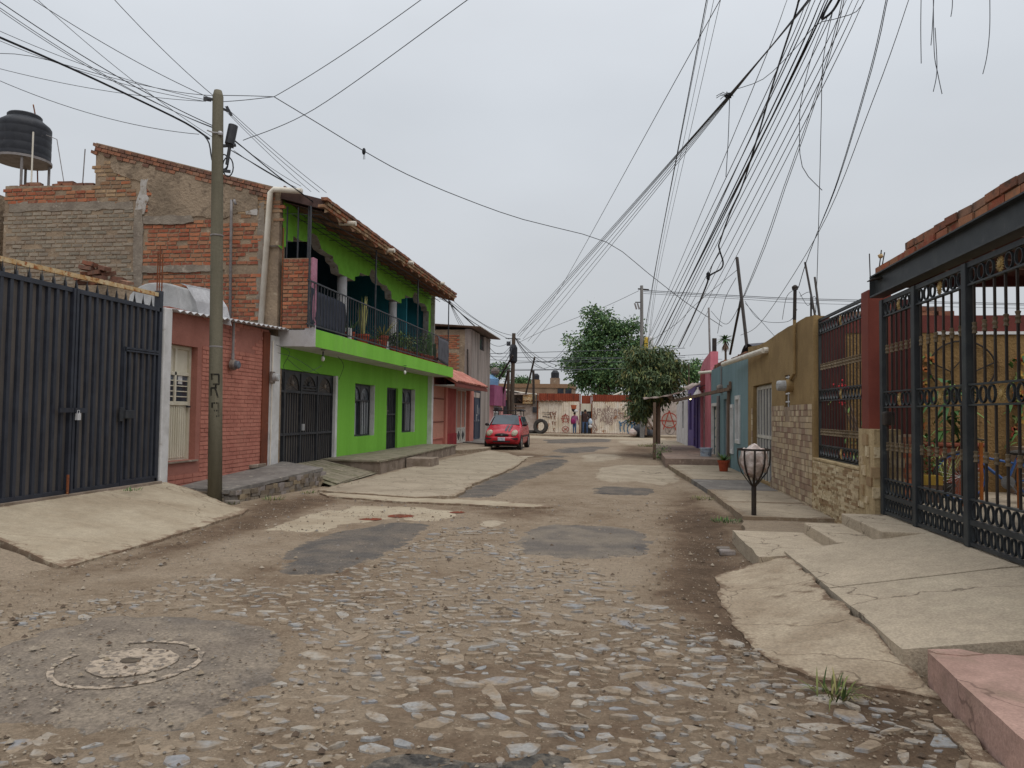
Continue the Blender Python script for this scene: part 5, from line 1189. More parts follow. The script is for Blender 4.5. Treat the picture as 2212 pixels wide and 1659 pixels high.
    # white rain pipe sticking out
    p, q = onX(1650, 757, XR-.08), onX(1562, 787, XR-.35); b = MB(); b.tube([p, q], .06, 12); b.tube([p-(q-p).normalized()*-.0, p+Vector((.3, 0, .03))], .063, 10); o = b.build('rain_pipe', m_pvc, loc=p, smooth=False); tag(o, 'long white rain pipe running from the mustard wall across the teal facade', 'pipe')
    return y0, P[0]
MY0, _ = mustard_house()

def low_wall_and_grille():
    y1, y0 = MY0-.10, 9.86; zc = .84
    t = thing('stone_clad_wall', 'low wall clad in pale split stone under the iron grille', 'wall', (XR, (y0+y1)/2, 0))
    b = MB(); b.box(XR, XR+.2, y0, y1, -.05, zc); w = b.build('wall_core', m_grout, t)
    b = MB(); b.box(XR-.035, XR+.22, y0-.0, y1+.04, zc, zc+.04); bevel(b.build('coping', m_veneer_cap, t), .01)
    it = []; z = .0
    while z < zc-.02:
        y = y0
        while y < y1:
            L = random.choice((.12, .18, .24, .3)); L = min(L, y1-y)
            if L > .04: c = (XR-.012+random.uniform(-.012, .008), y+L/2, z+.019); it.append((c, (.05, L-.004, .036), 0, psize(c, .08)))
            y += L
        z += .038
    pieces(w, 'stone', it, u_ven, m_veneer, 300, 'stone_rest')
    g = thing('iron_grille', 'black iron grille with ring bands above the low stone clad wall', 'grille', (XR+.08, (y0+y1)/2, zc+.04)); X = XR+.07; gy0, gy1 = 9.88, y1-.01; zt = 3.04; zb = zc+.045
    def rail(a, c, n='rail'): b = MB(); b.box(X-.015, X+.015, gy0, gy1, a, c); b.build(n, m_iron, g)
    rail(zb, zb+.03); rail(zt-.04, zt, 'top_rail')
    bands = [(zb+.03, zb+.19), (1.76, 1.92), (2.80, 2.96)]
    for a, c in bands: rail(a-.012, a+.006); rail(c-.006, c+.012)
    for q in (gy0, gy1-.03): b = MB(); b.box(X-.02, X+.02, q, q+.03, zb, zt); b.build('stile', m_iron, g)
    n = 15; ys = [gy0+.03+(gy1-gy0-.06)*(i+.5)/n for i in range(n)]; rm = ring_mesh((gy1-gy0)/n*.5, .073)
    for a, c in bands: rep('ring', rm, g, [(X, y, (a+c)/2) for i, y in enumerate(ys) if i != 7])
    mm = med_mesh(.075); rep('medallion', mm, g, [(X, ys[7], (a+c)/2) for a, c in bands])
    for a, c in ((bands[0][1]+.01, bands[1][0]-.01), (bands[1][1]+.01, bands[2][0]-.01)):
        for q in rep('bar', me_bar, g, [(X, y, a) for y in ys]): q.scale = (.8, .8, c-a)
    rep('knot', me_knot, g, [(X, y, z) for y in ys for z in (1.28, 2.28)])
    # maroon pillar with stone foot
    c = thing('maroon_pillar', 'maroon square pillar with stone clad foot between grille and gate', 'pillar', (XR+.1, 9.72, .38))
    b = MB(); b.box(XR-.0, XR+.27, 9.58, 9.86, 1.36, 3.08); bevel(b.build('shaft', m_maroon, c), .012)
    b = MB(); b.box(XR-.03, XR+.29, 9.3, 9.88, -.05, 1.37); b.build('stone_foot', m_veneer_cap, c)
    it = []; z = .4
    while z < 1.3:
        h = random.uniform(.05, .16); it.append(((XR+.12+random.uniform(-.1, .12), 9.295, z+h/2), (random.uniform(.06, .2), .03, h*.95), 0, 20)); it.append(((XR-.035, 9.6+random.uniform(-.18, .18), z+h/2), (.03, random.uniform(.08, .2), h*.95), 0, 20)); z += h
    pieces(c, 'stone', it, u_ven, m_veneer)
low_wall_and_grille()

def iron_gate():
    y1, y0 = 9.2, 1.8; X = XR+.05; zb, zt = .40, 2.89
    t = thing('iron_gate', 'big charcoal iron gate of bars, rings and medallions at the right edge', 'gate', (X, 6.4, .38))
    posts = [9.2, 8.24, 7.08, 5.92, 4.76, 3.6]
    for y in posts:
        b = MB(); b.box(X-.035, X+.035, y-.045, y+.045, zb-.015, zt); bevel(b.build('post', m_iron, t), .006)
    bands = [(.435, .575), (.63, .79), (1.64, 1.795), (2.70, 2.84)]
    rmesh = {}
    for pi in range(len(posts)-1):
        a, c = posts[pi+1]+.045, posts[pi]-.045
        if c < 3.5: continue
        def rail(z0, z1): b = MB(); b.box(X-.02, X+.02, a, c, z0, z1); b.build('rail', m_iron, t)
        rail(zb, .43); rail(.58, .625); rail(.795, .812); rail(1.62, 1.637); rail(1.798, 1.815); rail(2.68, 2.697); rail(2.843, zt)
        for bi, (z0, z1) in enumerate(bands):
            n = 8 if bi != 0 else 10
            if bi == 3: n = 7
            if bi == 2: n = 7
            p = (c-a)/n; rm = rmesh.setdefault((n, bi), ring_mesh(p*.49, (z1-z0)*.5)); ys = [a+p*(i+.5) for i in range(n)]
            mid = n//2 if bi >= 2 else -1
            rep('ring', rm, t, [(X, y, (z0+z1)/2) for i, y in enumerate(ys) if i != mid])
            if mid >= 0: mm = rmesh.setdefault(('m', bi), med_mesh((z1-z0)*.49)); rep('medallion', mm, t, [(X, ys[mid], (z0+z1)/2)])
        n = 6; ys = [a+(c-a)*(i+.5)/n for i in range(n)]
        for z0, z1 in ((.812, 1.62), (1.815, 2.68)):
            for q in rep('bar', me_bar, t, [(X, y, z0) for y in ys]): q.scale = (1, 1, z1-z0)
        rep('knot', me_knot, t, [(X, y, z) for y in ys for z in (1.18, 2.30)])
    b = MB(); b.box(X-.06, X+.05, 8.98, 9.1, 1.42, 1.58); bevel(b.build('lock', m_ironbar, t), .02)
    # beam, bricks and ceiling of the carport
    h = thing('carport', 'carport roof of dark steel beam with old bricks laid on top', 'carport', (XR+.2, 5, 2.92))
    b = MB(); b.box(XR-.04, XR+.12, 0, 9.38, 2.945, 2.965); b.box(XR+.02, XR+.035, 0, 9.38, 2.965, 3.19); b.box(XR-.04, XR+.12, 0, 9.38, 3.19, 3.205); b.add([(XR-.04,9.40,2.945),(XR+.12,9.40,2.945),(XR+.12,9.40,3.205),(XR-.04,9.40,3.205)], [(0,1,2,3)]); 
    b.build('beam', m_iron, h)
    for row, (z, ya) in enumerate(((3.245, 9.32), (3.325, 8.34))):
        it = []; y = ya
        while y > 2.6:
            L = .235; it.append(((XR+.05+random.uniform(-.015, .015), y-L/2, z+random.uniform(-.006, .006)), (.13, L, .07), (random.uniform(-.03, .03), 0, random.uniform(-.05, .05)), 30)); y -= L+.018
        pieces(h, 'brick', it, (u_brick, u_dark)[row], (m_brick, m_brick_dark)[row])
    b = MB(); b.box(XR-.0, XR+.12, 2.6, 9.3, 3.207, 3.29); b.build('mortar_bed', m_mortar, h)
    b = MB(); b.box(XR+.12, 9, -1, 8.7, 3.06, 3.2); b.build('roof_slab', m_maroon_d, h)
    it = []
    for i in range(24):
        for j in range(11):
            x, y = XR+.3+i*.25+(j % 2)*.12, 3.4+j*.48
            it.append(((x, y+random.uniform(-.05, .05), 3.055), (.012 if False else .2, .022, .012), .5+random.uniform(-.1, .1), psize((x, y, 3.03), .2)))
    m_joint = mat('ceiling_joint', (170,150,146), (140,110,108), sc=6, rough=.9, bump=0)
    pieces(h, 'joint', it, unit_meshes('joint', m_joint, 2), m_joint, 250, 'joint_rest')
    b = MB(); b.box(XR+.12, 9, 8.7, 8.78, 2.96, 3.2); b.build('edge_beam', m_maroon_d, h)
    b = MB(); b.box(XR+.04, 9.0, 1.5, 12.8, -.1, .385); o = b.build('courtyard_floor', m_conc, kind='structure')
iron_gate()

def courtyard():
    YW = 12.45
    t = thing('courtyard_wall', 'ochre stucco courtyard wall with maroon top band behind the iron gate', 'wall', (5.5, YW, .38)); zt = onY(2000, 682, YW).z
    b = MB(); b.box(3.42, 10, YW, YW+.2, .3, zt-.27); b.build('wall_face', m_ochre, t)
    b = MB(); b.box(3.42, 10, YW-.012, YW+.2, zt-.27, zt); b.build('top_band', mat('dull_maroon', (104,54,48), (94,48,44), rough=.85, bump=.15), t)
    b = MB(); b.box(XR+.30, 3.44, YW-.0, YW+.15, .3, zt-.06); b.box(XR+.10, 3.45, MY0-.12, MY0-.06, .3, 3.05); b.build('maroon_pilaster', m_maroon_d, t)
    b = MB(); b.box(4.9, 10, YW-.03, YW-.012, zt-.30, zt-.255); b.build('white_pipe', m_white, t)
    b = MB(); b.add([(6.6+0,YW-.015,zt-.02),(4.6,YW-.015,zt-.21),(5.6,YW-.015,zt-.24),(6.9,YW-.015,zt-.2)], [(0,1,2,3)]) if False else None
    it = [((x, YW+.08, zt+.04+dz), (.24, .13, .07), (0, 0, random.uniform(-.2, .2)), 30) for x, dz in ((3.7, 0), (3.95, 0), (4.55, 0), (4.8, 0), (5.06, 0), (4.66, .07), (4.92, .07))]
    pieces(t, 'brick', it, u_dark, m_brick_dark)
    # inner maroon pillar with brown brick foot
    p = thing('inner_pillar', 'dark maroon pillar standing just inside the iron gate', 'pillar', (3.6, 10.3, .38))
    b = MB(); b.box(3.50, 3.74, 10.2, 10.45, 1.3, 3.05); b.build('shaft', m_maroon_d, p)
    b = MB(); b.box(3.49, 3.75, 10.19, 10.46, .38, 1.3); b.build('foot', m_grout, p)
    it = []
    for k in range(13):
        for x in (3.55, 3.68): it.append(((x, 10.183, .42+k*.068), (.12, .02, .058), 0, 20))
    pieces(p, 'brick', it, u_brick, m_brick_old)
    # red flowering plant behind the grille
    f = thing('flowering_plant', 'tall red flowering plant behind the iron grille', 'plant', (3.7, 11.9, .38))
    b = MB(); pot(b, (3.7, 11.9, .385), .17, .3); b.build('pot', m_terra, f)
    b = MB(); tips = []
    for u, v in ((1800, 828), (1812, 840), (1806, 872), (1868, 903), (1818, 985), (1860, 980), (1800, 1000), (1838, 940)):
        e = onY(u+14, v, 11.9); tips.append(e); m_ = Vector((3.7, 11.9, .7)).lerp(e, .5)+Vector((.04, 0, -.05)); b.tube([(3.7, 11.9, .65), m_, e], .014, 5)
    b.build('stems', m_wood, f)
    b = MB()
    for i in range(130):
        e = random.choice(tips[4:]) if random.random() < .8 else random.choice(tips); blade(b, e+Vector((random.gauss(0, .12), random.gauss(0, .08), random.gauss(-.1, .12))), (random.uniform(-1, 1), random.uniform(-1, 1), random.uniform(-.3, 1)), random.uniform(.07, .13), .022, .2, 2)
    b.build('foliage', m_leaf, f)
    for e in tips[:7]:
        b = MB()
        for i in range(9): b.ball(e+Vector((random.gauss(0, .034), random.gauss(0, .03), random.gauss(0, .028))), .022, .022, .016, 6, 4)
        b.build('flower', m_redflower, f)
    # big leafed plant in long clay planter
    pc = onY(2055, 1000, 11.75); f = thing('big_leaf_plant', 'big leafed plant in a long clay planter behind the gate', 'plant', (pc.x, 11.75, .38))
    b = MB(); b.box(pc.x-.36, pc.x+.36, 11.58, 11.9, .75, 1.1); b.box(pc.x-.39, pc.x+.39, 11.55, 11.93, 1.1, 1.16); b.box(pc.x-.3, pc.x+.3, 11.6, 11.88, .385, .75); bevel(b.build('planter', m_clay, f), .02)
    b = MB(); top = Vector((pc.x, 11.72, 1.12))
    for i in range(60):
        a = random.uniform(0, 6.28); h = random.uniform(.0, .95); blade(b, top+Vector((random.gauss(0, .08), random.gauss(0, .05), h)), (math.cos(a), math.sin(a)*.6, random.uniform(-.1, .9)), random.uniform(.3, .5), .05, .7, 5)
    b.build('foliage', m_leaf, f)
    b = MB(); b.tube([(pc.x, 11.72, 1.1), (pc.x+.03, 11.72, 2.0)], .02, 6); b.build('stem', m_wood, f)
    # small dense plant in yellow pot beside inner pillar
    f = thing('small_bush', 'small dark bush in a yellow and brown pot behind the gate post', 'plant', (4.1, 10.75, .38))
    b = MB(); b.box(3.97, 4.25, 10.63, 10.9, .385, .62); b.build('pot', m_wood, f); b = MB(); b.box(3.965, 4.255, 10.625, 10.905, .62, .74); b.build('pot_rim', mat('mustard_yellow', (170,140,60), (150,124,54), rough=.7, bump=0), f)
    b = MB()
    for i in range(150): blade(b, (4.11+random.gauss(0, .1), 10.76+random.gauss(0, .08), .75+abs(random.gauss(.2, .17))), (random.uniform(-1, 1), random.uniform(-1, 1), random.uniform(-.3, 1)), random.uniform(.05, .1), .018, .2, 2)
    b.build('foliage', m_leaf, f)
    # long thin grass-like plant
    f = thing('strappy_plant', 'thin strappy plant on the courtyard floor left of the bicycle', 'plant', (4.6, 11.4, .38)); b = MB(); pot(b, (4.6, 11.4, .385), .12, .2); b.build('pot', m_tyre, f); b = MB()
    for i in range(40): a = random.uniform(0, 6.28); blade(b, (4.6, 11.4, .58), (math.cos(a)*.5, math.sin(a)*.3, 1), random.uniform(.5, .95), .010, random.uniform(.2, .6), 5)
    b.build('foliage', m_leaf_y, f)
    # flower ornaments on the wall
    m_lv = m_leaf
    for k, (u, vs, lab) in enumerate(((1998, (775, 800, 832, 868, 915, 965), 'string of painted clay flowers on the ochre wall behind the left gate bars'), (2196, (775, 812, 845, 880, 905, 935), 'string of painted clay flowers with leaves on the ochre wall at the right edge'))):
        e = thing('wall_ornament', lab, 'ornament', onY(u, 860, YW-.03))
        for v in vs:
            for dx in (random.choice((-1, 1)),):
                q = onY(u+dx*random.uniform(2, 14), v+random.uniform(-7, 7), YW-.05); b = MB()
                for i in range(6): a = i*1.047+random.random(); d = Vector((math.cos(a), 0, math.sin(a))); n = Vector((-math.sin(a), 0, math.cos(a))); b.prism([q+d*.015-n*.02, q+d*.06-n*.03, q+d*.1, q+d*.06+n*.03, q+d*.015+n*.02], (0, -.02, 0))
                b.ball(q+Vector((0, -.02, 0)), .028, .028, .028, 8, 5); b.build('flower', m_ceramic, e)
        b = MB()
        for i in range(26): q = onY(u+random.uniform(-18, 18), random.uniform(vs[0]-12, vs[-1]+40), YW-.06); blade(b, q, (random.uniform(-1, 1), -.3, random.uniform(-.6, 1)), random.uniform(.1, .22), .03, .4, 3)
        b.build('leaves', m_lv, e)
    # wire frame ornament: horseshoe outline with legs
    cxy = onY(2079, 800, YW-.04); b = MB(); R = .48
    b.tube([(cxy.x+R*math.cos(math.radians(a))*1.0, YW-.04, cxy.z+.05+R*.85*math.sin(math.radians(a))) for a in range(-40, 221, 13)], .014, 6)
    b.tube([(cxy.x-R*.95, YW-.04, cxy.z+.12), (cxy.x-R*.35, YW-.04, cxy.z-.02), (cxy.x, YW-.04, cxy.z+.18), (cxy.x+R*.35, YW-.04, cxy.z-.02), (cxy.x+R*.95, YW-.04, cxy.z+.12)], .012, 6)
    b.tube([(cxy.x-R*.35, YW-.04, cxy.z-.02), (cxy.x-R*.2, YW-.04, cxy.z-.5)], .012, 6); b.tube([(cxy.x+R*.35, YW-.04, cxy.z-.02), (cxy.x+R*.2, YW-.04, cxy.z-.5)], .012, 6); b.tube([(cxy.x-R*.25, YW-.04, cxy.z-.3), (cxy.x+R*.25, YW-.04, cxy.z-.3)], .012, 6)
    o = b.build('wire_ornament', m_ironbar, loc=cxy); tag(o, 'round iron wire frame hung on the ochre wall', 'ornament')
    # bench / planter wall behind the bicycle
    b = MB(); b.box(5.9, 9.5, 11.9, 12.4, .38, 1.1); o = b.build('brown_ledge', m_grout, loc=(6.5, 12.1, .38)); tag(o, 'low brown ledge along the ochre wall behind the bicycle', 'ledge')
    # bicycle
    wc = onY(2075, 1025, 10.9); bk = thing('bicycle', 'old blue bicycle parked behind the iron gate', 'bicycle', (wc.x+.5, 10.9, .385)); r = .335; zc = .385+r; x2 = wc.x+1.03
    for xw in (wc.x, x2):
        b = MB(); n = 36; b.tube([(xw+r*math.cos(i*6.2832/n), 10.9, zc+r*math.sin(i*6.2832/n)) for i in range(n+1)], .019, 7, cap=False); w_ = b.build('wheel', m_tyre, bk)
        b = MB(); rr = r-.028; b.tube([(xw+rr*math.cos(i*6.2832/n), 10.9, zc+rr*math.sin(i*6.2832/n)) for i in range(n+1)], .011, 6, cap=False); b.build('rim', m_blue, w_)
        b = MB()
        for i in range(26): a = i*6.2832/26; b.tube([(xw, 10.9+.03*(1 if i % 2 else -1), zc), (xw+rr*math.cos(a), 10.9, zc+rr*math.sin(a))], .0022, 3)
        b.tube([(xw, 10.85, zc), (xw, 10.95, zc)], .02, 8); b.build('spokes', m_chrome, w_)
    hb = Vector((wc.x+.16, 10.9, 1.18)); st = Vector((wc.x+.72, 10.9, 1.02)); bb_ = Vector((wc.x+.58, 10.9, .66)); fw, rw = Vector((wc.x, 10.9, zc)), Vector((x2, 10.9, zc)); hd = Vector((wc.x+.13, 10.9, 1.02))
    b = MB()
    for p, q, rr in ((hd, bb_, .02), (st, bb_, .018), (hd, Vector((wc.x+.66, 10.9, .92)), .016), (bb_, rw, .012), (st-Vector((0, 0, .1)), rw, .011), (hd, fw, .014), (hb, hd, .015)): b.tube([p, q], rr, 8)
    b.build('frame', m_blue, bk)
    b = MB(); b.tube([hb+Vector((.02, -.3, .05)), hb+Vector((-.03, -.2, .06)), hb, hb+Vector((-.03, .2, .06)), hb+Vector((.02, .3, .05))], .012, 7); b.build('handlebar', m_tyre, bk)
    b = MB(); b.ball(st+Vector((.02, 0, .04)), .14, .07, .04, 10, 6); b.tube([st, st+Vector((0, 0, .04))], .014, 6); b.build('saddle', m_tyre, bk)
    b = MB(); b.lathe(bb_+Vector((0, -.02, 0)), [(.09, 0), (.09, .012)], 16, (0, -1, 0)); b.tube([bb_+Vector((0, -.04, 0)), bb_+Vector((.1, -.05, -.13))], .01, 6); b.box(bb_.x+.06, bb_.x+.15, 10.76, 10.86, bb_.z-.15, bb_.z-.125); b.build('crank', m_chrome, bk)
    # three orange upright bars
    for u, v0, v1, lab in ((2080, 951, 1084, 'orange upright metal bar in front of the bicycle front wheel'), (2119, 956, 1093, 'orange upright metal bar right of the middle gate post'), (2200, 989, 1086, 'orange upright metal bar nearest the right edge of the picture')):
        y = 10.3; e = onY(u, v0, y); b = MB(); b.box(e.x-.018, e.x+.018, y-.012, y+.012, .385, e.z); o = b.build('orange_bar', m_orangemetal, loc=(e.x, y, .385)); tag(o, lab, 'metal bar', 'orange bars behind the gate')
    b = MB(); b.box(5.15, 5.62, 10.0, 10.2, .385, .78); b.box(5.13, 5.64, 9.98, 10.22, .78, .80); o = b.build('dark_crate', m_tyre, loc=(5.4, 10.1, .385)); bevel(o, .02); tag(o, 'dark plastic box on the courtyard floor behind the gate', 'box')
courtyard()

# ---------------------------------------------------------------- teal, pink, purple and white houses
def teal_house():
    y0, y1 = yR(1616)+.02, yR(1536); zt = 3.03
    t = thing('teal_house', 'single storey teal washed house between the pink and the mustard houses', 'house', (XR, (y0+y1)/2, 0))
    wn = (yR(1598.5), yR(1590.5), zR(1595, 953), zR(1595, 861)); dr = (yR(1551), yR(1539), .12, zR(1545, 876)); w2 = (yR(1584), yR(1580), zR(1582, 975), zR(1582, 880)); d2 = (yR(1576), yR(1563), .12, zR(1568, 862))
    wall(MB(), 'x', XR, .25, y0, y1, 0, zt, [wn, dr, w2, d2]).build('wall', m_tealw, t)
    b = MB(); b.box(XR+.25, XR+4, y0, y1, 0, 2.9); b.build('house_body', m_plaster, t)
    for a, c, e, f in (wn, dr, w2):
        fr = thing_part('window' if (a, c) != dr[:2] else 'door', t)
        b = MB(); b.box(XR+.1, XR+.14, a, c, e, f); b.build('pane' if (a, c) != dr[:2] else 'leaf', m_curtain if (a, c) == wn[:2] else m_doorw, fr)
        for A, B, Cc, D in ((a-.06, a+.03, e-.06, f+.08), (c-.03, c+.06, e-.06, f+.08), (a+.03, c-.03, f-.02, f+.08), (a+.03, c-.03, e-.06, e+.04)): b = MB(); b.box(XR-.035, XR+.05, A, B, Cc, D); b.build('frame', m_white, fr)
        if (a, c) == dr[:2]:
            for k in range(5): b = MB(); b.box(XR+.07, XR+.1, a+.1, c-.1, e+.12+k*(f-e-.2)/5, e+.12+(k+.8)*(f-e-.2)/5); b.build('panel', m_doorw, fr)
    a, c, e, f = d2; g = thing_part('shutter_door', t); sl = MB(); sl.box(0, .03, -.03, .03, e, f); me = sl.mesh('slat', m_greypipe, (0, 0, e)); n = max(6, int((c-a)/.09)); rep('slat', me, g, [(XR+.06, a+.03+(c-a-.06)*i/(n-1), e) for i in range(n)])
    b = MB(); b.box(XR+.1, XR+.12, a, c, e, f); b.build('leaf', m_doorw, g)
    yp = yR(1577.5); b = MB(); b.box(XR-.08, XR-.01, yp-.05, yp+.05, .1, zR(1577, 832)); b.build('wooden_post', m_wood, t)
    yp = yR(1555); b = MB(); b.tube([(XR-.05, yp, .12), (XR-.05, yp, zR(1555, 855))], .05, 8); b.build('drain_pipe', m_greypipe, t)
    yp = yR(1560); b = MB(); b.tube([(XR-.03, yp, zR(1560, 845)), (XR-.03, yp, zt-.05)], .02, 6); b.build('conduit', m_greypipe, t)
    b = MB(); b.lathe((XR, yp, zR(1560, 840)), [(.13, 0), (.13, .1), (.09, .16)], 14, (-1, 0, 0)); o = b.build('electric_meter', m_meter, loc=(XR, yp, zR(1560, 840))); tag(o, 'grey electricity meter high on the teal facade above the slatted door', 'meter')
    # broken brick parapet at the far end
    it = []
    for k in range(26): y = y0+.8+(y1-y0-.9)*k/26; it.append(((XR+.12, y, zt+.04+random.uniform(0, .02)), (.16, .22, .065), random.uniform(-.2, .2), 12))
    for k in range(12): y = y1-2.6+2.4*k/12; it.append(((XR+.14, y, zt+.11+random.uniform(0, .02)), (.15, .22, .065), random.uniform(-.3, .3), 12))
    pieces(t, 'brick', it, u_dark, m_brick_dark)
    g = []
    for j in range(13): s_ = j/12; g.append([(XR+.15, y0-.1+2.3*s_, zt+.06+.28*math.sin(math.pi*s_)*(1-.2*math.sin(5*s_))), (XR+1.6, y0-.1+2.3*s_, zt+.1+.32*math.sin(math.pi*s_)), (XR+1.7, y0-.1+2.3*s_, zt-.1)])
    o = MB().sheet(g).build('roof_tarp', m_cloth2, loc=(XR+.5, y0+1, zt)); tag(o, 'dark sheet heaped on the roof of the teal house', 'tarp')
    # small outlet pipe on the pink / teal joint
    b = MB(); q = onX(1535, 803, XR-.02); b.tube([q+Vector((.2, -.2, 0)), q+Vector((-.35, .3, -.02))], .05, 8); o = b.build('rain_pipe', m_pvc, loc=q); tag(o, 'short white rain pipe at the joint of the pink and teal houses', 'pipe')
    b = MB(); q = onX(1543, 800, XR+.3); q2 = onX(1543, 731, XR+.3); b.box(q.x-.07, q.x+.07, q.y-.07, q.y+.07, zt, q2.z); o = b.build('roof_stub', m_ironbar, loc=(q.x, q.y, zt)); tag(o, 'short black square post on the roof of the teal house', 'post')
teal_house()
def pink_house():
    y0, y1 = yR(1536)+.02, 28.6; zt = zR(1525, 776)
    t = thing('pink_house', 'tall narrow pink house beyond the teal one', 'house', (XR, 26.5, 0))
    dr = (27.2, 28.3, .26, 2.45)
    b = wall(MB(), 'x', XR-.02, .25, y0, y1, 0, zt-.3, [dr]); b.prism([(XR-.02, y0, zt-.3), (XR-.02, y1, zt-.3), (XR-.02, y1, zt-.25), (XR-.02, y1-1, zt), (XR-.02, y0, zt+.15)], (.25, 0, 0)); b.build('wall', m_pink, t, fix=True)
    b = MB(); b.box(XR+.1, XR+.16, dr[0], dr[1], .26, 1.15); b.build('door_leaf', m_red, t); b = MB(); b.box(XR+.17, XR+.2, dr[0], dr[1], .26, 2.45); b.build('door_back', m_ceil, t)
    b = MB(); b.box(XR-.05, XR+.1, dr[0]-.02, dr[0]+.06, .26, 2.45); b.build('door_jamb', m_greypipe, t)
    b = MB(); b.box(XR-.03, XR-.021, dr[0]-.1, y1, 2.46, zt-.35); b.build('red_band', m_red, t)
    b = MB(); b.box(XR+.23, XR+5, y0, y1, 0, zt-.4); b.build('house_body', m_plaster, t)
    q = Vector((XR-.28, 27.0, 2.25)); s = thing('street_lamp_shade', 'white cone lamp shade over the doorway beside the pink wall', 'lamp', q)
    b = MB(); b.lathe(q, [(.17, 0), (.04, .2), (.03, .28)], 12); b.build('shade', m_white, s); b = MB(); b.tube([q+Vector((0, 0, .26)), (XR-.02, 27.0, 2.6)], .015, 5); b.build('arm', m_ironbar, s)
    t = thing('purple_house', 'low purple house beyond the pink one', 'house', (XR, 31, 0)); zt = zR(1490, 838)
    wall(MB(), 'x', XR, .25, 28.62, 34.0, 0, zt, [(30.4, 31.4, .26, 2.3), (32.3, 33.4, .9, 2.2)]).build('wall', m_purple, t)
    b = MB(); b.box(XR-.06, XR+.02, 29.6, 29.95, 0, zt-.05); b.build('pilaster', m_purple, t)
    b = MB(); b.box(XR+.1, XR+.14, 30.4, 31.4, .26, 2.3); b.build('door', m_greypipe, t); b = MB(); b.box(XR+.1, XR+.14, 32.3, 33.4, .9, 2.2); b.build('window', m_glass, t)
    b = MB(); b.box(XR+.25, XR+5, 28.62, 34, 0, zt-.1); b.build('house_body', m_plaster, t)
    it = [((XR+.15, 29+k*.26, zt+.04+random.uniform(0, .03)), (.16, .22, .07), random.uniform(-.3, .3), 10) for k in range(18)]; pieces(t, 'brick', it, u_old, m_brick_old)
    t = thing('white_house', 'plain white corner house at the far end of the right pavement', 'house', (XR, 37, 0)); zt = zR(1472, 850)
    wall(MB(), 'x', XR-.02, .25, 34.02, 40.5, 0, zt, [(36, 37, .9, 2.2)]).build('wall', m_whouse, t); b = MB(); b.box(XR+.1, XR+.14, 36, 37, .9, 2.2); b.build('window', m_glass, t)
    b = MB(); b.box(XR+.23, XR+5, 34.02, 40.5, 0, zt-.1); b.build('house_body', m_whouse, t)
pink_house()

# ---------------------------------------------------------------- awning on posts, beam with bulb
def awning():
    t = thing('awning', 'sagging sheet awning on wooden posts over the right pavement', 'awning', (1.3, 26.2, .2))
    a0, a1 = atD(1390, 864, 25.6), atD(1511, 832, 27.6); g = []
    for i in range(11):
        s_ = i/10; p = a0.lerp(a1, s_); sag = -.10*math.sin(math.pi*s_)*1.2; g.append([(p.x, p.y-.5+j*.6, p.z+sag+(.03 if (i+j) % 2 else 0)+.06*j*.5) for j in range(6)])
    o = MB().sheet(g).build('sheet', m_awning, t); s = o.modifiers.new('thick', 'SOLIDIFY'); s.thickness = .03
    for u, d in ((1414, 25.4), (1423, 26.6)):
        q = atD(u, 868, d); b = MB(); b.box(q.x-.05, q.x+.05, q.y-.05, q.y+.05, 0, q.z-.02); b.build('post', m_wood, t)
    p, q = atD(1455, 866, 26.0), onX(1577, 840, XR-.05); b = MB(); b.beam(p, q, .07, .09); b.beam(q, q+Vector((0, 0, .2)), .1, .06); b.build('beam', m_wood, t)
    b = MB(); c = a0.lerp(a1, .6); b.obox(c+Vector((-.3, -.2, -.22)), (.09, 0, -.12), (.06, .0, .05), (0, .02, 0)); b.build('torn_flap', m_awning, t)
    q = atD(1491, 860, 25.0); l = thing('light_bulb', 'lit bulb hanging from the beam of the sheet awning', 'lamp', q); b = MB(); b.ball(q, .045, .045, .055, 10, 8); b.build('bulb', mat('lit_bulb', (255,240,170), None, rough=.3, bump=0, fine=0, emit=((1.0, .85, .45), 6)), l, smooth=True); b = MB(); b.tube([q+Vector((0, 0, .05)), q+Vector((0, 0, .16))], .02, 6); b.build('socket', m_ironbar, l)
awning()

# ---------------------------------------------------------------- things on the pavement
def basket():
    x, y = 1.90, 11.05; t = thing('litter_basket', 'iron basket of flat bars on a post holding a litter bag', 'litter basket', (x, y, .08)); zr = 1.03; R = .235; zb = .53
    b = MB(); b.tube([(x, y, .03), (x, y, zb)], .035, 8); b.build('post', m_rust if False else m_ironbar, t)
    b = MB(); b.ring((x, y, zr), (R, 0, 0), (0, R, 0), .06, (0, 0, .03), 24); b.build('rim', m_ironbar, t)
    for i in range(10):
        a = i*6.2832/10+.2; d = Vector((math.cos(a), math.sin(a), 0)); n = Vector((-math.sin(a), math.cos(a), 0))*.014; pr = [(R*.98, zr), (R*.99, zr-.09), (R*.94, zr-.2), (R*.74, zr-.33), (R*.36, zr-.45), (.03, zb-.02)]
        g = [[Vector((x, y, z))+d*r-n, Vector((x, y, z))+d*r+n] for r, z in pr]; o = MB().sheet(g).build('bar', m_ironbar, t); s = o.modifiers.new('thick', 'SOLIDIFY'); s.thickness = .006
    b = MB(); b.ball((x, y, zr-.16), R*.84, R*.84, .25, 22, 16, 0)
    b.v = [(vx+.05*nz(vx*13, vy*13, vz*13), vy+.05*nz(vx*13+5, vy*13, vz*13), min(vz, zr+.0)+.06*nz(vx*12, vy*12, vz*9+4)+(.07*max(0, 1-math.hypot(vx-x, vy-y)/.12) if vz > zr-.02 else 0)) for vx, vy, vz in b.v]
    o = b.build('litter_bag', m_bag, loc=(x, y, .65), smooth=True); tag(o, 'white plastic litter bag stuffed into the iron basket', 'bag')
basket()
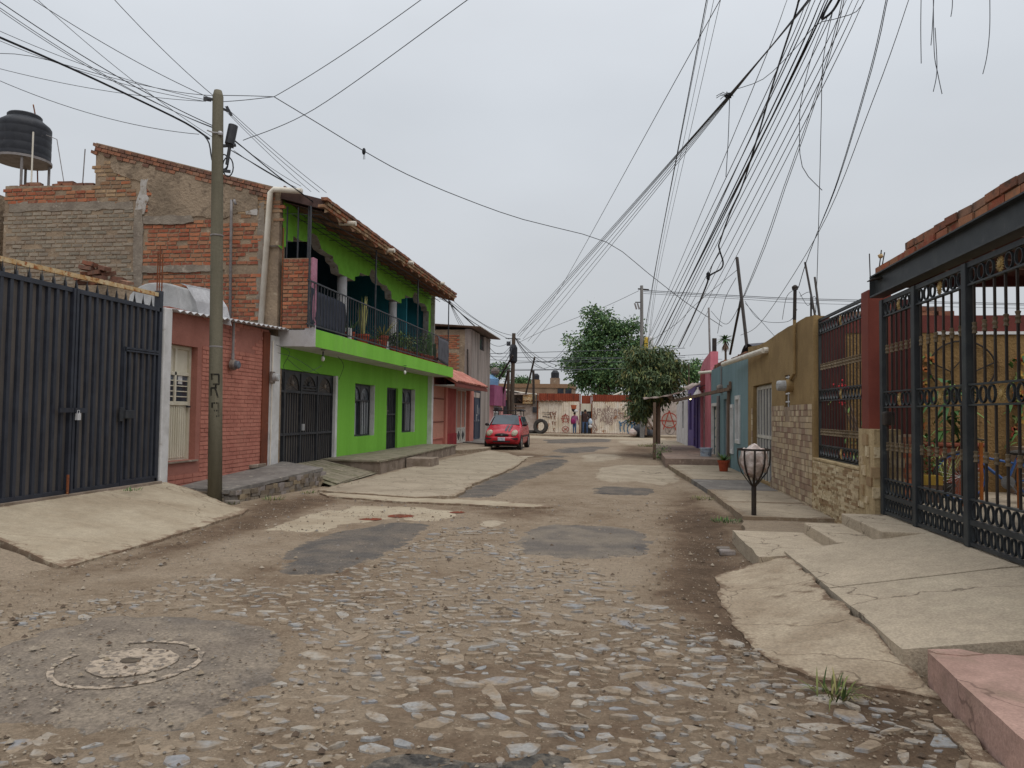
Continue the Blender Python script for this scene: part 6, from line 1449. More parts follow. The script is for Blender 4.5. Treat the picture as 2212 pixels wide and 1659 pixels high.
def bucket():
    q = onZ(1525, 996, .11); t = thing('bucket', 'dented pale blue bucket by the pink and teal house joint', 'bucket', q); b = MB(); b.lathe(q, [(.15, 0), (.185, .38), (.2, .38), (.2, .41), (.185, .41), (.17, .36)], 18); b.build('body', mat('blue_white_plastic', (176,186,198), (140,152,172), (96,100,112), sc=6, sc3=9, lo3=.58, hi3=.66, rough=.5, bump=.05), t)
    b = MB(); b.tube([q+Vector((.2*math.cos(a), .2*math.sin(a)*.0-.19, .38-.12*math.sin(a))) for a in [i*math.pi/8 for i in range(9)]], .006, 4); b.build('handle', m_greypipe, t)
bucket()
q = onZ(1563, 1018, .1); potted('potted_plant', 'agave in a terracotta pot on the right pavement before the teal house', (q.x, q.y, .1), .14, .28, 'agave', .42, None)
# ================================================================ further houses on the left and the far end
m_salmon = mat('salmon_paint', (186,120,106), (176,110,98), (156,128,114), sc=2, sc3=6, lo3=.66, hi3=.74, rough=.85, bump=.15, fine=.05)
m_rooftile = mat('roof_tile', None, (150,98,84), None, pal=[(176,116,102),(164,104,92),(188,130,116),(156,98,88),(172,124,112)], sc=10, lo=.52, hi=.7, rough=.85, bump=.2, rnd=.08)
m_greywall = mat('stained_grey_wall', (156,146,140), (128,118,112), (104,96,92), sc=2.2, sc3=2.6, lo3=.56, hi3=.7, rough=.95, bump=.5, bsc=18, streak=True)
m_magenta = mat('magenta_paint', (150,84,116), (136,74,104), sc=2, rough=.85, bump=.1)
m_rose = mat('rose_plaster', (188,138,134), (170,120,118), (150,120,112), sc=2, sc3=5, rough=.9, bump=.3)
m_whitewash = mat('stained_whitewash', (178,166,158), (150,136,126), (116,100,90), sc=1.6, sc3=3, lo3=.56, hi3=.68, rough=.95, bump=.6, bsc=14)
m_whitegate = mat('white_rusting_sheet', (206,196,182), (190,176,156), (150,104,68), k=1.15, sc=1.6, sc3=1.9, lo3=.60, hi3=.68, rough=.8, bump=.15, streak=False)
m_redsheet = mat('rust_red_sheet', (138,70,50), (122,58,42), (96,56,46), sc=2, sc3=4, rough=.9, bump=.2, streak=True)
m_bluedoor = mat('dark_blue_door', (58,66,82), (48,54,68), sc=3, rough=.6, bump=.1)
m_brownwall = mat('brown_block_wall', (142,122,104), (124,104,88), (160,144,126), sc=1.5, sc3=3, rough=.95, bump=.5)
m_stonebase = mat('dark_stone_base', (92,84,78), (72,66,62), sc=6, rough=.9, bump=.7, bsc=14)
m_spray_red = mat('red_spray', (150,58,46), None, rough=.9, bump=0, fine=.1)
m_spray_blue = mat('blue_spray', (70,104,136), (96,128,150), rough=.9, bump=0, sc=6)
m_spray_black = mat('black_spray', (104,94,92), None, rough=.9, bump=0, fine=.1)
m_spray_brown = mat('faded_brown_lettering', (136,112,106), (164,146,136), sc=4, lo=.5, hi=.62, rough=.9, bump=0)

def salmon_house():
    y0, y1 = yX(930)+.0, 35.1
    t = thing('salmon_house', 'low salmon pink house with clay tile canopy next to the green house', 'house', (XL, 31, 0))
    g0, g1, gz0, gz1 = yX(933), yX(956), zX(945, 948), zX(945, 829); d0, d1, dz0, dz1 = yX(985.5), yX(1005), .14, zX(995, 841)
    r0, r1 = yX(963), yX(983)
    wall(MB(), 'x', XL, -.25, y0, y1, 0, 3.0, [(g0, g1, gz0, gz1), (d0, d1, dz0, dz1)]).build('wall', m_salmon, t)
    b = MB(); b.box(XL-3, XL-.25, y0, y1, 0, 2.95); b.build('house_body', m_plaster, t)
    b = MB(); b.box(XL, XL+.12, yX(957), yX(961), 0, 3.0); b.build('pilaster', m_salmon, t); b = MB(); b.box(XL, XL+.14, yX(1008), yX(1017), 0, 2.9); b.build('pilaster', m_salmon, t); b = MB(); b.box(XL+.0, XL+.09, r0, r1, .12, .62); b.build('step', m_red, t); b = MB(); b.box(XL, XL+.02, r0, r1, .62, 2.9); b.build('red_brown_panel', mat('red_brown_paint', (160,80,72), (148,72,64), rough=.85), t)  # flat dark red panel standing for the side recess
    w = thing_part('window_grille', t); n = 11; bb = MB(); bb.box(-.012, .012, -.012, .012, 0, 1); me = bb.mesh('bar', mat('pale_salmon_bar', (216,160,142), None, rough=.7, bump=0))
    b = MB(); b.box(XL-.12, XL-.1, g0, g1, gz0, gz1); b.build('pane', m_brown_band, w)
    for q in rep('bar', me, w, [(XL+.02, g0+(g1-g0)*i/(n-1), gz0) for i in range(n)]): q.scale = (1.6, 1.6, gz1-gz0)
    for z_ in (gz0, gz1-.04, gz0+(gz1-gz0)*.3, gz0+(gz1-gz0)*.72): b = MB(); b.box(XL+.0, XL+.05, g0-.03, g1+.03, z_, z_+.04); b.build('rail', m_salmon if z_ in (gz0, gz1-.04) else m_brown_band, w)
    d = thing_part('door', t); b = MB(); b.box(XL-.14, XL-.1, d0, d1, dz0, dz1); b.build('leaf', m_brown_band, d)
    for A, B in ((d0, d0+.09), (d1-.09, d1), ((d0+d1)/2-.05, (d0+d1)/2+.05)): b = MB(); b.box(XL-.09, XL+.02, A, B, dz0, dz1); b.build('stile', m_doorw, d)
    for z_ in (dz0, dz0+.62, dz1-.08): b = MB(); b.box(XL-.088, XL+.018, d0+.09, d1-.09, z_, z_+.08); b.build('rail', m_doorw, d)
    for q in rep('bar', me, d, [(XL-.03, d0+.09+(d1-d0-.18)*(i+.5)/10, dz0+.7) for i in range(10)]): q.scale = (1.6, 1.6, dz1-dz0-.78)
    for A, B in ((d0+.1, (d0+d1)/2-.06), ((d0+d1)/2+.06, d1-.1)): 
        b = MB(); b.box(XL-.06, XL-.0, A, B, dz0+.08, dz0+.62); b.build('white_panel', m_doorw, d); b = MB(); c = (A+B)/2; b.prism([(XL+.0, c-.25, dz0+.35), (XL+.0, c, dz0+.55), (XL+.0, c+.25, dz0+.35), (XL+.0, c, dz0+.15)], (.02, 0, 0)); b.build('black_diamond', m_black, d)
    # tiled canopy: tiles are parts
    x0, x1, z0, z1, ya, yb = -6.3, -7.5, 2.72, 3.34, 27.95, 34.7
    rf = MB(); rf.prism([(x0, ya, z0-.02), (x1, ya, z1-.02), (x1, ya, z1-.1), (x0, ya, z0-.1)], (0, yb-ya, 0)); r_ = rf.build('tile_canopy', m_maroon, t, fix=True)
    b = MB(); b.box(x0-.03, x0+.03, ya-.02, yb+.02, z0-.20, z0-.07); b.build('fascia_beam', m_maroon, r_); b = MB(); b.box(x1+.1, x0-.03, ya, yb, z0-.17, z0-.13); b.build('soffit', m_slabw, r_)
    ti = MB(); L = .42; ti.sheet([[(s_*L*.5, .088*math.cos(math.pi*k/6), .085*math.sin(math.pi*k/6)+.012*(1-s_)) for k in range(7)] for s_ in (1, -1)]); me = ti.mesh('tile', m_rooftile, smooth=True); base = wl(r_)
    n = int((yb-ya)/.2); sl = math.atan2(z1-z0, x0-x1); Ls = math.hypot(x0-x1, z1-z0)
    for i in range(n):
        for j in range(4):
            s_ = (j+.5)/4; o = bpy.data.objects.new('tile', me); COL.objects.link(o); o.parent = r_; o.location = Vector((x0+(x1-x0)*s_+.03, ya+.1+i*.2+random.uniform(-.012, .012), z0+(z1-z0)*s_-.008+random.uniform(-.006, .006)))-base; o.rotation_euler = (0, sl, random.uniform(-.04, .04))
salmon_house()
def grey_house():
    ya, yb = 35.2, yX(1057); zt = zX(1012, 703)
    t = thing('grey_house', 'tall unpainted grey house with brick side and corrugated roof edge', 'house', (XL, 38, 0))
    wv = (yX(1034), yX(1044), zX(1039, 756), zX(1039, 723)); dr = (yX(1014.5), yX(1038), .18, zX(1026, 842))
    wall(MB(), 'x', XL, -.25, ya, yb, 0, zt-.1, [wv, dr]).build('street_wall', m_greywall, t)
    x0 = -11.0; b = MB(); b.box(x0, XL-.26, ya, yb, 0, zt-.12); s = b.build('side_wall', m_mortar, t); it = []
    z = 3.0; r = 0
    while z < zt-.35:
        x = x0+(r % 2)*.13
        while x < XL-.75-.1*nz(z*3, 1):
            if not (4.45 < z < 4.62): it.append(((x+.12, ya-.0, z), (.235, .05, .07), (0, random.uniform(-.02, .02), 0), 10))
            x += .26
        z += .098; r += 1
    it = [i for i in it if infront(i[0], 0)]
    pieces(s, 'brick', it, u_brick, m_brick, 300, 'brick_rest')
    b = MB(); b.box(XL-.3, XL+.01, ya-.02, ya+.3, 0, zt-.09); b.build('corner_column', m_greywall, t)
    b = MB(); b.box(XL-.12, XL-.08, wv[0], wv[1], wv[2], wv[3]); b.build('window', m_glass, t)
    d = thing_part('door', t); a, c, e, f = dr; b = MB(); b.box(XL-.12, XL-.06, a, c, e, f); b.build('leaf', m_bluedoor, d)
    for y_ in (a, (a+c)/2-.03, c-.08): b = MB(); b.box(XL-.06, XL-.02, y_, y_+.08, e, f); b.build('stile', m_bluedoor, d)
    for z_ in (e, e+.9, f-.1): b = MB(); b.box(XL-.058, XL-.022, a+.08, c-.08, z_, z_+.08); b.build('rail', m_bluedoor, d)
    b = MB(); b.box(XL-.06, XL-.03, a+.1, c-.1, f-.38, f-.12); b.build('rag_strip', m_whitewash, d)
    # painted white marks on the door
    b = MB()
    for y_, z0_, z1_ in ((.62, .9, 1.25), (.8, .9, 1.0), (.7, 1.3, 1.75), (.86, 1.25, 1.6)): b.box(XL-.02, XL-.017, a+(c-a)*y_, a+(c-a)*y_+.06, e+z0_, e+z1_)
    b.box(XL-.02, XL-.017, a+(c-a)*.62, a+(c-a)*.72, e+1.2, e+1.25); b.build('white_marks', m_white, d, kind='stuff')
    # corrugated roof: sheets
    g = []; n = 64
    for j in range(n+1): y = ya-.3+(yb-ya+.5)*j/n; dz = .03*math.cos(j*math.pi/2); g.append([(x0, y, zt+.25+dz), (XL+.55, y, zt-.03+dz)])
    o = MB().sheet(g).build('roof_sheet', m_meter, t); s = o.modifiers.new('thick', 'SOLIDIFY'); s.thickness = .02
    b = MB(); b.tube([(XL-.12, ya-.06, 3.2), (XL-.16, ya-.06, 4.6)], .03, 6); b.build('service_pipe', m_ironbar, t)
grey_house()
def corner_house():
    ya, yb = yX(1057)+.02, 44.6; zt = zX(1063, 832)
    t = thing('magenta_house', 'low corner house with magenta upper wall and white window behind the red car', 'house', (XL, 43, 0))
    w = (41.9, 43.4, 1.15, 2.35)
    wall(MB(), 'x', XL, -.2, ya, yb, 0, zt-1.15, [w]).build('lower_wall', m_rose, t)
    b = MB(); b.box(XL-.2, XL+.25, ya+.1, yb+.2, zt-1.15, zt); b.build('upper_wall', m_magenta, t)
    b = MB(); b.box(XL, XL+.05, ya, yb, 0, .9); b.build('stone_base', m_stonebase, t)
    f = thing_part('window', t); b = MB(); b.box(XL-.1, XL-.07, w[0], w[1], w[2], w[3]); b.build('pane', m_glass_pale, f)
    for a in (w[0], (w[0]+w[1])/2-.05, w[1]-.1): b = MB(); b.box(XL-.06, XL+.03, a, a+.1, w[2], w[3]); b.build('mullion', m_white, f)
    for z_ in (w[2], w[2]+.4, w[2]+.8, w[3]-.1): b = MB(); b.box(XL-.055, XL+.025, w[0]+.1, w[1]-.1, z_, z_+.09); b.build('transom', m_white, f)
    b = MB(); b.box(XL-6, XL-.2, ya, yb, 0, zt-.1); b.build('house_body', m_rose, t)
    p = onX(1059, 826, XL-.6); c = thing('blue_container', 'pale blue container on the roof edge of the magenta corner house', 'container', p); b = MB(); b.lathe((p.x, p.y, zt-.02), [(.5, 0), (.52, .5), (.3, .62), (.2, .75)], 14); b.build('body', mat('pale_blue_plastic', (110,150,186), None, rough=.5, bump=0), c); b = MB(); b.ball((p.x+.3, p.y, zt+.95), .28, .28, .25, 10, 6); b.build('top', m_meter, c)
corner_house()

# ---------------------------------------------------------------- the wall closing the street
YF = 54.0
def fx(u, v=905): return onY(u, v, YF).x
def fz(u, v): return onY(u, v, YF).z
FT = {}
def text_mesh(txt, size, m, name, parent, x, z, y=YF-.10, sx=1.0):
    cu = bpy.data.curves.new(name, 'FONT'); cu.body = txt; cu.size = size; cu.offset = .012*size; tmp = bpy.data.objects.new(name+'_tmp', cu); COL.objects.link(tmp)
    dg = bpy.context.evaluated_depsgraph_get(); me = bpy.data.meshes.new_from_object(tmp.evaluated_get(dg)); bpy.data.objects.remove(tmp); me.materials.clear(); me.materials.append(m)
    for v_ in me.vertices: v_.co = Vector((v_.co.x*sx, 0, v_.co.y))
    o = link(name, me, parent, (x, y, z)); return o
def stroke(b, pts, w, y): 
    pts = [Vector((p[0], y, p[1])) for p in pts]
    for p, q in zip(pts[:-1], pts[1:]):
        d = (q-p).normalized(); n = Vector((-d.z, 0, d.x))*w/2; b.add([p-n-d*w*.3, q-n+d*w*.3, q+n+d*w*.3, p+n-d*w*.3], [(0, 1, 2, 3)]); y -= .0004
        pts = pts
def anarchy(parent, cx, cz, r, w, y):
    b = MB(); b.ring((cx, y, cz), (r, 0, 0), (0, 0, r), w/r, (0, .004, 0), 28)
    stroke(b, [(cx-r*.75, cz-r*1.15), (cx-.02, cz+r*1.25), (cx+r*.8, cz-r*1.2)], w, y-.004); stroke(b, [(cx-r*1.2, cz-r*.05), (cx+r*1.0, cz-r*.1)], w, y-.006); b.build('sprayed_sign', m_spray_red, parent)
def corr_sheet(name, x0, x1, z0, z1, y, m, parent, pitch=.16, amp=.03):
    n = int((x1-x0)/pitch*4); g = [[(x0+(x1-x0)*i/n, y-(amp if i % 4 in (1, 2) else 0), z) for i in range(n+1)] for z in (z0, z1)]
    return MB().sheet(g).build(name, m, parent)
def far_gate(name, label, u0, u1, vt, vb, vr):
    t = thing(name, label, 'gate', ((fx(u0)+fx(u1))/2, YF, .12)); x0, x1 = fx(u0), fx(u1); zt, zb, zr = fz((u0+u1)/2, vt), .16, fz((u0+u1)/2, vr)
    n = 4
    for i in range(n): corr_sheet('sheet_panel', x0+.08+(x1-x0-.16)*i/n+.006, x0+.08+(x1-x0-.16)*(i+1)/n-.006, zb, zt, YF-.05-(.012 if i % 2 else 0), m_whitegate, t)
    corr_sheet('upper_sheet', x0+.1, x1-.1, zt+.05, zr, YF+.02, m_redsheet, t)
    for a, c, e, f in ((x0, x0+.08, zb-.04, zr), (x1-.08, x1, zb-.04, zr)): b = MB(); b.box(a, c, YF-.1, YF+.05, e, f); b.build('post', m_rust, t)
    b = MB(); b.box(x0+.08, x1-.08, YF-.09, YF, zt, zt+.05); b.build('rail', m_rust, t); b = MB(); b.box(x0+.08, x1-.08, YF-.10, YF-.02, .12, zb); b.build('sill', m_rust, t)
    return t, x0, x1, zb, zt
gl, gx0, gx1, gzb, gzt = far_gate('sheet_gate', 'white rusting corrugated gate with red circled letters behind the big tyre', 1160, 1254, 867, 940, 850)
yy = YF-.13
anarchy(gl, fx(1222), fz(1222, 904), .28, .045, yy); b = MB(); cx, cz = fx(1222), fz(1222, 927); b.ring((cx, yy, cz), (.26, 0, 0), (0, 0, .23), .15, (0, .004, 0), 24); stroke(b, [(cx-.18, cz-.14), (cx+.18, cz+.14)], .045, yy-.004); stroke(b, [(cx-.14, cz+.1), (cx+.14, cz-.1)], .045, yy-.006); b.build('sprayed_sign', m_spray_red, gl)
b = MB()
for u, v, w in ((1172, 891, 24), (1176, 895, 18), (1172, 900, 10), (1180, 901, 12)):
    for k in range(5): x = fx(u+k*w/6); stroke(b, [(x, fz(u, v)), (x+.12*random.uniform(.6, 1.4), fz(u, v)+random.uniform(-.03, .05))], .035, yy)
b.build('faded_writing', m_spray_black, gl, kind='stuff')
b = MB()
for u, v in ((1188, 892), (1193, 890), (1196, 893), (1199, 890), (1190, 899), (1197, 900), (1193, 911), (1198, 912), (1196, 926)): x, z = fx(u), fz(u, v); stroke(b, [(x, z), (x+.06, z-.2)], .05, yy); stroke(b, [(x, z), (x+.12, z+.01)], .04, yy-.002)
b.build('faded_writing', m_rust, gl, kind='stuff')
gr, hx0, hx1, hzb, hzt = far_gate('sheet_gate', 'white corrugated gate with faded painted words and blue graffiti', 1277, 1392, 868, 942, 853)
for k, ch in enumerate('SANTANA'): text_mesh(ch, .40, m_spray_brown, 'letter', gr, fx(1281), fz(1284, 889+k*8.0), sx=.95, y=yy)
for txt, u, v, sx in (('PUERTAS', 1289, 889, 1.25), ('CANCELES', 1289, 897, 1.25), ('VENTANAS', 1299, 904.5, 1.25), ('PUERT', 1296, 911, 1.25), ('PO', 1308, 918, 1.2), ('V', 1310, 883, 1.4)):
    text_mesh(txt, .33, m_spray_brown, 'lettering', gr, fx(u), fz(u, v), sx=sx, y=yy)
def graffiti():
    b = MB(); rs = random.Random(4)
    for u in (1348, 1356, 1364, 1372, 1380, 1388):
        cx, cz = fx(u), fz(u, 921+rs.uniform(-4, 4)); pts = [(cx+.28*math.cos(a*.8+rs.random()*.3), cz+.36*math.sin(a)+.1*math.sin(a*2.3)) for a in [i*.5 for i in range(10)]]; stroke(b, pts, .075, yy-.004)
    for u, v0, v1 in ((1338, 911, 919), (1362, 934, 918), (1376, 936, 922), (1370, 934, 926)): stroke(b, [(fx(u), fz(u, v0)), (fx(u+4), fz(u, v1))], .12, yy-.006)
    b.build('blue_graffiti', m_spray_blue, gr)
    b = MB()
    for u, v in ((1366, 908), (1384, 910)): x, z = fx(u), fz(u, v); stroke(b, [(x-.2, z-.1), (x, z+.14), (x+.05, z-.05), (x+.25, z+.12)], .06, yy-.008)
    b.build('red_graffiti', m_spray_red, gr)
graffiti()
def passage():
    x0, x1 = fx(1254), fx(1277); t = thing('passage_door', 'barred doorway with cream lintel between the two white sheet gates', 'door', ((x0+x1)/2, YF, .12)); zt = fz(1265, 872)
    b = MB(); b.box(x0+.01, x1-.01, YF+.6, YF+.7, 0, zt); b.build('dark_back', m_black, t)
    b = MB(); b.box(x0+.01, x1-.01, YF-.02, YF+.1, zt-.55, zt); b.build('lintel', m_cream, t)
    bb = MB(); bb.box(-.015, .015, -.015, .015, 0, 1); me = bb.mesh('bar', m_black)
    for q in rep('bar', me, t, [(x0+.1+(x1-x0-.2)*i/6, YF, .14) for i in range(7)]): q.scale = (1, 1, zt-.7)
    b = MB(); b.box(x0+.05, x1-.05, YF+.03, YF+.05, .9, .98); b.build('rail', m_black, t)
    b = MB(); b.box(x0+.2, x0+.45, YF+.3, YF+.32, 1.4, 2.0); b.box(x0+.5, x0+.62, YF+.3, YF+.32, 1.2, 1.6); b.build('pale_things', m_white, t, kind='stuff')
    b = MB(); b.box(x0+.05, x1-.05, YF+.2, YF+.4, zt, zt+.6); b.build('rusty_plate', m_redsheet, t)
passage()
b = MB(); x0, x1 = fx(1392), 12.0; b.box(x0, x1, YF-.05, YF+.25, 0, fz(1440, 858)); o = b.build('graffiti_wall', m_whitewash, loc=((x0+x1)/2, YF, .1)); tag(o, 'stained whitewashed wall with a big red circled letter A', 'wall')
anarchy(o, fx(1446), fz(1446, 908), .56, .06, YF-.06)
b = MB(); cx, cz = fx(1447), fz(1447, 929); b.ring((cx, YF-.056, cz), (.34, 0, 0), (0, 0, .34), .12, (0, .004, 0), 20); stroke(b, [(cx-.2, cz+.2), (cx, cz-.15), (cx+.2, cz+.25)], .04, YF-.06); b.build('sprayed_sign', m_meter, o)
def old_wall():
    x0, x1 = fx(1104), fx(1159); t = thing('old_shed', 'crumbling whitewashed shed with curved roof tiles left of the white gates', 'shed', ((x0+x1)/2, YF, 0)); zt = fz(1130, 873)
    b = MB(); b.box(x0, x1, YF, YF+3, 0, zt); b.build('wall', m_whitewash, t); b = MB(); b.box(x0, x1-.3, YF+.1, YF+3, zt, fz(1130, 850)); b.build('upper_wall', m_stonebase, t)
    ti = MB(); ti.sheet([[(.16*math.cos(math.pi*k/8), y_, .12*math.sin(math.pi*k/8)+.1*y_) for k in range(9)] for y_ in (0, .8)]); me = ti.mesh('tile', m_brick_dark); rep('tile', me, t, [(x0+.6+i*.34, YF-.35, fz(1125, 868)) for i in range(10)])
    b = MB(); b.box(x0-.3, x1-.6, YF-.45, YF+.3, fz(1125, 853), fz(1125, 850)); b.build('roof_sheet', m_awning, t)
    b = MB(); b.box(x1-1.0, x1-.1, YF-.25, YF-.05, fz(1150, 872), fz(1150, 852)); b.build('metal_box', m_rustpaint, t)
    b = MB(); b.box(x0+1.6, x0+1.9, YF-.15, YF-.0, 1.6, 2.0); b.build('meter_box', m_black, t)
    for z_ in (zt-.05, zt-.3): b = MB(); b.box(x0+.1, x1-.9, YF-.12, YF-.01, z_, z_+.1); b.build('beam', m_wood, t)
    x0, x1 = fx(1040), fx(1104)-.02; t = thing('rose_house', 'rose pink house with dark door across the side street behind the car', 'house', ((x0+x1)/2, YF, 0)); zt = fz(1090, 858)
    dx0, dx1 = fx(1074), fx(1086); b = wall(MB(), 'y', YF, .3, x0, x1, 0, zt, [(dx0, dx1+.9, .12, 2.5)]); b.build('wall', m_rose, t)
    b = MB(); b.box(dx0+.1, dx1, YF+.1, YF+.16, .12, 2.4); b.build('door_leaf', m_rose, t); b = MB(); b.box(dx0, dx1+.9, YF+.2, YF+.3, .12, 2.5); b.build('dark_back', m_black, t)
    for a in (dx0-.08, dx1+.9): b = MB(); b.box(a, a+.1, YF-.03, YF+.1, .12, 2.6); b.build('door_frame', m_ironbar, t)
    b = MB(); b.box(x0-3, x1, YF-.3, YF+4, zt, zt+.12); b.build('roof_edge', m_brownwall, t); b = MB(); b.box(x0-3, x1, YF+.3, YF+4, zt+.12, zt+.5); b.build('upper_block', m_stonebase, t)
old_wall()
def background():
    yb = 74.0; q = lambda u, v: onY(u, v, yb)
    t = thing('brown_building', 'long low brown block building behind the far gates', 'building', (q(1150, 840).x, yb, 0)); x0, x1 = q(1055, 840).x, q(1236, 840).x; zt = q(1150, 829).z
    b = MB(); b.box(x0-6, x1, yb, yb+6, 0, zt-.4); b.build('wall', m_brownwall, t); b = MB(); b.box(x0-6, x1+.1, yb-.08, yb+6, zt-.4, zt); b.build('parapet', m_brick_old, t)
    for i, u in enumerate((1211, 1228)): b = MB(); c = q(u, 847); b.box(c.x-.3, c.x+.3, yb-.05, yb+.1, c.z-.5, c.z+.35); b.build('window', m_glass, t)
    for u, v0, v1, w, lab in ((1155, 829, 806, 17, 'black water tank on the left brick plinth of the far brown building'), (1197, 828, 799, 20, 'black water tank on the right pale plinth of the far brown building')):
        c, h = q(u, v0), q(u, v1); r = w*.45*yb/1600; pz = c.z+(h.z-c.z)*.42; e = thing('water_tank', lab, 'water tank', (c.x, yb+1, pz))
        b = MB(); b.lathe((c.x, yb+1, pz), [(r, 0), (r, (h.z-pz)*.7), (r*.6, (h.z-pz)*.95), (r*.55, h.z-pz)], 16); b.build('tank_body', m_tankblack, e)
        b = MB(); b.box(c.x-r*1.1, c.x+r*1.1, yb+1-r*1.1, yb+1+r*1.1, zt-.3, pz); o = b.build('plinth', m_brick_old if u < 1170 else m_brownwall, loc=(c.x, yb+1, zt)); tag(o, ('brick' if u < 1170 else 'pale')+' plinth on the roof of the far brown building under a tank', 'plinth')
    for a, c, lab in (((1072, 838, 60), (1243, 853, 55), 'long white pipe slung across the old shed and left white gate'), ((1276, 855, 55), (1345, 846, 55), 'white pipe running over the right white gate into the mango tree')):
        b = MB(); p0, p1 = atD(*a), atD(*c); b.tube([p0.lerp(p1, i/8)+Vector((0, 0, -.5*math.sin(math.pi*i/8)*.5)) for i in range(9)], .07, 6); o = b.build('white_pipe', m_pvc, loc=p0); tag(o, lab, 'pipe')
background()
# ================================================================ trees
m_bark = mat('bark', (86,74,64), (64,54,46), (104,92,80), sc=6, rough=.95, bump=.8, bsc=24, streak=True)
m_ash = mat('tree_leaves', None, None, None, pal=[(78,106,66),(64,92,58),(92,120,74),(58,84,54),(104,126,78),(72,100,68)], k=1.05, rough=.65, bump=0, rnd=.2, fine=0)
m_mango = mat('mango_leaves', None, None, None, pal=[(82,100,66),(68,86,58),(96,112,70),(90,106,78),(112,120,72),(72,90,62),(78,96,70),(84,98,72),(92,104,66),(118,112,70)], k=1.0, rough=.55, bump=0, rnd=.2, fine=0)
def leaf(b, p, d, L, w, up=None):
    d = d.normalized(); s = d.cross(Vector((random.gauss(0, 1), random.gauss(0, 1), random.gauss(0, 1))))
    s = s.normalized() if s.length > 1e-4 else d.orthogonal().normalized()
    b.add([p, p+d*L*.45+s*w, p+d*L, p+d*L*.45-s*w], [(0, 1, 2, 3)])
def tree(name, label, base, lobes, trunk_r, fork_z, n, L, w, m, droop, group=None, clumps=90, cr=.35):
    t = thing(name, label, 'tree', base); base = Vector(base); cs = []
    tot = sum(a*b_*c for _, (a, b_, c) in lobes)
    for c, (a, b_, cc) in lobes:
        for i in range(max(3, int(clumps*(a*b_*cc)/tot))):
            v = Vector((random.gauss(0, 1), random.gauss(0, 1), random.gauss(0, 1))).normalized()*random.uniform(.55, 1.0); cs.append(Vector(c)+Vector((v.x*a, v.y*b_, v.z*cc)))
    b = MB(); fork = base+Vector((.05, 0, fork_z)); b.tube([base+Vector((0, 0, -.1)), base+Vector((.03, 0, fork_z*.5)), fork], [trunk_r*1.25, trunk_r, trunk_r*.85], 9)
    for c, (a, b_, cc) in lobes:
        c = Vector(c); m1 = fork.lerp(c, .5)+Vector((random.uniform(-.1, .1), random.uniform(-.1, .1), .1)); b.tube([fork, m1, c], [trunk_r*.6, trunk_r*.42, trunk_r*.2], 6)
    for c in random.sample(cs, min(len(cs), 40)):
        nb = min(lobes, key=lambda q: (Vector(q[0])-c).length); b.tube([Vector(nb[0]), Vector(nb[0]).lerp(c, .6)+Vector((0, 0, -.05)), c], [trunk_r*.2, trunk_r*.12, trunk_r*.05], 4)
    b.build('trunk', m_bark, t)
    b = MB()
    for i in range(n):
        c = random.choice(cs); o = Vector((random.gauss(0, 1), random.gauss(0, 1), random.gauss(0, .8)))*cr*.6; p = c+o
        leaf(b, p, Vector((o.x+random.gauss(0, .3), o.y+random.gauss(0, .3), o.z*.6-droop+random.gauss(0, .4))), L*random.uniform(.6, 1.2), w*random.uniform(.7, 1.2))
    b.build('crown', m, t); return t
def W_(u, v, d): return atD(u, v, d)
D1 = 62
lob = [(W_(1292, 700, D1), (1.3, 1.3, 1.3)), (W_(1262, 745, D1), (1.5, 1.5, 1.4)), (W_(1320, 735, D1), (1.5, 1.5, 1.5)), (W_(1358, 722, D1), (1.0, 1.0, 1.6)), (W_(1296, 790, D1), (2.4, 2.0, 1.5)), (W_(1250, 800, D1), (1.3, 1.3, 1.4)), (W_(1350, 790, D1), (1.6, 1.5, 1.5)), (W_(1300, 830, D1), (2.3, 1.5, .9)), (W_(1376, 760, D1), (.5, .8, 1.3))]
b0 = W_(1302, 900, D1); tree('ash_tree', 'big dense green tree standing behind the white sheet gates', (b0.x, b0.y, 0), lob, .28, 3.0, 21000, .30, .07, m_ash, .35, clumps=150, cr=.62)
D2 = 27.0
lob = [(W_(1395, 775, D2), (.65, .6, .38)), (W_(1440, 780, D2), (.5, .6, .4)), (W_(1375, 820, D2), (.55, .6, .5)), (W_(1420, 815, D2), (.8, .8, .5)), (W_(1448, 812, D2), (.34, .5, .38)), (W_(1372, 870, D2), (.42, .45, .4)), (W_(1410, 850, D2), (.72, .7, .38)), (W_(1374, 893, D2), (.3, .3, .16)), (W_(1394, 882, D2), (.36, .4, .2)), (W_(1444, 842, D2), (.4, .6, .24))]
b0 = onZ(1420, 975, .05); b0 = W_(1418, 975, D2); tree('mango_tree', 'small mango tree with yellowing leaf tips rising behind the sheet awning', (b0.x, b0.y, 0), lob, .11, 1.75, 15000, .22, .028, m_mango, .55, clumps=150, cr=.24)
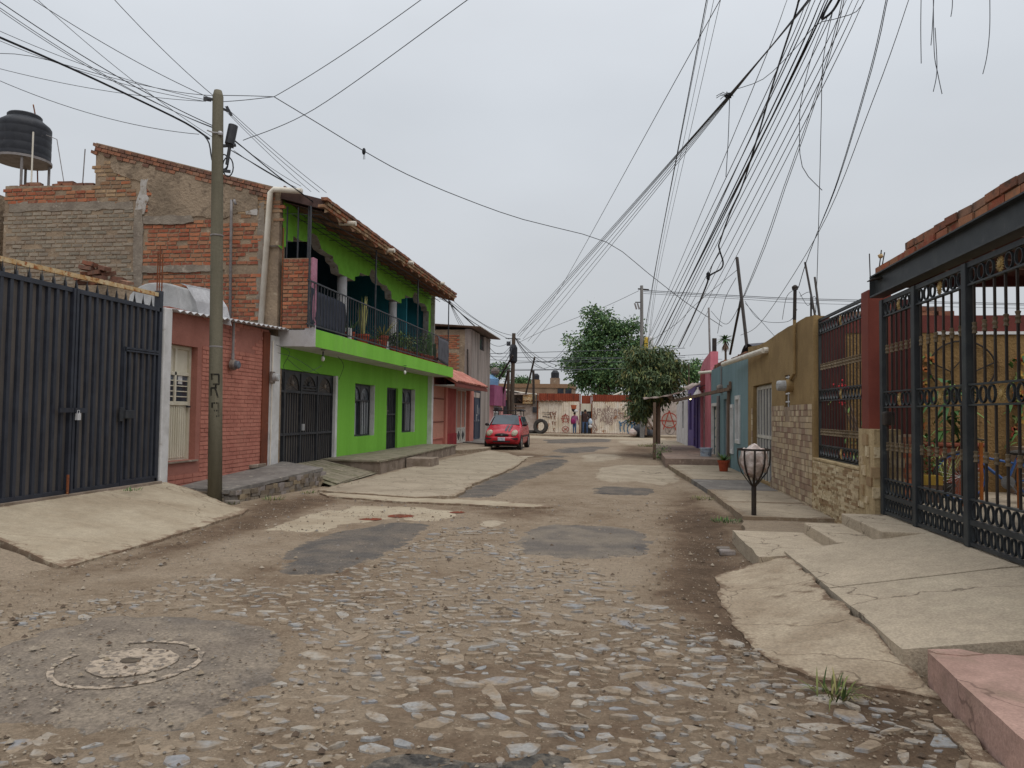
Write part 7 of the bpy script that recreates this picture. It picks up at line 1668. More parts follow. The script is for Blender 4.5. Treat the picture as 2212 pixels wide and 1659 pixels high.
# palm far behind the roofs
p = W_(1567, 733, 110); t = thing('palm_tree', 'far fan palm sticking up above the teal house roof', 'palm', (p.x, p.y, 0)); b = MB(); b.tube([(p.x, p.y, 0), (p.x+.1, p.y, p.z*.5), tuple(p)], .16, 8); b.build('trunk', m_bark, t); b = MB()
for i in range(60): a = random.uniform(0, 6.28); e = random.uniform(-.5, 1.2); blade(b, p, (math.cos(a), math.sin(a), e), random.uniform(1.1, 1.7), .2, .35, 4)
b.build('crown', m_ash, t); b = MB()
for i in range(40): a = random.uniform(0, 6.28); blade(b, p-Vector((0, 0, .3)), (math.cos(a)*.6, math.sin(a)*.6, -1), random.uniform(.9, 1.7), .14, .2, 3)
b.build('dead_fronds', m_leaf_y if False else m_wood, t)
for u, v, d, s, lab in ((1508, 800, 80, 1.5, 'dark round tree top left of the tall pink wall'), (1484, 812, 60, .7, 'little bushy tree behind the purple house roof'), (1078, 800, 90, 1.3, 'pale green tree top left of the leaning wooden pole'), (1128, 826, 95, 1.0, 'small round tree top above the far brown building')):
    p = W_(u, v, d); tree('small_tree', lab, (p.x, p.y, 0), [(p, (s, s, s*.8))], .1, p.z*.6, 1400, .3, .09, m_ash, .2, clumps=26, cr=.4)

# ---------------------------------------------------------------- grass tufts and weeds along the kerbs
m_grass = mat('grass_blades', None, None, None, pal=[(86,104,56),(110,118,66),(70,92,50),(146,140,90),(118,124,74)], k=G, rough=.7, bump=0, rnd=.15, fine=0)
def tuft(name, label, x, y, z, r, h, n, cat='grass', m=m_grass):
    b = MB()
    for i in range(n):
        a = random.uniform(0, 6.28); rr = r*math.sqrt(random.random()); blade(b, (x+math.cos(a)*rr, y+math.sin(a)*rr, z), (math.cos(a)*.6+random.gauss(0, .3), math.sin(a)*.6+random.gauss(0, .3), 1), h*random.uniform(.5, 1.1), .006+.004*h, random.uniform(.2, .7), 3)
    o = b.build(name, m, loc=(x, y, z)); tag(o, label, cat); return o
q = onZ(1800, 1505, .0); tuft('grass_tuft', 'sparse grass tuft at the broken edge of the near concrete apron', q.x, q.y, gz(q.x, q.y), .09, .22, 44)
for u, v, n, r, h, lab in ((1566, 1122, 110, .22, .12, 'green weeds at the pavement kerb left of the litter basket'), (1520, 1075, 80, .25, .1, 'low weeds along the kerb beyond the litter basket'), (1430, 985, 160, .35, .35, 'leafy weeds at the foot of the front awning post'), (1398, 962, 160, .5, .3, 'dry grass at the roadside before the mango tree'), (1446, 998, 70, .2, .25, 'weeds at the near corner of the raised pavement'), (760, 1047, 30, .1, .12, 'weeds under the stone platform beside its right end'), (590, 1076, 60, .18, .13, 'weeds at the foot of the rubble wall of the stone platform'), (440, 1072, 50, .15, .14, 'weeds behind the foot of the wooden pole'), (500, 1062+24, 30, .1, .1, 'weeds in front of the wooden pole'), (668, 1062, 36, .14, .12, 'weeds below the middle of the stone platform'), (1640, 1118, 30, .1, .06, 'moss and weeds round the litter basket foot'), (285, 1060, 40, .12, .09, 'green weeds below the gate end beside the white pillar')):
    q = onZ(u, v, .03 if v > 1000 else .05); zz = .34 if u == 285 else gz(q.x, q.y)
    if u == 285: q = onZ(u, v, .34)
    if u in (1640,): q = onZ(u, v, .07); zz = .06
    tuft('weeds', lab, q.x, q.y, zz, r, h, n, 'weeds', m_leaf if 'leafy' in lab or 'green' in lab else m_grass)
q = onZ(1430, 990, .05); b = MB()
for i in range(260): blade(b, (q.x+random.gauss(0, .16), q.y+random.gauss(0, .4), .05+abs(random.gauss(.2, .14))), (random.uniform(-1, 1), random.uniform(-1, 1), random.uniform(-.2, 1)), random.uniform(.06, .13), .022, .3, 2)
o = b.build('roadside_bush', m_leaf, loc=(q.x, q.y, .05)); tag(o, 'low leafy bush by the road at the corner of the raised pavement', 'bush')

# ---------------------------------------------------------------- litter, tyre, bags
def big_tyre():
    c = onY(1168, 926, 51.6); t = thing('big_tyre', 'big old truck tyre leaning by the left white gate', 'tyre', (c.x, 51.6, .12)); R = .53
    ax = Vector((-.28, -1, .12)).normalized(); b = MB(); b.lathe(Vector((c.x, 51.6, .12+R*.97))-ax*.17, [(R*.58, .03), (R*.88, 0), (R, .07), (R, .27), (R*.88, .34), (R*.58, .31), (R*.55, .17)], 30, ax)
    b.f = b.f[:-2]; b.f += [tuple(len(b.v)-30+k for k in range(30))][:0]
    n = 30; base = 0
    for k in range(n): k2 = (k+1) % n; b.f.append((6*n+k, 6*n+k2, k2, k))
    autosmooth(b.build('tyre_body', m_tyre, t, fix=True), 40)
    b = MB(); b.lathe((c.x-.75, 52.2, .12), [(.5, 0), (.55, .1), (.5, .22), (.3, .22), (.28, .1)], 20); o = b.build('old_tyre', m_tyre, loc=(c.x-.75, 52.2, .12)); tag(o, 'dark tyre lying flat behind the red car beside the big leaning tyre', 'tyre')
big_tyre()
def bag(name, label, c, r, m):
    c = Vector(c); b = MB(); b.ball(c+Vector((0, 0, r[2]*.8)), r[0], r[1], r[2], 14, 9); b.v = [(x+.3*r[0]*nz(x*4, y*4, z*4), y, max(c.z+.0, z+.35*r[2]*nz(x*4, y*4, z*4+3))) for x, y, z in b.v]
    b.lathe(c+Vector((0, 0, r[2]*1.6)), [(.1*r[0], 0), (.05*r[0], .1*r[2]), (.2*r[0], .35*r[2])], 8); o = b.build(name, m, loc=c, smooth=True); tag(o, label, 'bag')
p = onY(1385, 944, 50.3); bag('rubbish_bag', 'black rubbish bag at the foot of the far wall left of the tree', (p.x, 50.3, .1), (.55, .45, .45), m_bagblack)
p = onY(1367, 944, 50.3); bag('rubbish_bag', 'white rubbish bag leaning against the black one', (p.x, 50.1, .1), (.26, .3, .27), m_bag)
p = onY(1403, 944, 50.6); bag('rubbish_bag', 'dark grey rubbish bag right of the black one under the tree', (p.x, 50.6, .1), (.6, .4, .34), m_cloth2)
p = onY(1384, 915, 50.8); b = MB(); b.obox((p.x, 50.8, 1.0), (.3, 0, .1), (0, .25, 0), (-.06, 0, .2)); b.obox((p.x+.1, 50.8, 1.35), (.22, 0, -.05), (0, .2, 0), (.04, 0, .12)); b.box(p.x-.28, p.x+.3, 50.6, 51.1, .12, .85)
m_carton = mat('torn_carton', (168,140,104), (140,112,80), rough=.9, bump=.2); o = b.build('rubbish_heap', m_carton, loc=(p.x, 50.8, .12), kind='stuff')
# plank ladder and trestle by the tree
p = onY(1408, 940, 49); t = thing('leaning_planks', 'weathered planks nailed into a leaning frame behind the mango trunk', 'planks', (p.x, 49, 0))
for a, c in (((1395, 940), (1397, 890)), ((1396, 905), (1420, 940)), ((1400, 880), (1412, 893)), ((1398, 924), (1425, 929)), ((1412, 915), (1424, 917))): b = MB(); b.beam(onY(*a, 49), onY(*c, 49), .14, .06, (0, 1, 0)); b.build('plank', m_wood, t)
# stones by the landing and loose bricks at the kerb
for u, v, s, lab in ((1562, 1180, .08, 'flat broken stone at the foot of the pavement landing'), (1570, 1187, .09, 'broken stone lying nearest the pavement landing corner'), (1476, 1026, .09, 'loose brick lying in the road by the kerb'), (1490, 1026, .1, 'lump of broken kerb beside the loose brick'), (500, 1094-8, .11, 'rounded stone at the foot of the wooden pole')):
    q = onZ(u, v, .02); b = MB(); b.box(-1, 1, -1, 1, -1, 1); b.v = [(q.x+x*s*random.uniform(.8, 1.1), q.y+y*s*.7*random.uniform(.8, 1.1), gz(q.x, q.y)+.02+z*s*.35*random.uniform(.8, 1.1)) for x, y, z in b.v]; o = b.build('loose_stone', m_rubble if 'brick' not in lab else m_brick, loc=(q.x, q.y, 0)); bevel(o, .015); tag(o, lab, 'stone' if 'brick' not in lab else 'brick')
# white crate by the awning post
p = atD(1418, 965, 26.0); b = MB(); b.box(p.x-.02, p.x+.16, p.y-.1, p.y+.1, .05, .5); o = b.build('white_crate', m_whitewash, loc=(p.x, p.y, .05)); bevel(o, .01); tag(o, 'whitish block standing between the two awning posts', 'block')

# ================================================================ red car
def red_car():
    m_cred = mat('red_car_paint', (176,34,50), (168,30,46), sc=3, rough=.25, spec=.5, bump=0, fine=.02)
    m_trim = mat('dark_car_trim', (44,40,42), None, rough=.6, bump=0, fine=.05); m_cglass = mat('car_glass', (70,84,94), (52,62,72), sc=1.2, rough=.06, bump=0, spec=.7, fine=0)
    m_lamp = mat('headlamp_glass', (190,184,164), (150,146,130), sc=14, rough=.15, bump=0); m_plate = mat('licence_plate', (196,198,206), (150,160,180), sc=16, rough=.5, bump=0); m_stripe = mat('grey_stripe', (74,66,72), (98,90,96), sc=9, rough=.4, bump=0)
    X, Y0, Z = -4.82, 30.15, 0.03   # nose centre; the car faces the camera (-Y)
    t = thing('red_car', 'small red hatchback parked facing the camera with black roof rack and bonnet stripes', 'car', (X, 31.9, 0))
    # stations along the length: y, half width low, half width belt, sill z, belt z, top z, half width top
    st = [(0.00,.60,.56,.34,.60,.60,.50),(.06,.70,.66,.24,.70,.70,.60),(.25,.735,.70,.20,.76,.80,.62),(.65,.745,.715,.19,.82,.90,.62),(.98,.75,.72,.19,.87,.97,.63),(1.45,.75,.735,.19,.91,1.36,.53),(1.75,.75,.735,.19,.92,1.42,.54),(2.3,.75,.735,.19,.93,1.43,.54),(2.9,.745,.73,.19,.94,1.39,.53),(3.25,.73,.71,.22,.94,1.25,.52),(3.42,.69,.67,.28,.90,.98,.55),(3.48,.62,.60,.36,.62,.62,.5)]
    g = []
    for (y, hl, hb, zs, zb, zt, ht) in st:
        zm = zs+(zb-zs)*.5; pr = [(-hl*.9, zs), (-hl, zs+.08), (-hl-.012, zm), (-hb, zb), (-(hb+ht)/2-.01, (zb+zt)/2+.01), (-ht, zt-.03), (-ht*.6, zt), (0, zt+.012)]
        pr = pr+[(-x, z) for x, z in pr[-2::-1]]; g.append([(X+x, Y0+y, Z+z) for x, z in pr])
    b = MB(); b.sheet(g); n = len(g[0]); b.f.append(tuple(range(n))[::-1]); b.f.append(tuple((len(g)-1)*n+i for i in range(n))); b.add([g[i][0] for i in range(len(g))]+[g[i][-1] for i in range(len(g))], [(i, i+1, len(g)+i+1, len(g)+i) for i in range(len(g)-1)])
    o = b.build('body', m_cred, t, fix=True); autosmooth(o, 40); sb = o.modifiers.new('sub', 'SUBSURF'); sb.levels = 1; sb.render_levels = 2
    def L(i, s_, k, off=.012):  # point on the skin between stations
        a, c = Vector(g[i][k]), Vector(g[i+1][k]); return a.lerp(c, s_)
    # windscreen, side windows laid just proud of the skin
    def glass(name, P, d, m=m_cglass): bb = MB(); bb.prism(P, d); return bb.build(name, m, t, fix=True)
    zc = lambda y: None
    glass('windscreen', [(X-.60, Y0+1.0, Z+.965), (X+.60, Y0+1.0, Z+.965), (X+.50, Y0+1.395, Z+1.345), (X+.25, Y0+1.41, Z+1.37), (X-.25, Y0+1.41, Z+1.37), (X-.50, Y0+1.395, Z+1.345)], (0, -.045, .045))
    bb = MB(); bb.beam((X-.60, Y0+.975, Z+.985), (X+.60, Y0+.975, Z+.985), .04, .03); bb.build('wiper_panel', m_trim, t)
    for s_ in (-1, 1):
        for y0_, y1_, y2_, y3_ in ((1.12, 1.42, 1.98, 1.98), (2.04, 2.04, 2.62, 2.72)): glass('side_window', [(X+s_*.725, Y0+y0_, Z+.96), (X+s_*.575, Y0+y1_, Z+1.33), (X+s_*.575, Y0+y2_, Z+1.34), (X+s_*.725, Y0+y3_, Z+.96)], (s_*.03, 0, .012))
        bb = MB(); bb.ball((X+s_*.82, Y0+1.12, Z+1.0), .09, .05, .065, 10, 7); bb.beam((X+s_*.72, Y0+1.13, Z+.96), (X+s_*.8, Y0+1.13, Z+.98), .04, .04); bb.build('mirror', m_trim, t, smooth=True)
        bb = MB(); bb.box(X+s_*.765-.008, X+s_*.765+.008, Y0+.95, Y0+2.6, Z+.50, Z+.56); bb.build('side_strip', m_trim, t)
        bb = MB(); bb.box(X+s_*.76-.01, X+s_*.76+.01, Y0+2.0, Y0+2.12, Z+.80, Z+.83); bb.build('door_handle', m_trim, t)
        bb = MB(); bb.lathe((X+s_*.52, Y0+.075, Z+.665), [(.155, -.04), (.15, .03), (.11, .065), (.02, .075)], 18, (s_*.25, -1, .35), 1, .78); bb.build('headlight', m_lamp, t, smooth=True)
        bb = MB(); bb.box(X+s_*.50-.17, X+s_*.50+.17, Y0-.055, Y0+.05, Z+.405, Z+.47); bb.build('bumper_strip', m_trim, t)
        for yw in (.58, 2.95):
            w = thing_part('wheel', t); c = Vector((X+s_*.66, Y0+yw, .285)); bb = MB(); bb.lathe(c-Vector((s_*.09, 0, 0)), [(.17, 0), (.26, .0), (.285, .04), (.285, .15), (.26, .19), (.17, .185)], 24, (s_, 0, 0)); bb.build('tyre', m_tyre, w)
            bb = MB(); bb.lathe(c+Vector((s_*.10, 0, 0)), [(.185, -.01), (.17, .005), (.06, -.005), (.03, .01)], 18, (s_, 0, 0)); bb.build('rim', m_chrome, w)
            bb = MB(); bb.ring((X+s_*.757, Y0+yw, .285), (0, .345, 0), (0, 0, .335), .14, (.012, 0, 0), 24); bb.build('wheel_arch', m_trim, t)
    bb = MB(); bb.ball((X, Y0+.03, Z+.40), .68, .12, .15, 20, 10); o = bb.build('bumper', m_cred, t, smooth=True)
    bb = MB(); bb.ball((X, Y0-.02, Z+.585), .30, .05, .075, 18, 8); bb.build('grille', m_trim, t, smooth=True)
    bb = MB(); bb.ball((X, Y0-.075, Z+.585), .045, .012, .02, 10, 6); bb.build('badge', m_chrome, t, smooth=True)
    bb = MB(); bb.box(X-.36, X+.36, Y0-.088, Y0-.06, Z+.29, Z+.35); bb.build('air_intake', m_trim, t)
    bb = MB(); bb.box(X-.15, X+.15, Y0-.12, Y0-.10, Z+.35, Z+.49); bevel(bb.build('licence_plate', m_plate, t), .008)
    for dx in (.10, .24): 
        P = [(.12, .725), (.25, .815), (.65, .915), (.95, .975)]; gg = [[(X+dx+wx, Y0+y_, Z+z_+.012) for wx in (0, .09)] for y_, z_ in P]; o = MB().sheet(gg).build('stripe', m_stripe, t); s = o.modifiers.new('thick', 'SOLIDIFY'); s.thickness = .004
    bb = MB(); bb.box(X+.12, X+.34, Y0+1.5, Y0+2.9, Z+1.438, Z+1.445); bb.build('stripe', m_stripe, t)
    r = thing_part('roof_rack', t)
    for y_ in (1.62, 2.55): bb = MB(); bb.tube([(X-.66, Y0+y_, Z+1.60), (X+.66, Y0+y_, Z+1.60)], .02, 6); bb.build('rack_bar', m_trim, r)
    for s_ in (-1, 1):
        bb = MB(); bb.box(X+s_*.50-.10, X+s_*.50+.10, Y0+1.52, Y0+2.6, Z+1.56, Z+1.66 if s_ > 0 else Z+1.74); bevel(bb.build('rack_pad', m_trim, r), .03)
        for y_ in (1.62, 2.55): bb = MB(); bb.tube([(X+s_*.56, Y0+y_, Z+1.60), (X+s_*.57, Y0+y_, Z+1.36)], .018, 6); bb.build('rack_foot', m_trim, r)
    bb = MB(); bb.box(X-.62, X+.62, Y0+.35, Y0+3.2, Z+.12, Z+.3); bb.build('underbody', m_trim, t)
red_car()

# ================================================================ people
m_skin = mat('skin', (132,92,72), None, rough=.6, bump=0, fine=.03); m_jeans = mat('blue_jeans', (72,92,124), (58,76,106), sc=9, rough=.9, bump=.2); m_hair = mat('black_hair', (34,30,32), None, rough=.6, bump=0); m_shirt = mat('dark_brown_jacket', (66,50,48), (56,42,42), sc=8, rough=.9, bump=.2)
m_pinkc = mat('mauve_top', (150,96,128), (134,84,114), sc=8, rough=.9, bump=.2); m_magbag = mat('magenta_rucksack', (140,40,92), (122,34,80), sc=8, rough=.8, bump=.15); m_shoe = mat('pale_shoes', (170,166,162), None, rough=.7, bump=0); m_cap = mat('dark_cap', (40,40,48), None, rough=.8, bump=0); m_terrac = mat('terracotta_tub', (176,98,68), None, rough=.9, bump=.1)
def body(name, parent, joints, edges, radii, mats, pick, flip=1):
    me = bpy.data.meshes.new(name+'_skel'); me.from_pydata([tuple(j) for j in joints], edges, []); o = bpy.data.objects.new(name+'_tmp', me); COL.objects.link(o)
    sk = o.modifiers.new('skin', 'SKIN'); sk.use_smooth_shade = True
    for i, r in enumerate(radii): me.skin_vertices[0].data[i].radius = (r if isinstance(r, tuple) else (r, r))
    me.skin_vertices[0].data[0].use_root = True
    s = o.modifiers.new('sub', 'SUBSURF'); s.levels = 2; s.render_levels = 2
    dg = bpy.context.evaluated_depsgraph_get(); nm = bpy.data.meshes.new_from_object(o.evaluated_get(dg)); bpy.data.objects.remove(o)
    nm.materials.clear()
    for m in mats: nm.materials.append(m)
    for p in nm.polygons: p.material_index = pick(p.center); p.use_smooth = True
    nm.name = name; b0 = wl(parent); nm.transform(Matrix.Translation(-b0)); return link(name, nm, parent)
def person(label, x, y, z0, H, jacket, arms, back_to_camera=True, stance=.09):
    t = thing('person', label, 'person', (x, y, z0)); k = H/1.72; P = lambda dx, dy, dz: Vector((x+dx*k, y+dy*k, z0+dz*k))
    J = [P(0,0,.93), P(0,.01,1.12), P(0,0,1.32), P(0,.01,1.45), P(0,-.01,1.52), P(0,-.01,1.62)]; E = [(0,1),(1,2),(2,3),(3,4),(4,5)]; R = [(.165,.115),(.15,.105),(.17,.11),(.10,.08),(.055,.055),(.085,.10)]
    for s_, arm in zip((-1, 1), arms):
        i = len(J); J += [P(s_*.19,0,1.39)]+[P(*a) for a in arm]; E += [(2, i), (i, i+1), (i+1, i+2), (i+2, i+3)]; R += [.065, .05, .042, .035]
        i = len(J); J += [P(s_*stance,0,.84), P(s_*(stance+.01),-.02,.47), P(s_*(stance+.01),.02,.09), P(s_*(stance+.02),.14,.035)]; E += [(0, i), (i, i+1), (i+1, i+2), (i+2, i+3)]; R += [.088, .062, .045, .035]
    pick = lambda c: 3 if c.z-z0 < .09*k else 1 if c.z-z0 < .86*k and abs(c.x-x) < .26*k and not (abs(c.x-x) > .2*k) else (2 if c.z-z0 < 1.47*k else 0)
    body('body', t, J, E, R, [m_skin, m_jeans, jacket, m_shoe], pick); hp = J[5]
    b = MB(); b.ball(hp+Vector((0, .0, .01))*k, .082*k, .1*k, .115*k, 14, 10); b.ball(hp+Vector((0, .1*k, -.01*k)), .014*k, .02*k, .02*k, 6, 4); 
    for s_ in (-1, 1): b.ball(hp+Vector((s_*.085*k, .01, -.005)), .012*k, .022*k, .03*k, 6, 4); b.ball(hp+Vector((s_*.032*k, .093*k, .015*k)), .012*k, .008*k, .009*k, 6, 4)
    b.build('head', m_skin, t, smooth=True)
    b = MB(); b.ball(hp+Vector((0, -.018*k, .035*k)), .092*k, .1*k, .105*k, 14, 8); b.build('hair', m_hair, t, smooth=True)
    for j0 in (6, 14):   # hands: palm, four fingers, thumb
        w, e = J[j0+3], J[j0+2]; d = (w-e).normalized(); s_ = d.cross(Vector((0, 1, 0))); s_ = s_.normalized() if s_.length > .1 else Vector((1, 0, 0)); b = MB(); b.obox(w+d*.04*k, d*.04*k, s_*.035*k, d.cross(s_)*.014*k)
        for f in range(4): q = w+d*.08*k+s_*(f-1.5)*.017*k; b.tube([q, q+d*.035*k, q+d*.06*k+d.cross(s_)*.02*k], .008*k, 5)
        b.tube([w+d*.02*k+s_*.035*k, w+d*.05*k+s_*.06*k, w+d*.075*k+s_*.06*k], .009*k, 5); b.build('hand', m_skin, t)
    return t, J, P, k
YP = 52.4
xw = onY(1241, 920, YP).x
tw, Jw, Pw, kw = person('person in mauve top and jeans with magenta rucksack carrying a tub on the head', xw, YP, .12, 1.52, m_pinkc, [[(-.26,.05,1.15),(-.27,.12,.93),(-.26,.14,.88)], [(.27,.03,1.14),(.29,.06,.9),(.29,.07,.86)]], stance=.07)
b = MB(); c = Pw(-.11, -.2, 1.02); b.ball(c, .19*kw, .14*kw, .23*kw, 14, 9); b.build('rucksack', m_magbag, tw, smooth=True)
b = MB(); b.tube([Pw(-.1,-.13,1.42), Pw(-.13,.1,1.4), Pw(-.14,.12,1.15)], .018, 5); b.build('rucksack_strap', m_magbag, tw)
c = Pw(-.02, -.01, 1.76); b = MB(); b.lathe(c, [(.11, 0), (.20, .13), (.21, .2)], 14); o = b.build('dark_bundle', m_cap, loc=c); tag(o, 'dark bundle carried on the head of the person in mauve', 'bundle')
b = MB(); b.ball(c+Vector((.12, -.14, .08)), .14, .08, .12, 10, 7); o = b.build('white_bag', m_white, loc=c+Vector((.12, -.14, .0)), smooth=True); tag(o, 'white bag hanging behind the head of the person in mauve', 'bag')
b = MB(); b.lathe(c+Vector((-.05, 0, .19)), [(.15, 0), (.21, .26), (.22, .26), (.22, .3), (.2, .3)], 16); o = b.build('clay_tub', m_terrac, loc=c+Vector((-.05, 0, .19))); tag(o, 'reddish tub on top of the dark bundle on the head', 'tub')
xm = onY(1264, 920, YP+.2).x
tm, Jm, Pm, km = person('person in dark brown jacket and blue jeans with back turned at the barred doorway', xm, YP+.2, .12, 1.72, m_shirt, [[(-.25,.1,1.16),(-.16,.27,1.12),(-.1,.33,1.15)], [(.27,.08,1.15),(.25,.27,1.08),(.22,.33,1.1)]], stance=.13)
q = Pm(.36, .05, .88); b = MB(); b.ball(q, .15, .11, .24, 12, 9); o = b.build('water_bag', mat('blue_white_bag', (150,176,204), (196,200,204), sc=6, rough=.5, bump=.2), loc=q, smooth=True); tag(o, 'blue and white carrier bag hanging beside the person in the dark jacket', 'bag')
q2 = Pm(.35, .05, .55); b = MB(); b.ball(q2, .14, .1, .14, 10, 7); o = b.build('white_bag', m_white, loc=q2, smooth=True); tag(o, 'white carrier bag below the blue one beside the person in the dark jacket', 'bag')
# ================================================================ poles
m_pole = mat('greenish_wooden_pole', (110,105,90), (94,90,76), (126,118,100), sc=4, sc3=3, rough=.9, bump=.7, bsc=30, streak=True, fine=.12)
m_pole_d = mat('dark_wooden_pole', (84,72,62), (66,58,52), (104,90,76), sc=4, rough=.9, bump=.7, bsc=30, streak=True)
m_cpole = mat('concrete_pole', (132,130,128), (114,112,110), sc=4, rough=.9, bump=.2, streak=True)
m_cable = mat('black_cable', (36,38,44), None, rough=.6, bump=0, fine=0)
m_cablehaze = mat('hazed_grey_cable', (78,82,88), None, rough=.6, bump=0, fine=0)  # paler than the black cable: aerial haze put into the colour
m_paintblack = mat('black_stencil_paint', (40,38,34), (70,66,54), sc=14, lo=.5, hi=.62, rough=.9, bump=0)
def near_pole():
    pb = onZ(464, 1084, .03); pt = atD(471, 196, (Vector(pb)-Vector(O0)).dot(Vector(CF))*1.02)
    t = thing('utility_pole', 'greenish wooden utility pole with black painted letters on the left pavement', 'utility pole', (pb.x, pb.y, 0))
    dr = (pt-pb); P = lambda s_: Vector(pb)+dr*s_
    b = MB(); b.tube([P(-.02), P(.25), P(.5), P(.75), P(.985), P(1)], [.112, .106, .099, .092, .085, .06], 18); b.build('shaft', m_pole, t, smooth=True)
    def at(v): return (1084-v)/(1084-196)
    for v in (755, 515): b = MB(); b.lathe(P(at(v)), [(.103, 0), (.106, .012), (.103, .024)], 18); b.build('band', m_greypipe, t)
    # stencilled letters wrapped on the pole, facing the camera side
    fwd = Vector((O0[0]-pb.x, O0[1]-pb.y, 0)).normalized(); sd = Vector((-fwd.y, fwd.x, 0)); sd = sd if sd.dot(Vector(CR)) > 0 else -sd
    def seg(b, v0, a0, v1, a1, w=.028, r=.1055):
        n = 5; L = []
        for i in range(n+1):
            s_ = i/n; L.append((v0+(v1-v0)*s_, a0+(a1-a0)*s_))
        for (va, aa), (vb, ab) in zip(L[:-1], L[1:]):
            def pt_(v, a): return P(at(v))+(fwd*math.cos(a)+sd*math.sin(a))*r
            p, q = pt_(va, aa), pt_(vb, ab); d = (q-p).normalized(); nr = (fwd*math.cos((aa+ab)/2)+sd*math.sin((aa+ab)/2)); n_ = d.cross(nr)*w/2; b.add([p-n_-d*.006, q-n_+d*.006, q+n_+d*.006, p+n_-d*.006], [(0, 1, 2, 3)])
    b = MB(); seg(b, 813, -.75, 813, .45); seg(b, 814, .45, 834, .45); seg(b, 834, .45, 834, -.35); seg(b, 813, -.6, 824, -.6); seg(b, 834, .0, 842, .0); seg(b, 842, -.7, 842, .1); seg(b, 842, -.1, 862, .35); seg(b, 842, -.7, 858, -.7); b.build('painted_letter', m_paintblack, t)
    b = MB(); seg(b, 874, -.5, 874, .4); seg(b, 874, .4, 902, .4); seg(b, 890, -.3, 890, .4); seg(b, 874, -.5, 884, -.5); seg(b, 902, .05, 902, .6); b.build('painted_letter', m_paintblack, t)
    c = P(at(293))+sd*.04+fwd*.09; b = MB(); b.lathe(c, [(.03, -.03), (.04, 0), (.03, .03)], 10); b.tube([c, c-sd*.12, c-sd*.2+Vector((0, 0, .02))], .012, 5); b.build('white_insulator', m_sheet, t)
    c0 = P(at(310))+sd*.12
    b = MB(); b.tube([c0+sd*.06, c0+sd*.11+Vector((0, 0, .32))], .075, 12); b.tube([c0+sd*.02, c0+sd*.13+Vector((0,0,-.02))], .045, 8); b.build('splice_canister', m_black, t)
    b = MB(); b.tube([c0+sd*.07, c0+sd*.03+Vector((0, 0, -.34))], .028, 8); b.beam(P(at(318)), c0+sd*.16, .05, .04); b.beam(P(at(370)), P(at(370))+sd*.2, .05, .04); b.build('bracket', m_black, t)
    for r_, v, dx in ((.12, 350, .10), (.16, 360, .16)):
        b = MB(); c = P(at(v))+sd*dx; b.tube([c+sd*(r_*.5*math.cos(a))+Vector((0, 0, r_*math.sin(a))) for a in [i*.42 for i in range(16)]], .011, 5, cap=False); b.build('cable_loop', m_cable, t)
    b = MB(); c = P(at(218))-sd*.16; b.beam(c, P(at(216)), .05, .03); b.beam(c-sd*.06, c+sd*.06, .03, .06); b.build('clamp', m_black, t)
    b = MB(); c = P(at(237))+sd*.16; b.beam(c, P(at(232)), .04, .03); b.beam(c-sd*.03+Vector((0, 0, .07)), c+sd*.05-Vector((0, 0, .07)), .03, .04); b.build('clamp', m_black, t)
    return t, P, at, sd
NP, NPp, NPat, NPsd = near_pole()
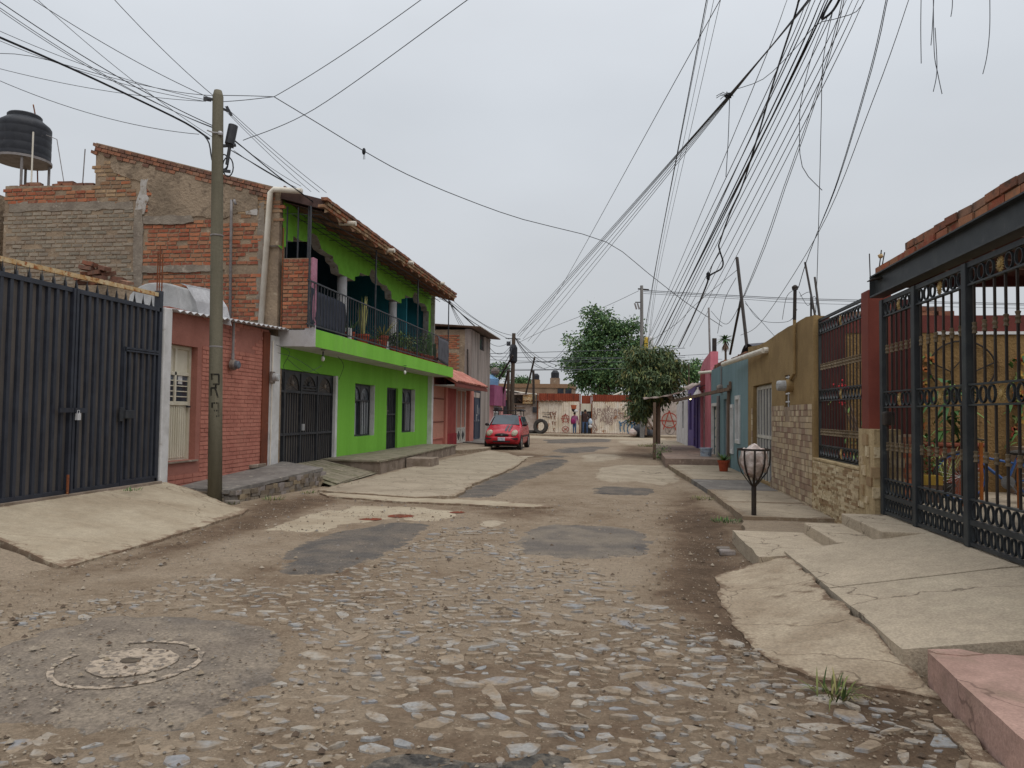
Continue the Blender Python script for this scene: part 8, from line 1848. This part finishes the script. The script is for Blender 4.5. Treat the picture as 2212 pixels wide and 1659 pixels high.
def far_poles():
    yb = 44.0; pb, pt = onY(1104, 935, yb), onY(1110, 720, yb); t = thing('utility_pole', 'dark leaning wooden pole with clustered cables behind the red car', 'utility pole', (pb.x, yb, 0))
    b = MB(); pb.z = 0; b.tube([pb, pb.lerp(pt, .5), pt], [.15, .13, .11], 12); b.build('shaft', m_pole_d, t)
    m = pb.lerp(pt, .86); b = MB(); b.lathe(m-Vector((0, 0, .9)), [(.16, 0), (.24, .1), (.24, .9), (.14, 1.1)], 10); b.build('cable_cluster', m_cable, t)
    b = MB(); b.box(pt.x-.42, pt.x-.2, yb-.1, yb+.1, pt.z-.75, pt.z-.5); b.beam((pt.x-.5, yb, pt.z-.3), (pt.x+.4, yb, pt.z-.35), .05, .05); b.build('bracket', m_black, t)
    q = onY(1099, 935, yb-.3); q2 = onY(1098, 798, yb-.3); b = MB(); b.tube([(q.x, q.y, 0), q2], .09, 8); o = b.build('short_pole', m_pole_d, loc=(q.x, q.y, 0)); tag(o, 'short wooden stub pole beside the dark leaning pole', 'post')
    for a, c, lab in (((1108, 768, 44), (1061, 845, 46), 'dark bar slanting down left from the leaning wooden pole'), ((1155, 772, 46), (1136, 850, 49), 'dark slanting bar right of the leaning wooden pole'), ((1098, 800, 43), (1082, 868, 45), 'short brace leaning against the wooden stub pole'), ((1152, 800, 54), (1153, 872, 54), 'thin grey mast rising from the old shed')):
        b = MB(); b.tube([atD(*a), atD(*c)], .06 if 'mast' not in lab else .09, 6); o = b.build('slanting_bar', m_ironbar, loc=atD(*c)); tag(o, lab, 'bar')
    yb = 49.5; pb, pt = onY(1387, 940, yb), onY(1386, 617, yb); t = thing('utility_pole', 'tall grey concrete pole rising behind the mango tree', 'utility pole', (pb.x, yb, 0)); pb.z = 0
    b = MB(); b.tube([pb, pt], .15, 12, r2=.10); b.build('shaft', m_cpole, t)
    b = MB(); b.beam(onY(1378, 624, yb), onY(1402, 626, yb), .1, .08); b.beam(onY(1372, 653, yb), onY(1386, 653, yb), .08, .06); b.build('crossarm', m_ironbar, t)
    for u in (1373, 1379): b = MB(); b.beam(onY(u-2, 655, yb), onY(u+2, 668, yb), .14, .1); b.build('insulator', m_greypipe, t)
    c = onY(1402, 745, yb); b = MB(); b.lathe((c.x, yb, c.z-.3), [(.28, 0), (.28, .75), (.2, .85)], 14); b.build('transformer', m_sheet, t); c = onY(1396, 745, yb); b = MB(); b.lathe((c.x, yb-.2, c.z-.4), [(.13, 0), (.13, .85), (.05, .9)], 10); b.build('yellow_part', mat('yellow_paint', (200,170,70), None, rough=.6, bump=0), t)
    # masts and rods on the right-hand roofs
    def mast(a, c, r, lab, m=m_ironbar, cat='mast', zf=None):
        p, q = onX(*a, XR+.15), onX(*c, XR+.15); b = MB()
        b.tube([q, p], r, 6); o = b.build('roof_mast', m, loc=q); tag(o, lab, cat)
    mast((1592, 557), (1614, 752), .045, 'leaning black mast at the corner of the mustard house roof', m_ironbar)
    mast((1602, 640), (1577, 765), .035, 'slanting black stay crossing the leaning black mast')
    mast((1531, 665), (1536, 860), .035, 'thin grey mast on the front of the pink house', m_greypipe)
    mast((1739, 567), (1761, 684), .018, 'thin bent rod leaning across the others on the mustard corner', m_ironbar)
    mast((1760, 599), (1771, 686), .018, 'upright thin rod with a rusty ring at the mustard corner', m_ironbar)
    mast((1752, 640), (1752, 686), .016, 'short thin rod between the weatherhead and the mustard corner', m_ironbar)
    for a, c, lab in (((1878, 548), (1881, 632), 'leftmost thin rod on the end of the carport beam'), ((1904, 540), (1893, 629), 'leaning rod with a rag knot on the carport beam end'), ((1911, 545), (1901, 600), 'rightmost rod on the carport beam end')):
        p, q = onX(*a, XR+.06), onX(*c, XR+.06); b = MB(); b.tube([q, p], .007, 5); o = b.build('roof_rod', m_ironbar, loc=q); tag(o, lab, 'rod')
    b = MB(); q = onX(1902, 553, XR+.06); b.ball(q, .03, .03, .03, 7, 5, .2); o = b.build('rag_knot', m_rustpaint, loc=q); tag(o, 'small rag knot tied on the leaning rod of the carport', 'rag')
    q = onX(1897, 602, XR-.0); b = MB(); b.obox(q, (.1, 0, .02), (0, .08, 0), (0, 0, .006)); o = b.build('metal_scrap', m_ironbar, loc=q); tag(o, 'dark metal scrap sticking out at the carport beam end', 'scrap')
    p = onX(1488, 785, XR+1.5); b = MB(); b.tube([(p.x, p.y, 2.2), p], .05, 6); o = b.build('roof_mast', m_pole_d, loc=(p.x, p.y, 2.2)); tag(o, 'thin dark post on the roof of the purple house', 'mast')
far_poles()

# ================================================================ overhead cables
NC = [0]
ORD = 'first second third fourth fifth sixth seventh eighth ninth tenth eleventh twelfth thirteenth fourteenth'.split(); GC = {}
def cable(pts, w, label, group=None, m=None, sag=0.0, n=18, cat='cable', wob=0, smooth=True):
    """pts: (u, v, distance) where the cable is seen; straight spans hang by sag metres"""
    P = [atD(*p) for p in pts]; out = []
    if group and 'twisted' not in group and 'service' not in group and 'bundle ends' not in group: GC[group] = GC.get(group, -1)+1; label = ' '.join(label.split()[:11])+', '+ORD[GC[group]]+' of its fan'
    if w < 2.3 and m is None: m = m_cablehaze  # thin cables take the grey with distance haze painted in
    w *= .8
    if len(P) == 2:
        for i in range(n+1): s_ = i/n; out.append(P[0].lerp(P[1], s_)-Vector((0, 0, sag*4*s_*(1-s_))))
    else:
        k = max(3, int(n/(len(P)-1)))
        for i in range(len(P)-1):
            p0, p1, p2, p3 = P[max(i-1, 0)], P[i], P[i+1], P[min(i+2, len(P)-1)]
            for j in range(k):
                s_ = j/k; out.append(.5*((2*p1)+(p2-p0)*s_+(2*p0-5*p1+4*p2-p3)*s_*s_+(3*p1-p0-3*p2+p3)*s_**3))
        out.append(P[-1])
    hang = 'cut' in label or 'hanging' in label or 'heavy' in label   # everything else runs on past the edge of the picture
    if not hang and 'lone' not in label and (pts[0][0] < 0 or pts[0][1] < 0): out.insert(0, out[0]+(out[0]-out[1]).normalized()*1.2)
    d0, d1 = pts[0][2], pts[-1][2]; NN = len(out)-1
    r = [max(.002, w*.5*((d0+(d1-d0)*i/NN)*.6+.4*min(d0, d1))/1600) for i in range(NN+1)]
    if wob:
        out = [q+Vector((0, 0, wob*nz(i*1.3, w, NC[0]))) for i, q in enumerate(out)]
    b = MB(); b.tube(out, r, 5); o = b.build('cable', m or m_cable, loc=out[0]); tag(o, label, cat, group); NC[0] += 1; return o
gA = 'cables fanning left from the near pole'; lA = 'thin dark cable running from the near wooden pole top out of the left edge'
for (u0, v0), (u1, v1), d, w, sg in (((-80, -52), (461, 272), 9, 2.6, .12), ((-80, -40), (459, 276), 9, 2.0, .15), ((50, -15), (459, 214), 10, 2, .08), ((60, -20), (459, 296), 10, 1.6, .1), ((-60, 40), (448, 216), 10, 1.6, .12), ((-60, 62), (444, 219), 11, 1.6, .14), ((-60, -20), (458, 274), 10, 1.8, .16)):
    cable([(u0, v0, d), (u1, v1, 12.6)], w*1.05, lA, gA, sag=sg)
cable([(235, -14, 10), (459, 205, 12.6)], 2.0, 'steep thin cable dropping to the near pole top from above', sag=.05)
cable([(-40, 116, 12), (66, 121, 12), (250, 170, 12.3), (380, 198, 12.5), (462, 207, 12.6)], 1.8, 'thin cable bending level at the left edge before climbing to the pole top')
cable([(-40, 138, 11), (445, 219, 12.6)], 1.6, 'lowest but one thin cable from the left edge to the pole clamp', sag=.1)
cable([(-40, 157, 11), (430, 290, 12.6)], 1.8, 'lowest thin cable from the left edge ending below the insulator', sag=.16)
cable([(-60, 55, 9), (150, 146, 10.4), (300, 216, 11.6), (400, 265, 12.3), (440, 291, 12.6), (452, 300, 12.6)], 6.5, 'thick twisted black cable sagging from the left edge to the insulator')
cable([(440, 291, 12.6), (452, 310, 12.55), (458, 345, 12.5), (470, 370, 12.45), (488, 368, 12.5), (494, 345, 12.55)], 4, 'thick black cable looping round the near pole below the canister')
cable([(480, 206, 12.6), (540, 207, 12.9), (592, 209, 13.2)], 2, 'level cable from the near pole top to the knot of the crossing wires'); cable([(478, 220, 12.6), (530, 216, 12.9), (592, 209, 13.2)], 2, 'lower cable rising from the near pole to the knot of the crossing wires')
cable([(592, 209, 13.2), (925, -12, 9)], 2.2, 'cable rising steeply from the knot to the top edge', sag=.05); cable([(525, 303, 13), (680, 235, 12), (1030, -15, 8.5)], 2.4, 'long cable rising from the near pole to the top edge right of the first')
cable([(592, 209, 13.2), (680, 262, 15.5), (786, 326, 18.5), (880, 377, 21.5), (1000, 428, 26), (1130, 474, 31), (1310, 523, 38), (1400, 590, 42), (1480, 652, 46), (1560, 705, 52)], 2.4, 'long sagging cable from the knot across the street sky to the right')
b = MB(); q = atD(786, 327, 18.5); b.ball(q, .05, .04, .09, 8, 6); b.tube([q-Vector((0, 0, .05)), q-Vector((0.01, 0, .2)), q-Vector((-.03, 0, .2)), q-Vector((-.02, 0, .06))], .006, 4); o = b.build('cable_clip', m_cable, loc=q); tag(o, 'small black clip hanging on the long sagging cable', 'clip')
gB = 'cables from the near pole to the green house eave'; lB = 'thin cable running from the near pole down to the eave of the green house'
for (u0, v0), (u1, v1), w in (((486, 230), (705, 416), 1.6), ((487, 236), (690, 415), 1.6), ((488, 240), (672, 414), 1.4), ((500, 300), (650, 402), 1.6), ((505, 325), (640, 405), 1.6)): cable([(u0, v0, 12.6), (u1, v1, 16)], w, lB, gB, sag=.04)
cable([(503, 300, 12.6), (600, 380, 14.2), (655, 420, 15.2), (760, 500, 18.5), (850, 570, 23), (930, 628, 30), (968, 652, 34), (1010, 690, 38), (1060, 735, 43)], 3.2, 'black cable following the eave of the green house towards the far pole'); cable([(500, 325, 12.6), (590, 378, 14), (650, 416, 15), (740, 488, 18), (840, 566, 22.5), (960, 648, 33), (1010, 688, 38), (1055, 716, 42)], 2.6, 'second black cable following the eave of the green house')
gC = 'cables leaving the far eave of the green house'; lC = 'thin cable fanning from the far end of the green house eave'
for u1, v1 in ((1000, 715), (1015, 730), (1030, 742), (1045, 720), (1100, 733)): cable([(970, 650, 34), (u1, v1, 42)], 1.3, lC, gC, m_cablehaze, sag=.1)
cable([(975, 646, 34), (1105, 724, 44)], 1.4, 'upper thin cable from the green house eave to the leaning pole', sag=.3)
gD = 'cables hanging between the grey house and the leaning pole'; lD = 'thin loose cable between the grey house and the leaning pole'
for u0, v0, u1, v1, sg in ((1057, 750, 1106, 742, .5), (1058, 765, 1106, 744, .6), (1057, 790, 1106, 752, .6), (1058, 800, 1104, 760, .4), (1040, 722, 1104, 735, .5), (1012, 780, 1057, 792, .3), (1005, 745, 1057, 800, .2)): cable([(u0, v0, 41), (u1, v1, 43.8)], 1.3, lD, gD, m_cablehaze, sag=sg)
gE = 'cables crossing the side street'; lE = 'dark cable stretched level across the far side street'
for v0, v1, d, w in ((801, 793, 50, 1.8), (797, 795, 52, 1.3), (788, 768, 48, 1.6), (777, 782, 50, 1.3), (770, 772, 52, 1.3), (764, 752, 49, 1.6)): cable([(1050, v0, d), (1200, (v0+v1)/2+2, d), (1480, v1, d)], w, lE, gE, m_cablehaze)
for v0, v1, u1 in ((770, 764, 1500), (778, 776, 1520)): cable([(1440, v0, 50), (u1+40, v1, 45)], 1.2, lE, gE, m_cablehaze)
gF = 'cables from the leaning pole towards the right'; lF = 'thin cable from the leaning pole drooping to the right'
for u1, v1, sg in ((1220, 752, 1.2), (1215, 765, 1.0), (1260, 790, .7), (1240, 770, 1.4), (1190, 790, .8), (1300, 780, 1.3)): cable([(1112, 728, 44), (u1, v1, 50)], 1.3, lF, gF, m_cablehaze, sag=sg)
# fans coming down from the bundle above the top edge
NB = lambda u, v: (u, v, 8.2)
gH = 'cables from the overhead bundle to the leaning pole'; lH = 'thin cable fanning down from the knotted bundle to the leaning pole'
for du, u1, v1, w in ((0, 1118, 726, 1.9), (3, 1122, 728, 1.5), (-3, 1116, 722, 1.5), (6, 1130, 732, 1.4), (9, 1140, 738, 1.4), (12, 1150, 742, 1.3)): cable([(1745+du, -30, 7.8), (1576+du*.5, 205, 13), (u1, v1, 43.8)], w, lH, gH, n=26)
cable([(1575, -40, 8.5), (1500, 100, 10.5), (1190, 655, 36), (1130, 715, 43.8)], 1.5, 'lone thin cable left of the others from top edge to the leaning pole', n=24)
gI = 'steep cables to the concrete pole'; lI = 'steep thin cable from the top edge down to the concrete pole'
for u0, u1, v1, w in ((1530, 1392, 722, 2.6), (1533, 1394, 735, 1.4), (1546, 1400, 740, 1.3), (1561, 1404, 722, 1.4)): cable([(u0, -20, 8.5), (1414+(u0-1530)*.3, 590, 33), (u1, v1, 49)], w, lI, gI, n=24)
gJ = 'main fan of cables down the right side'; lJ = 'thin dark cable of the main fan running down towards the mango tree'
for u0, u1, v1, w in ((1745, 1396, 742, 1.5), (1762, 1402, 744, 1.9), (1775, 1420, 745, 2.4), (1784, 1426, 748, 2.4), (1796, 1432, 745, 1.6), (1812, 1438, 742, 1.6), (1830, 1446, 748, 1.5), (1843, 1462, 750, 1.5), (1856, 1475, 752, 1.5), (1868, 1490, 748, 1.4), (1700, 1398, 735, 1.3), (1752, 1410, 752, 1.8), (1790, 1415, 750, 3.0)): cable([(u0+8, -20, 8.2), (u0*.5+u1*.5+6, v1*.5-4, 13.5), (u1, v1, 45)], w, lJ, gJ, n=26)
cable([(1728, -12, 8), (1715, 40, 8.4), (1670, 180, 10.5), (1639, 288, 12.5), (1604, 400, 15), (1576, 463, 17), (1556, 520, 19), (1553, 535, 19.5), (1562, 567, 20), (1556, 582, 21), (1531, 597, 22), (1525, 620, 23), (1490, 700, 30), (1466, 750, 36)], 5.0, 'thick black twisted cable with a kink running down the right sky', n=60, wob=.02)
cable([(1555, 545, 20), (1540, 570, 20.5), (1533, 592, 21.5), (1530, 600, 22)], 2.6, 'black loop beside the kink of the thick twisted cable'); b = MB(); q = atD(1530, 596, 21.8); b.ball(q, .06, .06, .13, 8, 6, .2); o = b.build('cable_splice', m_cable, loc=q); tag(o, 'black splice below the kink of the thick twisted cable', 'splice')
for k, off in enumerate((0, 4)): cable([(1822+off, -15, 8), (1800+off, 80, 8.6), (1747+off, 252, 11), (1693+off, 405, 13.5), (1650+off, 530, 15.5), (1606+off*.5, 640, 17.6)], 2.2, ('left' if k == 0 else 'right')+' strand of the twisted pair running down to the leaning black mast', 'twisted pair to the mast', n=40, wob=.015)
for k, off in enumerate((0, 3)): cable([(1917+off, -15, 7.6), (1880+off, 150, 8.5), (1810+off*.6, 387, 10.5), (1765, 504, 11.6), (1742, 565, 12), (1725, 621, 12.3)], 2.4, ('left' if k == 0 else 'right')+' strand of the black service cable down to the mustard house weatherhead', 'service cable to the weatherhead', n=36, wob=.01)
cable([(1968, -15, 7.6), (1886, 216, 9), (1765, 508, 14), (1643, 697, 22), (1600, 724, 26)], 1.9, 'outermost thin cable on the right running to the far roofs', n=26)
cable([(1585, 194, 13), (1648, 171, 12.2), (1711, 112, 10.5), (1762, 55, 9.2), (1800, 42, 8.8), (1850, 25, 8.4), (1872, -12, 8.2)], 2.2, 'loose cable swinging from the wire knot up to the bundle')
b = MB(); q = atD(1574, 206, 13); b.ball(q, .07, .05, .05, 9, 6, .3)
for i in range(9): a = i*.7; b.tube([q, q+Vector((math.cos(a)*.1-.05, 0, math.sin(a)*.05+.02)), q+Vector((math.cos(a)*.15-.07, 0, math.sin(a)*.05-.02))], .006, 4)
o = b.build('wire_knot', m_cable, loc=q); tag(o, 'tangled wire knot on the fan of cables in the upper sky', 'wire knot')
gK = 'cut cable ends hanging in the sky'; 
for pts, lab in (([(1576, 212, 13), (1573, 300, 13), (1568, 382, 13)], 'cut cable end hanging straight down below the wire knot'), ([(1790, 30, 8.8), (1756, 112, 9), (1732, 210, 9.2), (1727, 270, 9.3), (1733, 360, 9.4), (1776, 411, 9.5)], 'hanging cable that curls right at its cut end'), ([(1800, 20, 8.8), (1778, 130, 9.4), (1774, 252, 10.5), (1770, 420, 11.8), (1765, 600, 12.6), (1762, 676, 13)], 'long hanging cable dropping to the mustard corner'), ([(1990, -20, 6), (1989, 60, 6), (1990, 137, 6)], 'leftmost cut cable end hanging in the top right corner'), ([(2016, -20, 6), (2018, 110, 6), (2026, 160, 6), (2035, 203, 6)], 'longest cut cable end in the top right corner'), ([(2018, -20, 6), (2014, 60, 6), (2011, 98, 6)], 'short cut cable end beside the longest one'), ([(2020, 60, 6), (2024, 150, 6), (2016, 198, 6)], 'cut cable end bending left beside the longest one'), ([(2058, -20, 6), (2057, 15, 6), (2054, 36, 6)], 'shortest cut cable end at the top edge'), ([(2138, -20, 6), (2138, 60, 6), (2132, 120, 6), (2123, 160, 6)], 'rightmost cut cable end in the top right corner')): cable(pts, 2.2, lab)
for i, (pts, w) in enumerate((([(1775, 40, 8.8), (1790, 10, 8.6), (1812, -25, 8.3)], 7), ([(1776, 42, 8.8), (1800, 22, 8.6), (1826, -25, 8.3)], 7), ([(1724, 6, 8), (1738, -25, 7.7)], 6))): cable(pts, w, 'heavy black end of the cable bundle, '+('left side of the fork', 'right side of the fork', 'where the wires gather')[i], 'heavy bundle ends at the top edge')
gL = 'level wires above the right roofs'; lL = 'level wire stretched above the right hand roofs from the concrete pole'
for v0, v1, w in ((627, 650, 1.9), (630, 653, 1.6), (634, 660, 1.2)): cable([(1390, v0, 49), (1600, v0+12, 46), (1770, v1-4, 44), (2300, v1+8, 40)], w, lL, gL, m_cablehaze, n=24)
cable([(1380, 628, 49), (1300, 665, 60), (1180, 712, 70), (1120, 740, 80)], 1.2, 'thin wire from the concrete pole down over the big tree', None, m_cablehaze)
gM = 'loose wires round the right hand masts'; lM = 'loose thin wire slung between the right hand roof masts'
for pts in ([(1607, 640, 17.6), (1570, 700, 20), (1536, 672, 24)], [(1609, 650, 17.6), (1640, 690, 16), (1700, 695, 13.5), (1722, 668, 12.3)], [(1610, 655, 17.6), (1650, 700, 16), (1690, 745, 14)], [(1724, 622, 12.3), (1700, 640, 13), (1690, 690, 14)], [(1726, 630, 12.3), (1745, 660, 12.2), (1760, 640, 12), (1768, 684, 11.8)], [(1728, 640, 12.3), (1750, 632, 12), (1755, 668, 12)], [(1596, 580, 17.6), (1500, 660, 26), (1460, 700, 34), (1400, 740, 45)], [(1590, 600, 18), (1565, 650, 19), (1550, 720, 22)]): cable(pts, 1.5, lM, gM)
cable([(600, 762, 14.6), (640, 775, 14.7), (690, 808, 15)], 1.3, m=m_cable, label='loose cable drooping under the balcony slab above the garage'); cable([(596, 745, 14.5), (625, 760, 14.5), (612, 790, 14.6), (618, 800, 14.6)], 1.3, m=m_cable, label='loose cable end dangling by the white corner pillar'); cable([(730, 770, 17), (742, 790, 17.2), (732, 820, 17.3)], 1.3, m=m_cable, label='loose cable hanging on the green wall right of the garage'); cable([(620, 775, 14.7), (660, 803, 15), (695, 790, 16)], 1.3, m=m_cable, label='thin cable looping to the bulb above the garage')
# the hidden pole the bundle is tied to stands out of frame on the right
b = MB(); b.tube([(6.9, 6.2, 0), (6.8, 6.2, 8.2)], .12, 10); o = b.build('utility_pole', m_cpole, loc=(6.9, 6.2, 0)); tag(o, 'pole out of the picture at right that carries the overhead bundle', 'utility pole')
P0 = [atD(1740, -30, 7.8), atD(1830, -25, 8.2), Vector((4.6, 7.4, 7.0)), Vector((6.8, 6.2, 7.8))]
b = MB(); b.tube(P0, .03, 6); o = b.build('cable_bundle', m_cable, loc=P0[0]); tag(o, 'thick cable bundle passing above the top edge of the picture', 'cable bundle')
P0 = [atD(1980, -22, 6.0), atD(2140, -22, 6.0), Vector((6.8, 6.2, 7.5))]
b = MB(); b.tube(P0, .02, 6); o = b.build('cable_bundle', m_cable, loc=P0[0]); tag(o, 'thinner bundle above the top right corner that the cut ends hang from', 'cable bundle')
